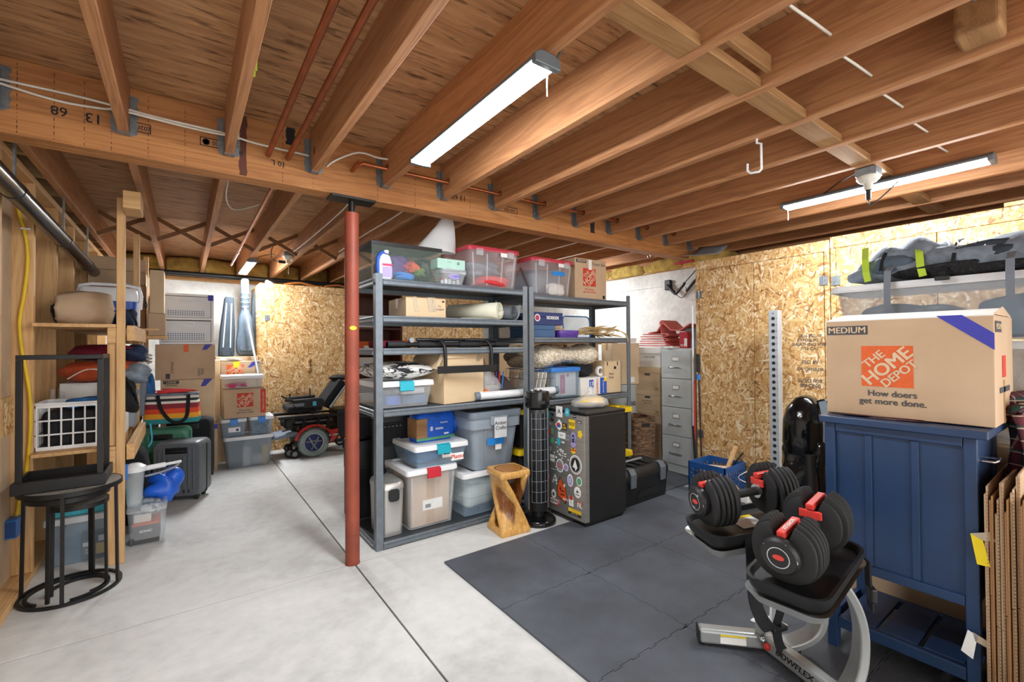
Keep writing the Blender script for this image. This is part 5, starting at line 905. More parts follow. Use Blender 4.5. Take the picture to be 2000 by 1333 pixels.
MB().blob((-.13, .24, .085), (.09, .17, .10), 14, .12).build('side_pocket', 'guitar_nylon', bp_, smooth=180); MB().blob((-.11, -.07, .10), (.12, .22, .09), 15, .15).build('side_pocket', 'guitar_nylon_dark', bp_, smooth=180); MB().blob((-.09, -.47, .09), (.2, .2, .15), 16, .18).build('shoulder_pad', 'guitar_nylon', bp_, smooth=180)
for k in range(5): MB().tube([(-.165, .05-.03*k, .10), (-.15, .035-.03*k, .15), (-.11, .05-.03*k, .175)], .0035, 5).build('bungee_cord', 'white_print', bp_)
for y in (.28, .02, -.25): MB().band(sm([(-.185, y, .06), (-.165, y-.005, .12), (-.12, y-.01, .165), (-.04, y-.01, .185)]), .014, .004, (0, 1, 0)).build('compression_strap', 'black_fabric', bp_)
for y, l in ((.24, -.20), (-.16, -.13)): MB().band([(-.10, y, .10), (-.18, y, .075), (-.235, y, .045), (-.246, y, -.02), (-.246, y, l)], .026, .004, (0, 1, 0)).build('hanging_strap', 'grey_webbing', bp_)
MB().band([(-.05, -.18, .12), (-.1, -.22, .14), (-.15, -.3, .11), (-.16, -.36, .07)], .024, .004, (1, 0, 0)).build('strap', 'vinyl_white', bp_); MB().bx(-.252, -.235, .02, .07, -.02, .0).build('buckle', 'black_plastic', bp_, bevel=.004); MB().band([(-.18, .05, .05), (-.235, .045, .02), (-.246, .045, -.01)], .02, .004, (0, 1, 0)).build('buckle_strap', 'black_fabric', bp_)
# flattened cardboard leaning beside the blue cabinet
rd = random.Random(11)
for k in range(13):
    y = .312-k*.0125; hgt = .80+rd.uniform(-.06, .05)-(.12 if k in (8, 9) else 0); x0 = 2.19+rd.uniform(-.01, .02)-k*.004
    t = thing('flattened_box', ('first', 'second', 'third', 'fourth', 'fifth', 'sixth', 'seventh', 'eighth', 'ninth', 'tenth', 'eleventh', 'twelfth', 'thirteenth')[k]+' flattened brown box counted from the blue cabinet in the upright cardboard stack', 'cardboard', (x0, y, MT), rd.uniform(-.8, .8), 'flattened boxes beside the blue cabinet')
    zc = rd.uniform(.32, .45); mt = ('cardboard', 'cardboard_dark', 'cardboard_pale')[k % 3]
    MB().bx(0, .6+rd.uniform(-.1, .05), -.0105, -.006, 0, hgt).build('panel', mt, t); MB().bx(.004, .58, -.0055, -.001, 0, zc).build('lower_flap', mt, t); MB().bx(.002, .56, -.0055, -.001, zc+.004, hgt-rd.uniform(.0, .05)).build('upper_flap', mt, t)
    m = MB(); z = .0
    while z < hgt-.012: m.bx(-.0012, 0, -.0098, -.0066, z, z+.006); z += .012
    m.build('corrugation', 'cardboard_dark', t)['kind'] = 'stuff'
    if k == 4: patch(t, 'yellow_print', .02, .06, .66, .76, -.0112, 'label'); 
    if k == 9: patch(t, 'white_print', .02, .12, .22, .50, -.0112, 'shipping_label')
ty = thing('tape_flag', 'yellow strip of tape stuck across the blue cabinet edge and cardboard', 'tape', (2.197, .315, .53)); MB().prism([(.03, .10), (.0, .085), (-.018, .0), (.015, .0)], -.001, .001, 'yz').build('yellow_strip', 'tape_yellow', ty); MB().prism([(.03, .10), (-.02, .12), (-.03, .09), (.0, .085)], -.001, .001, 'yz').build('clear_end', 'tape_clear', ty)
tw_ = thing('tape_flag', 'curl of white tape stuck low on the blue cabinet leg', 'tape', (2.205, .345, .27)); MB().prism([(.03, -.06), (.0, -.075), (-.012, .01), (.012, .02)], -.001, .001, 'yz').build('white_strip', 'white_print', tw_); MB().prism([(.0, .018), (-.035, .005), (-.04, -.02), (-.006, -.01)], -.001, .001, 'yz').build('clear_end', 'tape_clear', tw_)
# ---------------------------------------------------------------- adjustable dumbbells on their stand
def dumbbell(label, loc, yaw, pitch):
    t = thing('adjustable_dumbbell', label, 'dumbbell', loc, 0, 'adjustable dumbbells on the silver stand', rot=(0, RAD(-pitch), RAD(yaw)))
    MB().cyl((-.065, 0, 0), (.065, 0, 0), .0165, n=14).build('handle', 'black_rubber', t, smooth=40)
    for x in (-.06, .06): MB().cyl((x-.005, 0, 0), (x+.005, 0, 0), .028, n=16).build('collar', 'chrome', t, smooth=40)
    def outline(k):
        P = []
        for i in range(36):
            a = 2*pi*i/36; r = .101*k
            y, z = math.copysign(abs(cos(a))**.86, cos(a))*r, math.copysign(abs(sin(a))**.86, sin(a))*r*1.02
            if z > .05*k and abs(y) < .026: z = .052*k
            P.append((y, z))
        return P
    for s in (-1, 1):
        for i in range(6):
            x0 = s*(.074+i*.0185); x1 = s*(.074+i*.0185+.0155); k = (.86, 1, 1, 1, .98, .92)[i]
            O = outline(k); c = lambda f, x: [(x, y*f, z*f) for y, z in O]
            a, b = min(x0, x1), max(x0, x1); MB().loft([c(.95, a), c(1, a+.003), c(1, b-.003), c(.95, b)]).build('plate', 'black_rubber', t, smooth=50)
        MB().bx(min(s*.058, s*.188), max(s*.058, s*.188), -.013, .013, .052, .072).build('red_bar', 'red_dumbbell', t, bevel=.004); MB().bx(min(s*.06, s*.07), max(s*.06, s*.07), -.035, .035, .02, .05).build('red_bracket', 'red_dumbbell', t, bevel=.004)
        d = MB().lathe([(0, s*.184), (.054, s*.184), (.058, s*.19), (.058, s*.206), (.05, s*.214), (0, s*.214)], (0, 0, 0), 32, 'x').build('dial', 'black_plastic', t, smooth=40)
        MB().lathe([(.030, s*.2145), (.033, s*.2145), (.033, s*.2165), (.030, s*.2165)], (0, 0, 0), 28, 'x').build('dial_ring', 'chrome', d); e = MB().lathe([(0, s*.2145), (.012, s*.2145), (.012, s*.216), (0, s*.216)], (0, 0, 0), 20, 'x', 1.4, .7).build('emblem', 'red_dumbbell', d)
        for q, n in enumerate(('5', '7.5', '10', '12.5', '15', '17.5', '20', '25', '30', '35')):
            a = 2*pi*q/10; o = text(n, .013, 'white_print', d, (s*.213, .044*cos(a)*-s, .044*sin(a)), (pi/2, 0, s*pi/2), .02)
    text('BOWFLEX', .018, 'white_print', t, (-.125, 0, .0735), (0, 0, pi), .02)
    return t
D1 = ((1.695, .667, .655), 3, 7); D2 = ((1.825, .936, .688), -26, 5.5)
dumbbell('black adjustable dumbbell with its dial facing the camera, nearest the blue cabinet', *D1); dumbbell('black adjustable dumbbell on the far tray beside the blue milk crate', *D2)
sd_ = thing('dumbbell_stand', 'silver steel dumbbell stand with two black trays and a V-shaped base', 'dumbbell stand', (0, 0, 0))
for loc, yaw, pit in (D1, D2):
    M = Matrix.Translation(loc) @ Euler((0, RAD(-pit), RAD(yaw))).to_matrix().to_4x4(); R = lambda w, d, z, r=.05: [(x, y, z) for x, y in rrect(w, d, r, 5)]
    tr_ = MB().loft([R(.38, .20, -.165, .05), R(.425, .235, -.135, .06), R(.44, .245, -.10, .06), R(.42, .225, -.10, .055), R(.40, .205, -.118, .05), R(.2, .1, -.118, .04)]).tx(M).build('tray', 'black_plastic', sd_, smooth=40)
    MB().bx(-.05, .05, -.05, .05, -.1165, -.1145).tx(M).build('warning_label', 'white_print', tr_); MB().bx(-.05, .05, .034, .05, -.1143, -.1135).tx(M).build('label_stripe', 'tape_yellow', tr_)
    MB().loft([R(.40, .20, -.185, .04), R(.435, .24, -.155, .05), R(.445, .248, -.148, .05), R(.40, .2, -.166, .05)]).tx(M).build('tray_bracket', 'silver_paint', sd_, smooth=40)
J, P0, K_ = Vector((1.965, .925, .055)), Vector((1.79, 1.12, .05)), Vector((1.85, .60, .055))
t1 = MB().bar(P0, J+(J-P0).normalized()*.03, .055, .06).build('base_tube', 'silver_paint', sd_, bevel=.012, seg=3); t2 = MB().bar(J, K_, .055, .06).build('base_tube', 'silver_paint', sd_, bevel=.012, seg=3)
MB().bar(P0, P0+(P0-J).normalized()*.006, .056, .062).build('end_cap', 'black_plastic', sd_, bevel=.01); MB().cyl(P0+Vector((.02, -.02, -.05+.0+MT)), P0+Vector((.02, -.02, -.028)), .02, n=14).build('foot', 'black_rubber', sd_); MB().cyl((1.87, .66, MT), (1.87, .66, .03), .02, n=14).build('foot', 'black_rubber', sd_); MB().cyl((2.04, .84, MT), (2.04, .84, .045), .02, n=14).build('foot', 'black_rubber', sd_)
MB().band(sm([(1.85, .62, .05), (1.89, .605, .085), (1.925, .587, .17), (1.935, .585, .28), (1.915, .60, .38), (1.86, .63, .47), (1.80, .65, .495)]), .085, .03, (.8, .55, .1)).build('curved_leg', 'silver_paint', sd_, smooth=35, bevel=.006)
MB().band(sm([(1.975, .91, .045), (2.03, .85, .055), (2.09, .79, .11), (2.11, .775, .2), (2.09, .80, .31), (2.0, .86, .43), (1.90, .90, .515)]), .07, .03, (.55, .8, .1)).build('curved_leg', 'silver_paint', sd_, smooth=35, bevel=.006)
MB().bar(J+Vector((-.02, .01, .03)), J+Vector((-.02, .01, .115)), .045, .03, (0, 1, 0)).build('strap_post', 'silver_paint', sd_, bevel=.008)
for p in (J+Vector((-.045, -.01, .02)), J+Vector((.0, -.045, .0)), Vector((1.965, .60, .34)), Vector((1.975, .59, .22))): MB().blob(p, (.026, .026, .026), 1, 0, 10, 6).build('bolt', 'chrome', sd_, smooth=180)
nt = (K_-J).normalized(); rz_ = math.atan2(nt.y, nt.x); nn = Vector((sin(rz_), -cos(rz_), 0)); c_ = J+(K_-J)*.47+nn*.0282
text('BOWFLEX', .034, 'black_print', t2, tuple(c_-nt*.005+Vector((0, 0, .004))), (pi/2, 0, rz_), .03, 1.05, shear=.25); e_ = c_-nt*.125; MB().blob(e_, (.03, .03, .03), 1, 0, 12, 8).build('emblem', 'red_dumbbell', t2, smooth=180)
nt1 = (J-P0).normalized(); rz1 = math.atan2(nt1.y, nt1.x); n1 = Vector((sin(rz1), -cos(rz1), 0)); q_ = P0+(J-P0)*.5+n1*.0285
for dz, mt, hh in ((0, 'white_print', .03), (.016, 'tape_yellow', .01)): MB().bar(q_-nt1*.05+Vector((0, 0, dz-.004)), q_+nt1*.05+Vector((0, 0, dz-.004)), .0015, hh).build('warning_label', mt, t1)
MB().band(sm([(1.72, .86, .57), (1.71, .85, .50), (1.72, .85, .36), (1.76, .85, .27), (1.83, .85, .19), (1.90, .85, .16)]), .05, .004, (.8, -.3, 0)).build('strap', 'black_fabric', sd_, smooth=50)
MB().band(sm([(1.90, .80, .46), (1.89, .81, .36), (1.885, .83, .24), (1.90, .85, .17), (1.90, .84, .10), (1.93, .82, .05)]), .04, .004, (.8, -.3, 0)).build('strap', 'black_fabric', sd_, smooth=50)
MB().band(sm([(1.93, .56, .53), (1.935, .56, .46), (1.935, .555, .40), (1.94, .555, .36)]), .035, .006, (.7, .6, 0)).build('strap', 'black_fabric', sd_, smooth=50); MB().box((1.93, .55, .42), (.05, .02, .05), (0, 0, .6)).build('buckle', 'black_plastic', sd_, bevel=.006); MB().box((1.90, .845, .165), (.07, .03, .02), (0, 0, -.3)).build('buckle', 'black_plastic', sd_, bevel=.004)
# grey base plate behind the stand
gp = thing('bench_base', 'white metal base plate of another stand behind the dumbbell rack', 'base plate', (2.16, 1.0, MT)); MB().bx(-.05, .05, -.06, .06, 0, .008).build('plate', 'white_plastic', gp, bevel=.003); MB().prism([(-.045, .008), (.045, .008), (.03, .12), (-.03, .12)], -.03, -.02, 'xz').build('upright', 'white_plastic', gp)
# ---------------------------------------------------------------- floor things by the strand board closet
ck = thing('milk_crate', 'royal blue plastic milk crate of odds and ends by the strand board closet', 'crate', (3.715, 2.135, 0), 0); s, hc = .165, .28
def cframe(rot):
    m = MB()
    for a, b, c, d in ((-s, s, 0, .03), (-s, s, hc-.05, hc), (-s, -s+.025, .03, hc-.05), (s-.025, s, .03, hc-.05)): m.bx(a, b, -s, -s+.008, c, d)
    return m.tx(Matrix.Rotation(rot, 4, 'Z'))
def clat(rot):
    m = MB(); n = 7
    for k in range(n+4):
        for sg in (1, -1):
            x = -s+.025+k*.034-.08; z0, z1 = .03, hc-.05; L = (z1-z0)*.62
            p, q = [x, z0], [x+L, z1]
            lo, hi = -s+.02, s-.02
            if q[0] < lo or p[0] > hi: continue
            if p[0] < lo: t_ = (lo-p[0])/(q[0]-p[0]); p = [lo, z0+t_*(z1-z0)]
            if q[0] > hi: t_ = (hi-p[0])/(q[0]-p[0]); q = [hi, p[1]+t_*(q[1]-p[1])]
            if abs(q[0]-p[0]) < .01: continue
            m.bar((p[0]*sg, -s+.004, p[1]), (q[0]*sg, -s+.004, q[1]), .005, .006, (0, 1, 0))
    return m.tx(Matrix.Rotation(rot, 4, 'Z'))
for k in range(4): f = cframe(k*pi/2).build('side_frame', 'crate_blue', ck); clat(k*pi/2).build('lattice', 'crate_blue', f)
MB().bx(-s+.008, s-.008, -s+.008, s-.008, 0, .01).build('bottom', 'crate_blue', ck)
for k, (p, q, r_, mt, l) in enumerate((((-.06, -.05, .03), (.13, -.10, .40), .016, 'pine_x', 'pale wooden stake sticking out of the milk crate'), ((.05, .05, .02), (.19, -.13, .34), .008, 'black_plastic', 'black plastic strip leaning out of the milk crate'))):
    o = thing('stick', l, 'stick', (3.715, 2.135, .012)); MB().bar(p, q, r_*2, r_).build('shaft', mt, o)
soft('crate_clutter', 'tangle of odds and ends filling the milk crate', 'clutter', (3.715, 2.135, .012), (.28, .28, .2), 'cardboard', 31, .25)
cw = thing('charger_cable', 'white charger cable coiled beside the milk crate', 'cable', (3.62, 1.82, MT))
MB().tube(sm([(0, 0, .02), (.1, .05, .1), (.15, 0, .25), (.05, -.05, .3), (.0, .08, .2), (.1, -.03, .12), (-.05, -.08, .05), (-.12, .02, .01), (-.1, .1, .01)]), .004, 6).build('cord', 'cable_white', cw, smooth=60); MB().box((-.1, .12, .02), (.05, .05, .035)).build('plug', 'white_plastic', cw, bevel=.006)
us = thing('rack_upright', 'tall galvanised steel rack upright with rows of numbered holes', 'rack upright', (3.785, 1.675, 0)); hw = .035
MB().bx(-hw, hw, -hw, hw, 0, 1.555).build('tube', 'galvanised', us, bevel=.003)
us.children[0].data.materials[0] = MATS.setdefault('zinc_pale', pm('zinc_pale', '#b9c0c6', .4, .35))
for k in range(29): z = 1.49-k*.05; h_ = MB().lathe([(.0, -hw-.0012), (.0135, -hw-.0012), (.0135, -hw-.0002), (0, -hw-.0002)], (0, 0, z), 14, 'x').build('hole', 'black_print', us); text(str(29-k), .011, 'dark_print', us, (-hw-.0012, -.026, z), (pi/2, 0, -pi/2))
MB().lathe([(.0, -hw-.0012), (.005, -hw-.0012), (.005, -hw-.0002), (0, -hw-.0002)], (0, 0, 1.53), 10, 'x').build('hole', 'black_print', us)
pg = thing('wrapped_equipment', 'gym machine wrapped in shiny black plastic beside the blue cabinet', 'wrapped machine', (3.12, 1.20, MT), 0)
MB().blob((.05, .0, .36), (.34, .27, .74), 6, .10, 26, 20, 3.5).build('wrapped_body', 'black_film', pg, smooth=180, sub=1); md = pg.children[0].modifiers.new('crumple', 'DISPLACE'); tx_ = bpy.data.textures.new('crumple', 'VORONOI'); tx_.noise_scale = .12; md.texture = tx_; md.strength = .05
MB().loft([[(.01+r*cos(2*pi*k/22), .01+r*.92*sin(2*pi*k/22), z) for k in range(22)] for z, r in ((.60, .125), (.66, .14), (.80, .135), (.88, .11), (.94, .06), (.955, .02))]).build('hood', 'black_film', pg, smooth=60)
MB().cyl((-.14, -.09, .02), (-.12, -.06, .62), .028, n=16).build('post', 'black_plastic', pg, smooth=40); MB().cyl((-.138, -.087, .2), (-.136, -.084, .23), .034, n=16).build('post_collar', 'black_plastic', pg, smooth=40); MB().blob((.05, -.10, .86), (.16, .14, .16), 9, .2).build('loose_wrap', 'black_film', pg, smooth=180); MB().band(sm([(-.06, -.12, .62), (-.07, -.13, .8), (-.02, -.09, .93)]), .04, .006, (0, 1, 0)).build('ribbed_strip', 'grey_tote_dark', pg)
def pole(label, base, top, r, mat, grip=None, cat='pole'):
    t = thing('pole', label, cat, base); q = Vector(top)-Vector(base); MB().cyl((0, 0, 0), q, r, n=10).build('shaft', mat, t, smooth=40)
    if grip: MB().cyl(q*.86, q, r*2.2, n=10).build('grip', grip, t, smooth=40); MB().cyl(q*.80, q*.84, r*2.4, n=10).build('clamp', 'blue_plastic', t, smooth=40)
    return t
pole('black trekking pole with a blue clamp leaning on the strand board closet', (3.86, 2.36, 0), (3.915, 2.425, 1.2), .007, 'black_plastic', 'black_rubber'); pole('red and white pole beside the filing cabinet', (3.88, 2.445, 0), (3.915, 2.462, .95), .008, 'red_print'); pole('slim white telescoping pole between the filing cabinet and the closet', (3.93, 2.485, 0), (3.93, 2.485, 1.66), .008, 'white_plastic'); pole('short black umbrella-like pole at the closet corner', (3.84, 2.41, 0), (3.90, 2.47, .52), .012, 'black_fabric')
# ---------------------------------------------------------------- wooden shelf along the left wall
ws = thing('wooden_shelf', 'home-built pine shelf along the left stud wall piled with bags', 'shelf', (0, 0, 0)); ZU, ZL = 1.435, .705
def ppost(x0, y0, z1): MB().bx(x0, x0+.04, y0, y0+.04, 0, z1).build('post', 'stud_pine', ws, bevel=.003)
ppost(-.333, 3.585, 2.2); ppost(-.333, 4.66, 2.2); ppost(-.333, 5.75, 2.2)
MB().bx(-.375, -.334, 3.585, 3.625, 0, ZL-.025).build('support_post', 'stud_pine', ws, bevel=.003); MB().bx(-.375, -.334, 3.60, 3.64, ZL+.001, ZU-.03).build('support_post', 'stud_pine', ws, bevel=.003)
for z in (ZU, ZL):
    MB().bx(-.688, -.334, 3.575, 5.76, z-.022, z-.001).build('shelf_board', 'pine_y', ws, bevel=.003); MB().bx(-.374, -.335, 3.645, 4.655, z-.11, z-.023).build('apron', 'pine_y', ws, bevel=.003); MB().bx(-.374, -.335, 4.705, 5.745, z-.11, z-.023).build('apron', 'pine_y', ws, bevel=.003)
    MB().bx(-.372, -.334, 3.578, 3.598, z-.115, z-.023).build('end_block', 'pine_x', ws, bevel=.002)
MB().bx(-.29, -.252, 3.64, 4.66, ZU-.10, ZU-.005).build('apron', 'pine_y', ws, bevel=.003); MB().bx(-.29, -.252, 3.64, 4.66, ZL-.10, ZL-.005).build('apron', 'pine_y', ws, bevel=.003)
MB().bx(-.30, -.17, 4.64, 4.655, ZU-.004, ZU+.012).build('paint_stick', 'pine_x', ws)
MB().bx(-.29, -.21, 3.4, 3.62, 2.10, 2.20).build('joist_block', 'pine_x', ws, bevel=.003)
# upper level
tg = thing('drawstring_sack', 'tan cloth sack with a gathered end on the upper wooden shelf', 'sack', (-.50, 3.86, ZU), 0); m = MB(); rg = []
for i in range(18):
    t_ = i/17; x = -.125+.25*t_; r_ = .105*(.80+.28*sin(t_*2.4+.3)) if t_ < .97 else .02
    rg.append([(x+.006*sin(k*2), .10*math.sin(2*pi*k/24)*(1+.05*sin(k*3+t_*7)), max(.001, .098+r_*math.cos(2*pi*k/24)*(1+.05*sin(k*4+t_*5)))) for k in range(24)])
m.loft(rg).build('cloth', 'tan_cloth', tg, smooth=180); MB().lathe([(0, -.134), (.07, -.131), (.083, -.124), (.08, -.11), (0, -.11)], (0, 0, .095), 22, 'x').build('end_panel', 'tan_cloth', tg, smooth=60)
soft('daypack', 'black daypack wedged behind the tan sack', 'backpack', (-.60, 4.12, ZU), (.18, .22, .19), 'black_fabric', 5, .12)
col = thing('cooler', 'blue picnic cooler with a white lid and swing handle on the upper wooden shelf', 'cooler', (-.45, 4.50, ZU)); MB().loft([[(x*k, y*k, z) for x, y in rrect(.31, .26, .03, 4)] for z, k in ((0, .92), (.20, 1))]).build('tub', 'cooler_blue', col, smooth=40); MB().loft([[(x*k, y*k, z) for x, y in rrect(.325, .275, .035, 4)] for z, k in ((.201, 1.0), (.25, 1.02), (.29, .97), (.30, .9))]).build('lid', 'white_plastic', col, smooth=40)
MB().tube([(-.172, -.02, .15), (-.178, -.02, .25), (-.165, -.02, .315), (-.1, -.02, .33), (.1, -.02, .33), (.165, -.02, .315), (.178, -.02, .25), (.172, -.02, .15)], .013, 8).build('handle', 'white_plastic', col, smooth=60)
for s in (-1, 1): MB().bx(s*.157-.012, s*.157+.012, -.05, .05, .02, .2).build('corner_strap', 'white_plastic', col, bevel=.006)
lb_ = soft('lunch_bag', 'small navy strap bag hanging at the end of the upper wooden shelf', 'bag', (-.335, 4.15, ZU), (.10, .2, .12), 'navy_nylon', 15, .2); MB().tube(sm([(-.04, -.06, .1), (.0, -.09, .12), (.05, -.05, .06), (.055, .04, .02)]), .008, 6).build('strap', 'black_fabric', lb_, smooth=60)
for k, (z, hh, w_, l) in enumerate(((ZU, .42, .40, 'large brown carton at the back of the upper wooden shelf'), (ZU+.422, .12, .38, 'flat brown carton second from the top on the upper wooden shelf'), (ZU+.544, .11, .37, 'topmost flat brown carton on the upper wooden shelf'))): carton('carton', l, (-.48, 5.42, z), (w_, .36, hh), 3*k-2, 'cardboard' if k else 'cardboard_dark')
hp = thing('headphones', 'black headphones hooked on the rear shelf post', 'headphones', (-.275, 4.685, 1.66)); MB().tube([(.02*cos(a), .0, .035*sin(a)) for a in [pi*k/10 for k in range(11)]], .005, 6).build('headband', 'black_plastic', hp, smooth=60)
for s in (-1, 1): MB().blob((s*.02, 0, -.02), (.022, .03, .05), 1, 0).build('ear_cup', 'black_plastic', hp, smooth=180)
carton('carton', 'narrow pale box beyond the rear shelf post', (-.20, 5.20, 1.60), (.10, .26, .38), 0, 'cardboard_pale'); carton('carton', 'small box under the narrow pale box beyond the rear shelf post', (-.20, 5.20, 1.40), (.12, .26, .198), 0, 'cardboard')
MB().bx(-.334, -.13, 5.06, 5.34, 1.37, 1.398).build('side_plank', 'pine_y', ws)
# middle level
bk_ = thing('lattice_basket', 'white plastic basket with square openings on the lower wooden shelf', 'basket', (-.53, 3.80, ZL)); w, d, h = .31, .27, .265
def bside(w_, nx):
    m = MB(); nz = 4; bz = [(.0, .025)]+[(.025+k*(h-.045)/3, .025+(k+1)*(h-.045)/3) for k in range(3)]
    for k in range(nx+1): x = -w_/2+(w_-.008)*k/nx; m.bx(x, x+.008, -.004, .004, 0, h)
    for z in (0, .085, .165, h-.022): m.bx(-w_/2, w_/2, -.0045, .0045, z, z+(.022 if z in (0, h-.022) else .009))
    return m
bside(w, 6).tx(Matrix.Translation((0, -d/2, 0))).build('front_lattice', 'white_plastic', bk_, bevel=.002, seg=1); bside(w, 6).tx(Matrix.Translation((0, d/2, 0))).build('back_lattice', 'white_plastic', bk_)
for s in (-1, 1): bside(d, 5).tx(Matrix.Translation((s*w/2, 0, 0)) @ Matrix.Rotation(pi/2, 4, 'Z')).build('side_lattice', 'white_plastic', bk_)
MB().bx(-w/2, w/2, -d/2, d/2, 0, .006).build('bottom', 'white_plastic', bk_); MB().tube([(x, y, h) for x, y in rrect(w+.012, d+.012, .02, 3)], .008, 6, True).build('rim', 'white_plastic', bk_)
soft('dark_fabric', 'dark fabric filling the white lattice basket', 'fabric', (-.53, 3.80, ZL+.008), (.28, .24, .215), 'black_fabric', 17, .04, p=6)
soft('lanyard', 'bright blue webbing bundle on the white lattice basket', 'webbing', (-.50, 3.80, ZL+.222), (.17, .12, .06), 'blue_nylon', 18, .25)
wbx = panelbox('appliance_box', 'plain white box behind the lattice basket', 'box', (-.49, 4.18, ZL), (.32, .26, .36), 'white_card')
soft('camera_bag', 'black strap bag slumped over the white box', 'bag', (-.345, 4.00, ZL+.14), (.16, .22, .24), 'black_fabric', 20, .18); MB().band(sm([(-.09, -.02, .36), (.0, -.10, .30), (.07, -.11, .18), (.09, -.05, .08)]), .04, .006, (0, 1, 0)).build('strap', 'black_fabric', bpy.data.objects['camera_bag'], smooth=60)
tote('grey_tub', 'small grey plastic tub at the end of the lower wooden shelf', (-.39, 4.48, ZL), (.20, .24, .26), 0, 'grey_tote', 'grey_tote_dark', None)
ob_ = soft('orange_backpack', 'orange and grey backpack lying on the white box', 'backpack', (-.45, 4.12, ZL+.362), (.40, .34, .14), 'orange_nylon', 23, .12); MB().blob((.15, -.08, .04), (.20, .26, .13), 3, .15).build('grey_side', 'grey_fabric', ob_, smooth=180); MB().tube(sm([(-.15, -.16, .03), (-.05, -.175, .09), (.06, -.17, .06), (.1, -.16, .02)]), .004, 6).build('white_piping', 'white_print', ob_)
soft('white_scarf', 'crumpled white cloth beside the orange backpack', 'cloth', (-.30, 4.42, ZL+.362), (.13, .16, .11), 'white_cloth', 25, .2)
bb = soft('duffel_bag', 'burgundy duffel bag on top of the orange backpack', 'bag', (-.46, 4.26, ZL+.502), (.34, .36, .11), 'burgundy_nylon', 26, .1); MB().blob((.17, -.06, .04), (.14, .22, .12), 3, .12).build('navy_panel', 'navy_nylon', bb, smooth=180); MB().blob((.2, .0, .06), (.05, .26, .05), 5, .12).build('pink_trim', 'magenta_print', bb, smooth=180)
for k in range(6):
    o = thing('plastic_tube', ['first', 'second', 'third', 'fourth', 'fifth', 'sixth'][k]+' clear plastic tube left of the white box, counted from the wall', 'tube', (-.672+.022*(k % 3), 4.0+.04*(k//3), ZL+.0)); MB().cyl((0, 0, 0), (.02*(k % 2), .01*k, .33-.04*(k % 4)+.06*(k == 2)), .011, n=10).build('barrel', 'tumbler_clear', o, smooth=40); MB().cyl((0, 0, 0), (0, 0, .012), .014, n=10).build('cap', 'black_plastic', o)
for k in range(3): o = panelbox('metal_tray', ['lowest', 'middle', 'top'][k]+' aluminium tray in the pile behind the rear shelf post', 'tray', (-.45, 5.15, ZL+.45+k*.03), (.42, .3, .02), 'silver_paint', bevel=.008)
panelbox('file_crate', 'tall grey crate under the aluminium trays', 'crate', (-.46, 5.15, ZL), (.36, .28, .448), 'grey_tote_dark', bevel=.01); soft('blue_jeans', 'rolled blue cloth beside the aluminium trays', 'clothing', (-.275, 5.56, .60), (.08, .2, .42), 'blue_nylon', 30, .1)
panelbox('stool_box', 'dark box under the rolled blue cloth', 'box', (-.275, 5.56, 0), (.085, .2, .598), 'black_plastic', lidline=True)
# under the shelf and on the floor
bpk = soft('school_backpack', 'black patterned backpack tucked under the lower wooden shelf', 'backpack', (-.33, 4.40, 0.0), (.24, .26, .58), 'black_fabric', 33, .08, p=3.2); MB().blob((.04, -.12, .30), (.14, .06, .24), 4, .05).build('mesh_pocket', 'mesh_black', bpk, smooth=180); MB().tube(sm([(.11, -.05, .55), (.13, -.04, .60), (.12, -.03, .72)]), .006, 6).build('teal_cord', 'teal_plastic', bpk)
tl = tote('latch_tote', 'long clear tote with boxed bulbs inside, under the shelf behind the nesting tables', (-.505, 3.92, 0), (.315, .36, .28), 0, 'clear_blue', 'frosted_lid', None, taper=.93)
bq = panelbox('bulb_box', 'charcoal product box with a yellow patch inside the long clear tote', 'box', (-.43, 3.80, .008), (.16, .07, .15), 'dark_print'); patch(bq, 'yellow_print', -.01, .055, .02, .085, -.0356, 'print'); patch(bq, 'white_print', -.07, -.035, .075, .1, -.0356, 'barcode'); text('2x\nQI', .018, 'white_print', bq, (-.052, -.0362, .045), bold=.02); patch(bq, 'white_print', .0, .06, .095, .13, -.0356, 'print')
tq = panelbox('teal_carton', 'turquoise carton lying on the long clear tote', 'box', (-.49, 3.90, .283), (.28, .26, .13), 'teal_print'); 
tr2 = tote('clear_tote', 'clear open tote beside the shelf post with a knobby grey bag inside', (-.20, 4.02, 0), (.20, .42, .255), 0, 'clear_plastic', 'clear_plastic', None, taper=.88)
soft('patterned_pouch', 'grey and white patterned pouch inside the open tote', 'pouch', (-.195, 3.98, .16), (.13, .24, .09), 'snake_print', 36, .08); pk = panelbox('tool_carton', 'charcoal carton with an orange lid inside the open tote', 'box', (-.205, 3.93, .008), (.14, .2, .12), 'dark_print'); MB().bx(-.071, .071, -.101, .1, .12, .13).build('lid', 'orange_print', pk); text('SONIC', .022, 'white_print', pk, (0, -.1012, .08), bold=.02); panelbox('bandage_box', 'small white first-aid packet inside the open tote', 'box', (-.225, 3.90, .14), (.09, .08, .05), 'white_card')
pt = thing('water_pitcher', 'clear filter pitcher with a blue tab standing in the open tote', 'pitcher', (-.265, 3.86, .018)); MB().lathe([(.038, 0), (.04, .01), (.052, .22), (.056, .225), (.05, .223), (.037, .012)], (0, 0, .24), 22).build('jug', 'tumbler_clear', pt, smooth=50); MB().lathe([(0, .0), (.06, .0), (.06, .03), (.03, .05), (0, .05)], (0, 0, .465), 22).build('lid', 'white_plastic', pt, smooth=50); MB().bx(-.052, -.03, -.062, -.055, .43, .53).build('blue_tab', 'blue_plastic', pt, bevel=.003)
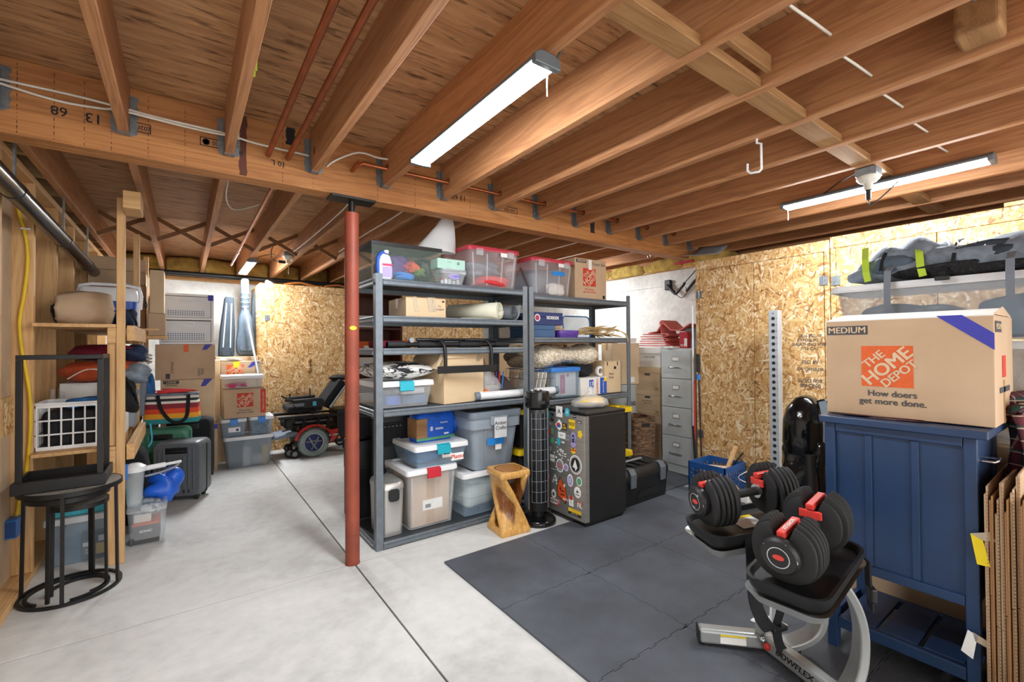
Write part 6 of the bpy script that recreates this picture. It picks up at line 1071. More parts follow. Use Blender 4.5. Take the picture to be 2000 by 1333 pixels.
hn = thing('paint_pole', 'white telescoping handle resting across the clear tote', 'handle', (-.16, 4.0, .44)); MB().cyl((-.20, -.05, .02), (.05, .02, .03), .017, n=14).build('sleeve', 'white_plastic', hn, smooth=40); MB().cyl((.05, .02, .03), (.14, .05, .033), .010, n=12).build('rod', 'white_plastic', hn, smooth=40); MB().tube(sm([(-.06, .0, -.03), (.02, .01, -.02), (.1, .03, .0), (.13, .05, .025)]), .007, 6).build('lower_rod', 'grey_print', hn)
soft('blue_shopping_bag', 'bright blue folded shopping bag behind the pitcher', 'bag', (-.12, 4.10, .20), (.2, .2, .2), 'bag_blue_film', 38, .18, p=2.2)
# nesting tables and tray frame
def nest(label, c, r, h, op, mats=('dark_stone', 'black_metal')):
    t = thing('nesting_table', label, 'side table', (c[0], c[1], 0), 0, 'round nesting tables'); MB().lathe([(0, h-.012), (r-.004, h-.012), (r-.004, h), (0, h)], n=40).build('top', mats[0], t, smooth=40); MB().lathe([(r-.004, h-.022), (r+.002, h-.022), (r+.002, h+.001), (r-.004, h+.001)], n=40).build('rim', mats[1], t, smooth=40)
    n = 44; a0 = RAD(op[0]); a1 = RAD(op[1]); MB().band([(r*.97*cos(a0+(a1-a0)*k/n), r*.97*sin(a0+(a1-a0)*k/n), .008) for k in range(n+1)], .014, .014, (0, 0, 1)).build('base_ring', mats[1], t, smooth=50)
    for a in op[2]: MB().bar((r*.96*cos(RAD(a)), r*.96*sin(RAD(a)), .014), (r*.92*cos(RAD(a)), r*.92*sin(RAD(a)), h-.012), .015, .012, (cos(RAD(a)), sin(RAD(a)), 0)).build('leg', mats[1], t)
    return t
nest('largest black-legged round nesting table under the black tray', (-.488, 3.352), .205, .565, (0, 360, (268, 345, 75, 170)))
nest('middle round nesting table inside the largest one', (-.50, 3.352), .165, .525, (-80, 230, (250, 60)))
nest('smallest round nesting table with its top showing under the others', (-.46, 3.352), .12, .47, (-60, 200, (215, 350)))
tyb = thing('tray_table', 'black square-tube tray table turned upside down on the nesting tables', 'tray table', (-.515, 3.375, .568), 0); X_, Y_ = .175, .15
m = MB()
for a, b, c, d in ((-X_, X_, -Y_, -Y_+.014), (-X_, X_, Y_-.014, Y_), (-X_, -X_+.014, -Y_+.014, Y_-.014), (X_-.014, X_, -Y_+.014, Y_-.014)): m.bx(a, b, c, d, 0, .058)
m.build('tray_rim', 'black_metal', tyb, bevel=.002); MB().bx(-X_+.014, X_-.014, -Y_+.014, Y_-.014, .0, .016).build('tray_floor', 'black_plastic', tyb)
for x in (-X_+.025, X_-.025): MB().bx(x-.012, x+.012, -Y_+.015, -Y_+.039, .017, .665).build('leg', 'black_metal', tyb, bevel=.002)
MB().bx(-X_+.013, X_-.013, -Y_+.015, -Y_+.039, .666, .69).build('top_bar', 'black_metal', tyb, bevel=.002); MB().bx(X_-.037, X_-.013, -Y_+.04, Y_-.04, .666, .69).build('top_bar', 'black_metal', tyb, bevel=.002); MB().bx(X_-.037, X_-.013, Y_-.04, Y_-.016, .017, .69).build('leg', 'black_metal', tyb, bevel=.002)
# electrics on the stud wall
yc = thing('yellow_cable', 'yellow cable stapled down the first stud of the left wall', 'cable', (0, 0, 0)); MB().tube(sm([(-.74, 3.60, 2.2), (-.745, 3.615, 2.05), (-.725, 3.625, 1.95), (-.712, 3.63, 1.80), (-.725, 3.63, 1.6), (-.742, 3.63, 1.45), (-.735, 3.63, 1.3), (-.715, 3.63, 1.15), (-.70, 3.63, 1.0), (-.70, 3.63, .8), (-.715, 3.632, .6), (-.74, 3.63, .45), (-.75, 3.63, .36)]), .0085, 8).build('sheath', 'cable_yellow', yc, smooth=60); MB().bx(-.738, -.70, 3.615, 3.638, 1.955, 1.963).build('staple', 'white_plastic', yc)
eb = thing('outlet_box', 'blue plastic electrical box on the first stud', 'electrical box', (-.765, 3.585, .27)); MB().bx(-.035, .035, -.04, .05, 0, .10).build('box', 'blue_plastic', eb, bevel=.004); MB().bx(-.03, .03, -.0412, -.039, .008, .092).build('opening', 'crate_blue', eb)
dp_ = thing('drain_pipe', 'glossy black plastic drain pipe running along the top of the left wall', 'pipe', (0, 0, 0)); MB().cyl((-.615, 1.6, 2.03), (-.635, 5.75, 1.935), .042, n=24).build('pipe', 'pipe_black', dp_, smooth=40)
for y in (2.95, 4.0, 4.9): z = 2.03-(y-1.6)/4.15*.095; x = -.615-(y-1.6)/4.15*.02; MB().cyl((x, y-.03, z+.0007), (x, y+.03, z-.0007), .0445, n=24).build('strap', 'pipe_black', dp_, smooth=40); MB().bx(x-.004, x+.004, y-.01, y+.01, z+.04, 2.26).build('strap_hanger', 'galvanised', dp_)
# ---------------------------------------------------------------- suitcases
def suitcase(label, loc, rz, w, d, h, mat, ribs=True, tilt=None):
    t = thing('suitcase', label, 'suitcase', loc, rz)
    m = MB(); 
    rg = []
    for y, k in ((-d/2, .93), (-d/2+.02, .99), (-d*.1, 1), (d*.1, 1), (d/2-.02, .99), (d/2, .93)): rg.append([(x*k, y, .035+(h-.035)/2+z*k) for x, z in rrect(w, h-.035, .05, 5)])
    m.loft(rg).build('shell', mat, t, smooth=50)
    if ribs:
        for k in range(8): x = -w*.36+w*.72*k/7; MB().bx(x-.006, x+.006, -d/2-.009, -d/2+.004, .10, h-.13 if 2 <= k <= 5 else h-.06).build('rib', mat, t, bevel=.003)
        for k in (1, 3, 5, 6): x = -w*.36+w*.72*k/7; MB().bx(x-.005, x+.005, -d/2-.006, -d/2+.004, .07, .18).build('bumper', 'black_plastic', t, bevel=.003)
    MB().bx(-w/2-.002, w/2+.002, -.008, .008, .05, h-.04).build('zip', 'black_fabric', t)
    hf = MB().bx(-.085, .085, -d/2-.004, -d/2+.01, h-.10, h-.045).build('handle_recess', 'black_plastic', t, bevel=.008); MB().tube([(-.06, -d/2-.004, h-.085), (-.055, -d/2-.014, h-.075), (.055, -d/2-.014, h-.075), (.06, -d/2-.004, h-.085)], .008, 8).build('grip', 'black_rubber', hf, smooth=60)
    for sx in (-1, 1):
        for sy in (-1, 1): MB().cyl((sx*(w/2-.05)-.012, sy*(d/2-.05), .022), (sx*(w/2-.05)+.012, sy*(d/2-.05), .022), .022, n=14).build('wheel', 'black_rubber', t, smooth=40)
    return t
suitcase('charcoal hard-shell suitcase standing in front on the concrete floor', (-.01, 4.83, 0), -23, .36, .23, .50, 'suitcase_grey')
suitcase('dark green suitcase behind the charcoal one', (-.14, 5.14, 0), -15, .37, .20, .575, 'suitcase_green')
suitcase('black fabric suitcase at the right of the striped tote bag', (.05, 5.35, 0), -12, .36, .19, .62, 'black_fabric', False)
sb = thing('striped_tote_bag', 'tote bag with rainbow stripes and black straps on top of the suitcases', 'tote bag', (-.085, 5.10, .622), -10); m = MB(); rg = []
for z, k, dd in ((0, .98, .16), (.02, 1, .18), (.20, .95, .13), (.245, .93, .05)): rg.append([(x*k, y*dd, z) for x, y in rrect(.40, 1, .12, 4)])
m.loft(rg).build('body', 'stripe_tote', sb, smooth=60); MB().bx(-.195, .195, -.028, .028, .235, .262).build('top_edge', 'grey_fabric', sb, bevel=.006)
MB().band(sm([(-.10, -.06, .25), (-.07, -.095, .14), (-.02, -.10, .05), (.03, -.10, .01), (.09, -.10, .02), (.12, -.095, .07), (.125, -.08, .16), (.125, -.06, .25)]), .028, .004, (1, 0, .3)).build('strap', 'black_fabric', sb)
soft('red_scarf', 'red cloth folded on top of the striped tote bag', 'cloth', (-.07, 5.10, .885), (.26, .07, .035), 'red_nylon', 41, .2)
soft('red_jacket', 'dark red jacket squeezed left of the striped tote bag', 'jacket', (-.25, 5.36, .62), (.08, .14, .22), 'burgundy_nylon', 43, .15); panelbox('black_crate', 'black crate behind the suitcases under the jacket', 'crate', (-.25, 5.36, 0), (.1, .18, .618), 'black_plastic', lidline=True)
# ---------------------------------------------------------------- stacks by the back wall
def lines(t, y, items):
    for it in items: patch(t, *it, y)
b3 = carton('moving_box', 'plain moving box on the floor behind the black suitcase', (.06, 5.86, 0), (.44, .36, .50), 0, 'cardboard'); patch(b3, 'dark_print', .15, .19, .03, .07, -.1806, 'recycle_mark'); patch(b3, 'tape_blue', .10, .22, .44, .49, -.1806, 'tape')
b2 = carton('moving_box', 'large moving box marked LARGE in the middle of the stack under the drawers', (.03, 5.74, .502), (.44, .40, .475), 0, 'cardboard_pale'); patch(b2, 'dark_print', -.20, -.075, .435, .465, -.2006, 'size_bar'); text('LARGE', .026, 'card_print', b2, (-.137, -.2026, .45), bold=.02); text('GRANDE', .024, 'dark_print', b2, (-.137, -.2016, .42), bold=.02); MB().prism([(.10, .40), (.14, .40), (.20, .472), (.13, .472)], -.2014, -.2004).build('tape', 'tape_blue', b2)
b1 = carton('moving_box', 'wide brown box with orange and blue tape under the white drawers', (.01, 5.72, .98), (.48, .42, .345), 0, 'cardboard'); patch(b1, 'tape_orange', -.02, .02, .27, .345, -.2106, 'tape'); MB().prism([(.13, .29), (.17, .29), (.215, .343), (.155, .343)], -.2114, -.2104).build('tape', 'tape_blue', b1); text('FRAGILE', .03, 'dark_print', b1, (-.11, -.2116, .12), (pi/2, pi/2, 0), .01); text('NAIL\nTASSE', .03, 'dark_print', b1, (.12, -.2116, .07), (pi/2, pi/2, 0), .01); patch(b1, 'dark_print', -.16, -.125, .01, .06, -.2106, 'glass_mark')
pdw = thing('plastic_organizer', 'white two-drawer plastic organiser on top of the box stack', 'drawers', (.02, 5.72, 1.328)); w, d, h = .44, .40, .50
m = MB()
for a, b, c, dd in ((-w/2, w/2, 0, .02), (-w/2, w/2, .24, .262), (-w/2, w/2, h-.022, h)): m.bx(a, b, -d/2, d/2, c, dd)
for x in (-w/2, w/2-.022): m.bx(x, x+.022, -d/2, d/2, .02, .24).bx(x, x+.022, -d/2, d/2, .262, h-.022)
m.bx(-w/2+.022, w/2-.022, d/2-.01, d/2, .02, h-.022).build('frame', 'white_plastic', pdw)
for z0 in (.024, .266):
    f = MB().bx(-w/2+.026, w/2-.026, -d/2+.006, -d/2+.012, z0, z0+.206).bx(-w/2+.026, w/2-.026, -d/2+.012, d/2-.02, z0, z0+.006).build('drawer', 'frosted_white', pdw); MB().tube([(x, -d/2+.004, z0+.165+z) for x, z in rrect(.11, .03, .012, 4)], .005, 6, True).build('handle', 'white_plastic', f)
    m = MB()
    for r_ in range(4 if z0 < .1 else 3):
        for c_ in range(16): m.bx(-.155+c_*.019, -.145+c_*.019, -d/2+.0048, -d/2+.0062, z0+.02+r_*.018, z0+.029+r_*.018)
    m.build('vent_holes', 'slate_blue_card', f)['kind'] = 'stuff'
patch(pdw, 'tape_blue', .17, .215, .44, .495, -.2006, 'tape'); soft('yarn', 'pink and yellow yarn in the lower plastic drawer', 'yarn', (-.08, 5.60, 1.36), (.10, .1, .11), 'magenta_print', 44, .2); soft('grey_knit', 'grey knitting filling the plastic drawers', 'knitting', (.08, 5.70, 1.36), (.2, .24, .12), 'grey_fabric', 45, .1)
t5 = tote('storage_tote', 'smoky clear tote with a white lid on the floor beside the boxes', (.565, 5.80, 0), (.45, .36, .335), 0, 'clear_grey', 'frosted_lid', None, taper=.86); panelbox('white_bottle_box', 'narrow white box inside the floor tote by the closet', 'box', (.54, 5.68, .008), (.07, .05, .2), 'white_card'); soft('white_towel', 'white towel inside the floor tote by the closet', 'towel', (.64, 5.73, .008), (.16, .16, .1), 'white_cloth', 47, .1); panelbox('cereal_box', 'yellow and pink box inside the floor tote by the closet', 'box', (.715, 5.72, .008), (.05, .1, .2), 'yellow_print')
t6 = tote('small_tote', 'small clear tote with a blue latch and a white card, left of the pair', (.425, 5.80, .337), (.235, .30, .19), 0, 'clear_blue', 'frosted_lid', 'blue_plastic', taper=.85); patch(t6, 'white_print', -.05, .06, .05, .1, -.142, 'card'); patch(t6, 'navy_card', .02, .045, .06, .085, -.1435, 'print')
t7 = tote('small_tote', 'small clear tote with a blue latch and dark cords, right of the pair', (.685, 5.80, .337), (.235, .30, .195), 0, 'clear_blue', 'frosted_lid', 'blue_plastic', taper=.85); soft('cord_bundle', 'dark cord bundle inside the right small tote', 'cord', (.70, 5.75, .35), (.12, .13, .10), 'black_plastic', 48, .25)
h5 = carton('moving_box', 'small orange-logo moving box on the pair of small totes', (.53, 5.82, .534), (.39, .34, .31), 0, 'cardboard'); home_logo(h5, .0, .19, .15, -.1706, 'red_print'); text('How doers\nget more done', .026, 'dark_print', h5, (0, -.1716, .07), bold=.012); patch(h5, 'red_print', .145, .196, .04, .30, -.1706, 'side_band'); text('HEAVY DUTY SMALL', .022, 'card_print', h5, (.17, -.1726, .17), (pi/2, pi/2, 0), .02)
t8 = tote('shoe_tote', 'shallow clear tote with a white lid above the small moving box', (.515, 5.82, .848), (.38, .32, .14), 0, 'clear_plastic', 'white_plastic', None, taper=.93); soft('red_yarn', 'pink tissue inside the shallow clear tote', 'tissue', (.45, 5.74, .86), (.18, .16, .05), 'magenta_print', 50, .2)
h6 = carton('moving_box', 'orange-logo moving box with blue and yellow tape under the guitar bags', (.53, 6.22, .60), (.40, .33, .53), 0, 'cardboard'); home_logo(h6, -.06, .41, .17, -.1656); MB().prism([(.06, .46), (.10, .46), (.19, .525), (.11, .525)], -.1664, -.1654).build('tape', 'tape_blue', h6); patch(h6, 'tape_yellow', -.08, -.02, .46, .532, -.1662, 'tape')
carton('moving_box', 'plain moving box on the floor behind the small totes', (.53, 6.22, 0), (.41, .34, .598), 0, 'cardboard'); carton('moving_box', 'tall plain moving box between the drawer stack and the logo boxes', (.29, 6.22, .0), (.07, .36, 1.15), 0, 'cardboard_pale')
carton('moving_box', 'pair of stacked boxes against the back wall under the guitar bags', (.52, 6.64, 0), (.44, .44, 1.18), 0, 'cardboard')
soft('white_rag', 'crumpled white paper on the logo box by the guitar bags', 'paper', (.43, 6.2, 1.132), (.22, .2, .04), 'white_cloth', 52, .2)
gc = thing('guitar_case', 'dark grey guitar case with two light stripes leaning on the back wall', 'guitar case', (.415, 6.66, 1.185), 0, rot=(RAD(-6), RAD(3), 0))
MB().loft([[(x*k, y, z) for x, y in ((-.085, -.05), (-.07, -.065), (.07, -.065), (.085, -.05), (.085, .05), (-.085, .05))] for z, k in ((0, .95), (.05, 1), (.3, .95), (.62, .68), (.72, .6), (.74, .5))]).build('shell', 'guitar_nylon_dark', gc, smooth=30)
for x in (-.035, .035): MB().bar((x*1.1, -.068, .10), (x*.75, -.066, .66), .014, .006, (0, 1, 0)).build('stripe', 'grey_trim', gc)
for x in (-.05, .05): MB().bx(x-.012, x+.012, -.072, -.06, .0, .05).build('foot', 'black_plastic', gc)
gg = thing('guitar_bag', 'blue-grey padded guitar gig bag leaning beside the strand board closet', 'guitar bag', (.625, 6.62, 1.185), 0, rot=(RAD(-5), 0, 0)); m = MB(); rg = []
for z, wd, dp in ((0, .075, .05), (.03, .10, .065), (.14, .112, .07), (.26, .10, .068), (.34, .082, .066), (.42, .088, .062), (.50, .075, .055), (.56, .052, .045), (.60, .045, .04), (.95, .052, .038), (1.0, .045, .03)): rg.append([(wd*math.copysign(abs(cos(2*pi*k/20))**.8, cos(2*pi*k/20)), dp*math.copysign(abs(sin(2*pi*k/20))**.7, sin(2*pi*k/20)), z) for k in range(20)])
m.loft(rg).build('padded_body', 'guitar_nylon', gg, smooth=60, sub=1); MB().loft([[(x, -.075+dy, .15+z) for x, z in rrect(.13, .18, .03, 4)] for dy in (.01, -.004)]).build('pocket', 'guitar_nylon', gg, smooth=40)
for z in (.30, .62, .68, .74, .8): MB().tube([(-.05, -.042, z), (0, -.058, z-.02), (.05, -.042, z+.005)], .005, 6).build('crease', 'guitar_nylon', gg, smooth=60)
gs2 = thing('guitar_bag', 'slim dark instrument bag between the gig bag and the closet', 'guitar bag', (.70, 6.76, 1.185), 0, rot=(RAD(-4), RAD(3), 0)); MB().loft([[(x*k, y*k, z) for x, y in rrect(.06, .12, .02, 3)] for z, k in ((0, .9), (.1, 1), (.7, .9), (.85, .4))]).build('body', 'guitar_nylon_dark', gs2, smooth=50)
pole('brushed aluminium tube leaning in front of the guitar bags', (.69, 5.965, .99), (.60, 6.45, 1.80), .014, 'silver_paint', cat='tube')
# ---------------------------------------------------------------- power wheelchair
wc = thing('power_wheelchair', 'red and black power wheelchair parked in front of the rear strand board closet', 'wheelchair', (1.23, 5.72, 0), 0)
def cwheel(x, y, r, w, big=True):
    t = MB().lathe([(r*.66, -w/2), (r*.92, -w/2), (r, -w*.25), (r, w*.25), (r*.92, w/2), (r*.66, w/2), (r*.66, -w/2)], (x, y, r), 32, 'y').build('wheel', 'wheel_grey' if big else 'black_rubber', wc, smooth=40)
    if big:
        m = MB()
        for k in range(40): a = 2*pi*k/40; m.box((x+(r-.001)*cos(a), y, r+(r-.001)*sin(a)), (.008, w*.9, .008), (0, -a, 0))
        m.build('tread', 'wheel_grey', t)['kind'] = 'stuff'
        MB().lathe([(r*.60, -w*.3), (r*.68, -w*.35), (r*.68, w*.35), (r*.60, w*.3)], (x, y, r), 32, 'y').build('rim', 'silver_paint', t, smooth=40); MB().lathe([(0, -w*.28), (r*.6, -w*.2), (r*.6, w*.2), (0, w*.28)], (x, y, r), 28, 'y').build('hub', 'navy_card', t, smooth=40)
        for k in range(3): a = RAD(90+120*k); P = [(x+r*(.40*cos(a)+.42*cos(a+pi)*0+.30*cos(a+b)), y-w*.34, r+r*(.40*sin(a)+.30*sin(a+b))) for b in [RAD(j) for j in range(90, 271, 20)]]; MB().tube(P, r*.045, 6).build('spoke_arc', 'silver_paint', t, smooth=60)
    else: MB().lathe([(0, -w*.4), (r*.55, -w*.45), (r*.6, -w*.3), (r*.6, w*.3), (0, w*.4)], (x, y, r), 20, 'y').build('hub', 'grey_print', t, smooth=40)
for y in (-.02, .50): cwheel(0, y, .168, .07)
for y in (.02, .44): cwheel(-.195, y, .05, .035, False)
cwheel(-.235, .10, .055, .03, False); cwheel(.42, .06, .065, .04, False); cwheel(.42, .42, .065, .04, False)
MB().bx(-.15, .46, .06, .42, .12, .27).build('chassis', 'black_plastic', wc, bevel=.02); MB().bx(.28, .50, .05, .43, .16, .52).build('battery_box', 'black_plastic', wc, bevel=.02)
for y in (-.055, .535): MB().band([(.205*cos(RAD(a)), y, .168+.205*sin(RAD(a))) for a in range(165, 5, -12)], .07, .018, (0, 1, 0)).build('fender', 'candy_red', wc, smooth=50)
MB().prism([(.15, .30), (.27, .31), (.245, .20), (.20, .155), (.17, .17), (.20, .24)], -.075, -.045, 'xz').build('side_shroud', 'candy_red', wc, bevel=.006); text('Quantum', .035, 'white_print', wc, (.215, -.0775, .245), bold=.01, sx=.8)
MB().bx(-.12, .06, .0, .47, .26, .33).build('red_cover', 'candy_red', wc, bevel=.02)
MB().lathe([(0, 0), (.016, 0), (.016, -.006), (0, -.006)], (.28, -.06, .20), 12, 'y').build('reflector', 'orange_plastic', wc)
for y, s in ((.06, 1), (.42, 1)):
    MB().bar((-.36, y, .47), (.36, y, .46), .03, .025).build('seat_rail', 'black_metal', wc, bevel=.004); MB().bar((-.38, y-.02, .495), (.1, y-.02, .49), .02, .012).build('slide_rail', 'silver_paint', wc, bevel=.003)
    MB().bar((.0, y, .47), (.02, y, .56), .035, .03, (0, 1, 0)).build('post', 'black_metal', wc)
    MB().bar((-.22, y-.05, .66), (.10, y-.05, .67), .075, .045).build('arm_pad', 'black_rubber', wc, bevel=.016, seg=3); MB().bar((.03, y-.05, .50), (.05, y-.05, .65), .03, .02, (0, 1, 0)).build('arm_post', 'black_metal', wc)
MB().bx(-.26, .12, .04, .44, .525, .60).build('seat_cushion', 'black_fabric', wc, bevel=.025, seg=3); MB().bx(-.10, .12, -.03, -.01, .58, .67).build('side_guard', 'black_plastic', wc, bevel=.006); patch(wc, 'teal_print', -.01, .03, .60, .65, -.031, 'sticker')
for k, z in enumerate((.34, .385, .42)): MB().bx(-.22+.05*k, .25, .12, .36, z, z+.025).build('seat_lift', 'black_metal' if k != 1 else 'grey_tote_dark', wc, bevel=.005)
for x in (-.10, .06, .18): MB().bar((x, .10, .30), (x+.03, .10, .47), .03, .03, (0, 1, 0)).build('lift_post', 'black_metal', wc)
MB().loft([[(.14+.22*t_+dx, y, .57+.30*t_+dz) for dx, y, dz in ((-.03, .05, .02), (-.05, .24, .035), (-.03, .43, .02), (.05, .43, -.03), (.05, .05, -.03))] for t_ in (0, .15, .5, .9, 1)]).build('backrest', 'black_fabric', wc, smooth=50); MB().bar((.2, .02, .56), (.42, .02, .86), .02, .03, (0, 1, 0)).build('back_cane', 'silver_paint', wc)
MB().blob((.36, .24, .90), (.22, .26, .07), 3, .05).build('headrest', 'black_rubber', wc, smooth=180); MB().bar((.36, .24, .86), (.40, .24, .78), .02, .02, (0, 1, 0)).build('headrest_post', 'black_metal', wc)
MB().bar((-.30, .0, .685), (-.22, .0, .67), .06, .04).build('joystick_box', 'black_plastic', wc, bevel=.012); MB().cyl((-.255, 0, .69), (-.25, 0, .74), .006, n=8).build('joystick', 'black_plastic', wc); MB().blob((-.25, 0, .745), (.025, .025, .025), 1, 0, 10, 8).build('joystick_knob', 'black_rubber', wc, smooth=180); MB().bar((-.34, .0, .735), (-.26, .0, .69), .03, .02).build('control_wing', 'black_plastic', wc, bevel=.006); MB().cyl((-.03, .02, .64), (-.03, .02, .80), .007, n=8).build('antenna_post', 'black_metal', wc)
MB().prism([(-.43, .235), (-.41, .255), (-.20, .30), (-.14, .285), (-.16, .25), (-.40, .225)], .06, .42, 'xz').build('footplate', 'grey_tote_dark', wc, bevel=.004); MB().bar((-.17, .24, .28), (-.12, .24, .47), .05, .04, (0, 1, 0)).build('legrest_post', 'black_metal', wc)
for y in (.08, .30): MB().blob((-.255, y, .40), (.10, .12, .12), 7, .05).build('calf_pad', 'black_rubber', wc, smooth=180)
MB().bar((-.21, .08, .06), (-.08, .08, .17), .03, .04, (0, 1, 0)).build('caster_arm', 'black_metal', wc); MB().bar((-.21, .42, .06), (-.08, .42, .17), .03, .04, (0, 1, 0)).build('caster_arm', 'black_metal', wc)
MB().tube(sm([(-.21, .05, .62), (-.16, .03, .56), (-.12, .05, .50)]), .005, 6).build('control_cable', 'black_plastic', wc)
# ---------------------------------------------------------------- pipes, cables and fittings overhead
def copper(label, pts, r=.0135, fit=()):
    t = thing('copper_pipe', label, 'pipe', (0, 0, 0)); MB().tube(pts, r, 12).build('pipe', 'copper', t, smooth=60)
    for p, q in fit: MB().cyl(p, q, r*1.25, n=12).build('coupling', 'copper', t, smooth=40)
    return t
copper('left copper pipe of the pair running under the subfloor in front of the beam', [(.36, -2.2, 2.335), (.36, 2.712, 2.318)]); copper('right copper pipe of the pair running under the subfloor in front of the beam', [(.455, -2.2, 2.34), (.455, 2.712, 2.322)])
copper('copper pipe continuing behind the beam to the rear light', [(.425, 2.83, 2.25), (.43, 6.1, 2.24)], .011, (((.43, 5.2, 2.243), (.43, 5.28, 2.242)),))
copper('thin copper pipe threaded through the joists beside the beam', [(.80, 2.706, 2.33), (.80, 2.62, 2.335), (.83, 2.60, 2.345), (4.05, 2.60, 2.36)], .011, (((.80, 2.63, 2.333), (.80, 2.58, 2.337)), ((.83, 2.60, 2.345), (.875, 2.60, 2.345))))
for k in range(3, 12): MB().lathe([(.012, -.0015), (.021, -.0015), (.021, 0), (.012, 0)], (XK[k]-.0003, 2.60, 2.356), 16, 'x').build('bored_hole', 'dark_wood', joists[k]).parent = ce
def cable(label, pts, r=.0055, mat='cable_white', cat='cable'):
    t = thing('cable', label, cat, (0, 0, 0)); MB().tube(sm(pts, 4), r, 7).build('sheath', mat, t, smooth=60); return t
cable('upper of two white cables strung along the beam face at the left', [(-.66, 2.695, 2.385), (-.4, 2.690, 2.388), (-.25, 2.662, 2.372), (-.1, 2.690, 2.375), (.14, 2.66, 2.362), (.3, 2.69, 2.358), (.56, 2.70, 2.36)]); cable('lower of two white cables strung along the beam face at the left', [(-.66, 2.69, 2.375), (-.45, 2.698, 2.352), (-.3, 2.698, 2.362), (-.235, 2.662, 2.358), (0, 2.69, 2.362), (.14, 2.656, 2.35), (.2, 2.68, 2.37)])
cable('white cable running up the side of the second joist', [(.22, 2.66, 2.345), (.215, 2.62, 2.39), (.213, 2.3, 2.40), (.212, 1.5, 2.38), (.212, .5, 2.36), (.212, -.8, 2.37)])
fg = thing('paper_flag', 'scrap of lime green tape on the white cable by the second joist', 'tape', (.214, 1.93, 2.385)); MB().prism([(-.03, 0), (.03, 0), (.04, -.06), (.012, -.045), (-.02, -.065)], -.002, .004, 'yz').build('flag', 'lime_webbing', fg)
cable('white cable leaving the beam and following the joist to the near light', [(.66, 2.71, 2.325), (.70, 2.68, 2.36), (.82, 2.64, 2.42), (.93, 2.60, 2.40), (1.0185, 2.55, 2.41), (1.0185, 2.2, 2.42), (1.0185, 1.8, 2.405), (1.0185, 1.4, 2.43), (1.03, 1.0, 2.42), (1.06, .8, 2.43)])
cable('white cable end on the third joist face', [(.612, 2.68, 2.31), (.614, 2.66, 2.36), (.613, 2.5, 2.45)], .005)
for k in range(5, 10): cable(['white cable stub emerging from the fifth joist', 'white cable stub emerging from the sixth joist', 'white cable stub emerging from the seventh joist', 'white cable stub emerging from the eighth joist', 'white cable stub emerging from the ninth joist'][k-5], [(XK[k]+.037, .64, 2.40), (XK[k]+.14, .63, 2.36), (XK[k]+.27, .605, 2.338), (XK[k+1]+.002, .60, 2.345)], .005)
cable('loose white cable sagging from the rear joist to the copper pipe', [(.21, 3.1, 2.30), (.22, 3.5, 2.27), (.30, 3.9, 2.31), (.42, 3.6, 2.29)], .0045); cable('thin white cable along the rear joist beside the column', [(.93, 2.9, 2.32), (.925, 3.4, 2.28), (.92, 4.4, 2.275), (.93, 5.2, 2.30)], .005); cable('white cable tied along the rear joist above the terrarium', [(1.30, 2.86, 2.30), (1.295, 3.3, 2.28), (1.29, 4.0, 2.285), (1.285, 4.8, 2.27)], .006)
hk = thing('utility_hook', 'white J-shaped utility hook screwed into a joist', 'hook', (2.21, 1.05, 2.268)); MB().tube([(0, 0, .0), (0, 0, -.02), (0.0, -.02, -.03), (.0, -.02, -.15), (0, -.01, -.16), (0, .03, -.155), (0, .045, -.14), (0, .045, -.105)], .0055, 8).build('wire', 'white_plastic', hk, smooth=60)
def lampholder(label, loc, mat='porcelain', amber=False):
    t = thing('lamp_holder', label, 'lamp holder', loc); MB().lathe([(0, 0), (.055, 0), (.055, -.012), (.04, -.03), (.026, -.036), (0, -.036)], n=24).build('base', mat, t, smooth=40); MB().lathe([(.014, -.034), (.022, -.034), (.02, -.075), (.014, -.075)], n=18).build('socket', 'socket_amber' if amber else mat, t, smooth=40); MB().bx(-.05, .05, -.05, .05, 0, .045).build('junction_box', 'galvanised', t, bevel=.004); return t
a1 = lampholder('white porcelain lamp holder with a plug adapter in front of the right-hand light', (3.12, .875, 2.228)); MB().cyl((0, 0, -.07), (0, 0, -.13), .013, n=12).build('plug_adapter', 'black_plastic', a1, smooth=40); MB().tube(sm([(0, 0, -.13), (.0, -.01, -.16), (.02, -.06, -.12), (.05, -.12, -.05)]), .004, 6).build('cord', 'black_plastic', a1)
a2 = lampholder('bare yellowed lamp socket dangling near the top of the room', (1.09, .97, 2.42), 'black_plastic', True); MB().box((-.05, .0, -.02), (.05, .03, .07), (.3, .5, .2)).build('bracket', 'galvanised', a2, bevel=.004); MB().tube(sm([(.03, 0, 0), (.08, -.02, -.02), (.1, -.03, -.07), (.06, -.02, -.09), (.03, 0, -.06)]), .004, 6).build('cord', 'black_plastic', a2); MB().box((.06, -.01, -.055), (.03, .03, .05), (.2, .6, 0)).build('tape_wrap', 'black_plastic', a2, bevel=.005)
a3 = lampholder('white porcelain lamp holder with a black plug under the rear joists', (.93, 5.5, 2.30)); MB().bx(-.10, -.03, -.015, .015, -.085, -.055).build('plug', 'black_plastic', a3, bevel=.004); MB().tube(sm([(-.10, 0, -.07), (-.16, 0, -.05), (-.17, 0, .03), (-.15, -.01, .10)]), .004, 6).build('cord', 'black_plastic', a3); MB().cyl((0, 0, -.075), (0, 0, -.20), .0022, n=6).build('pull_chain', 'chrome', a3)
wp_ = thing('waste_pipe', 'dark horizontal waste pipe across the rear of the ceiling', 'pipe', (0, 0, 0)); MB().cyl((-.58, 6.95, 2.225), (3.6, 6.95, 2.20), .03, n=18).build('pipe', 'pipe_black', wp_, smooth=40)
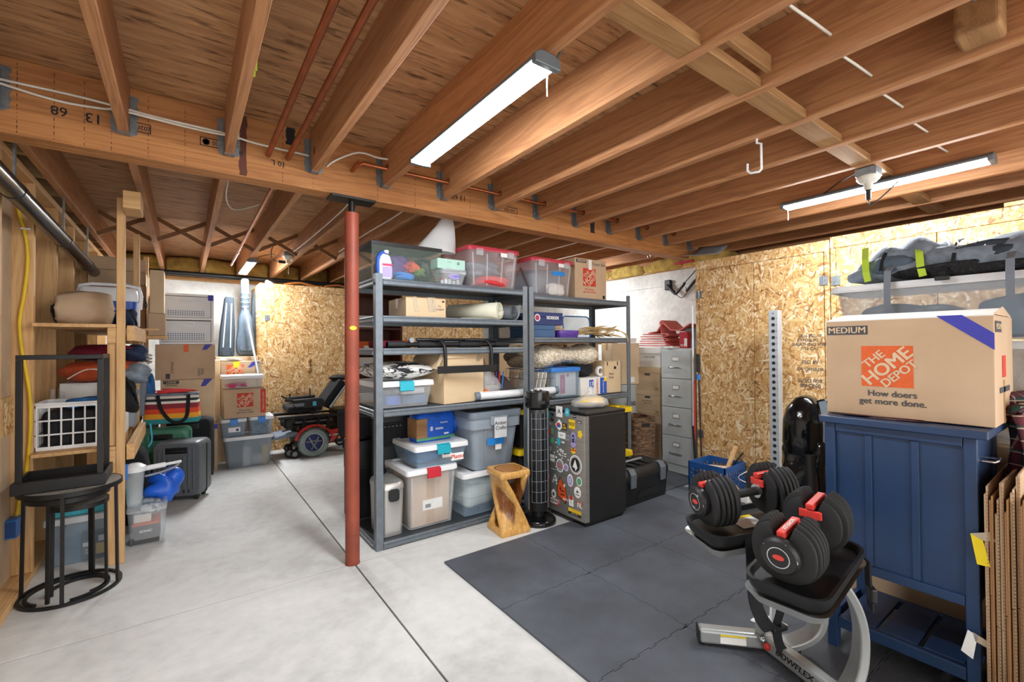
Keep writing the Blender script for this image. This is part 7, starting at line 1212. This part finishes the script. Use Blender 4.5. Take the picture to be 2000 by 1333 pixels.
oh = thing('hanger', 'curved orange-brown wooden hanger lying at the left on the rear closet', 'hanger', (1.24, 6.45, 2.092)); MB().tube(sm([(-.2, 0, .012), (-.1, 0, .035), (0, 0, .045), (.1, 0, .028), (.2, 0, .012), (.26, 0, .016)]), .013, 8).build('bar', 'hanger_wood', oh, smooth=60)
o2 = dup(oh, (1.72, 6.43, 2.092), 0, 'curved orange-brown wooden hanger lying at the right on the rear closet'); oh['group'] = o2['group'] = 'wooden hangers on the closet'
rp = paper_roll('paper_roll', 'white paper roll lying at the left end of the rear closet top', (.84, 6.42, 2.12), (1.0, 6.75, 2.12), .012, .026, 'vinyl_white', 2)
dk = thing('duct_scrap', 'bent scrap of dark sheet metal above the strand board closet', 'sheet metal', (4.02, 2.52, 2.10)); m = MB(); m.grid(8, 6, lambda u, v: (-.12+.3*u, -.25+.3*v, .02+.12*u*u+.03*v)); m.build('sheet', 'grey_print', dk, solid=.004, smooth=180)
kr = thing('key_ring', 'steel ring hanging from the underside of the beam', 'ring', (3.64, 2.76, 2.178)); MB().tube([(.022*cos(2*pi*k/16), 0, -.03+.022*sin(2*pi*k/16)) for k in range(16)], .0025, 6, True).build('ring', 'chrome', kr); MB().cyl((0, 0, 0), (0, 0, -.01), .003, n=6).build('screw_eye', 'chrome', kr)
mr = thing('monitor_arm', 'black articulated bracket hanging on the concrete wall', 'bracket', (4.66, 3.1, 2.0)); MB().bx(-.02, .03, .12, .20, -.06, .06).build('mount_plate', 'black_metal', mr, bevel=.01); MB().tube([(-.01, .16, 0), (-.03, .10, -.06), (-.03, .04, -.12)], .018, 8).build('arm', 'black_metal', mr, smooth=60); MB().tube([(-.03, .04, -.12), (-.03, -.06, -.03), (-.03, -.08, -.0)], .016, 8).build('arm', 'black_plastic', mr, smooth=60); MB().tube([(-.03, -.10, -.10), (-.03, -.2, .0), (-.03, -.24, .03)], .016, 8).build('arm', 'black_plastic', mr, smooth=60); MB().tube(sm([(-.03, .03, -.13), (-.03, -.04, -.17), (-.03, -.1, -.12), (-.03, -.09, -.05)]), .004, 6).build('cable', 'black_plastic', mr); MB().bar((-.03, -.06, -.02), (-.03, -.26, .16), .008, .008).build('tension_rod', 'black_metal', mr)
rdm = thing('measuring_stick', 'short red level lying on the sill of the concrete wall', 'level', (4.62, 3.02, 2.216)); MB().bx(-.015, .015, -.12, .12, 0, .03).build('body', 'red_plastic', rdm, bevel=.003)
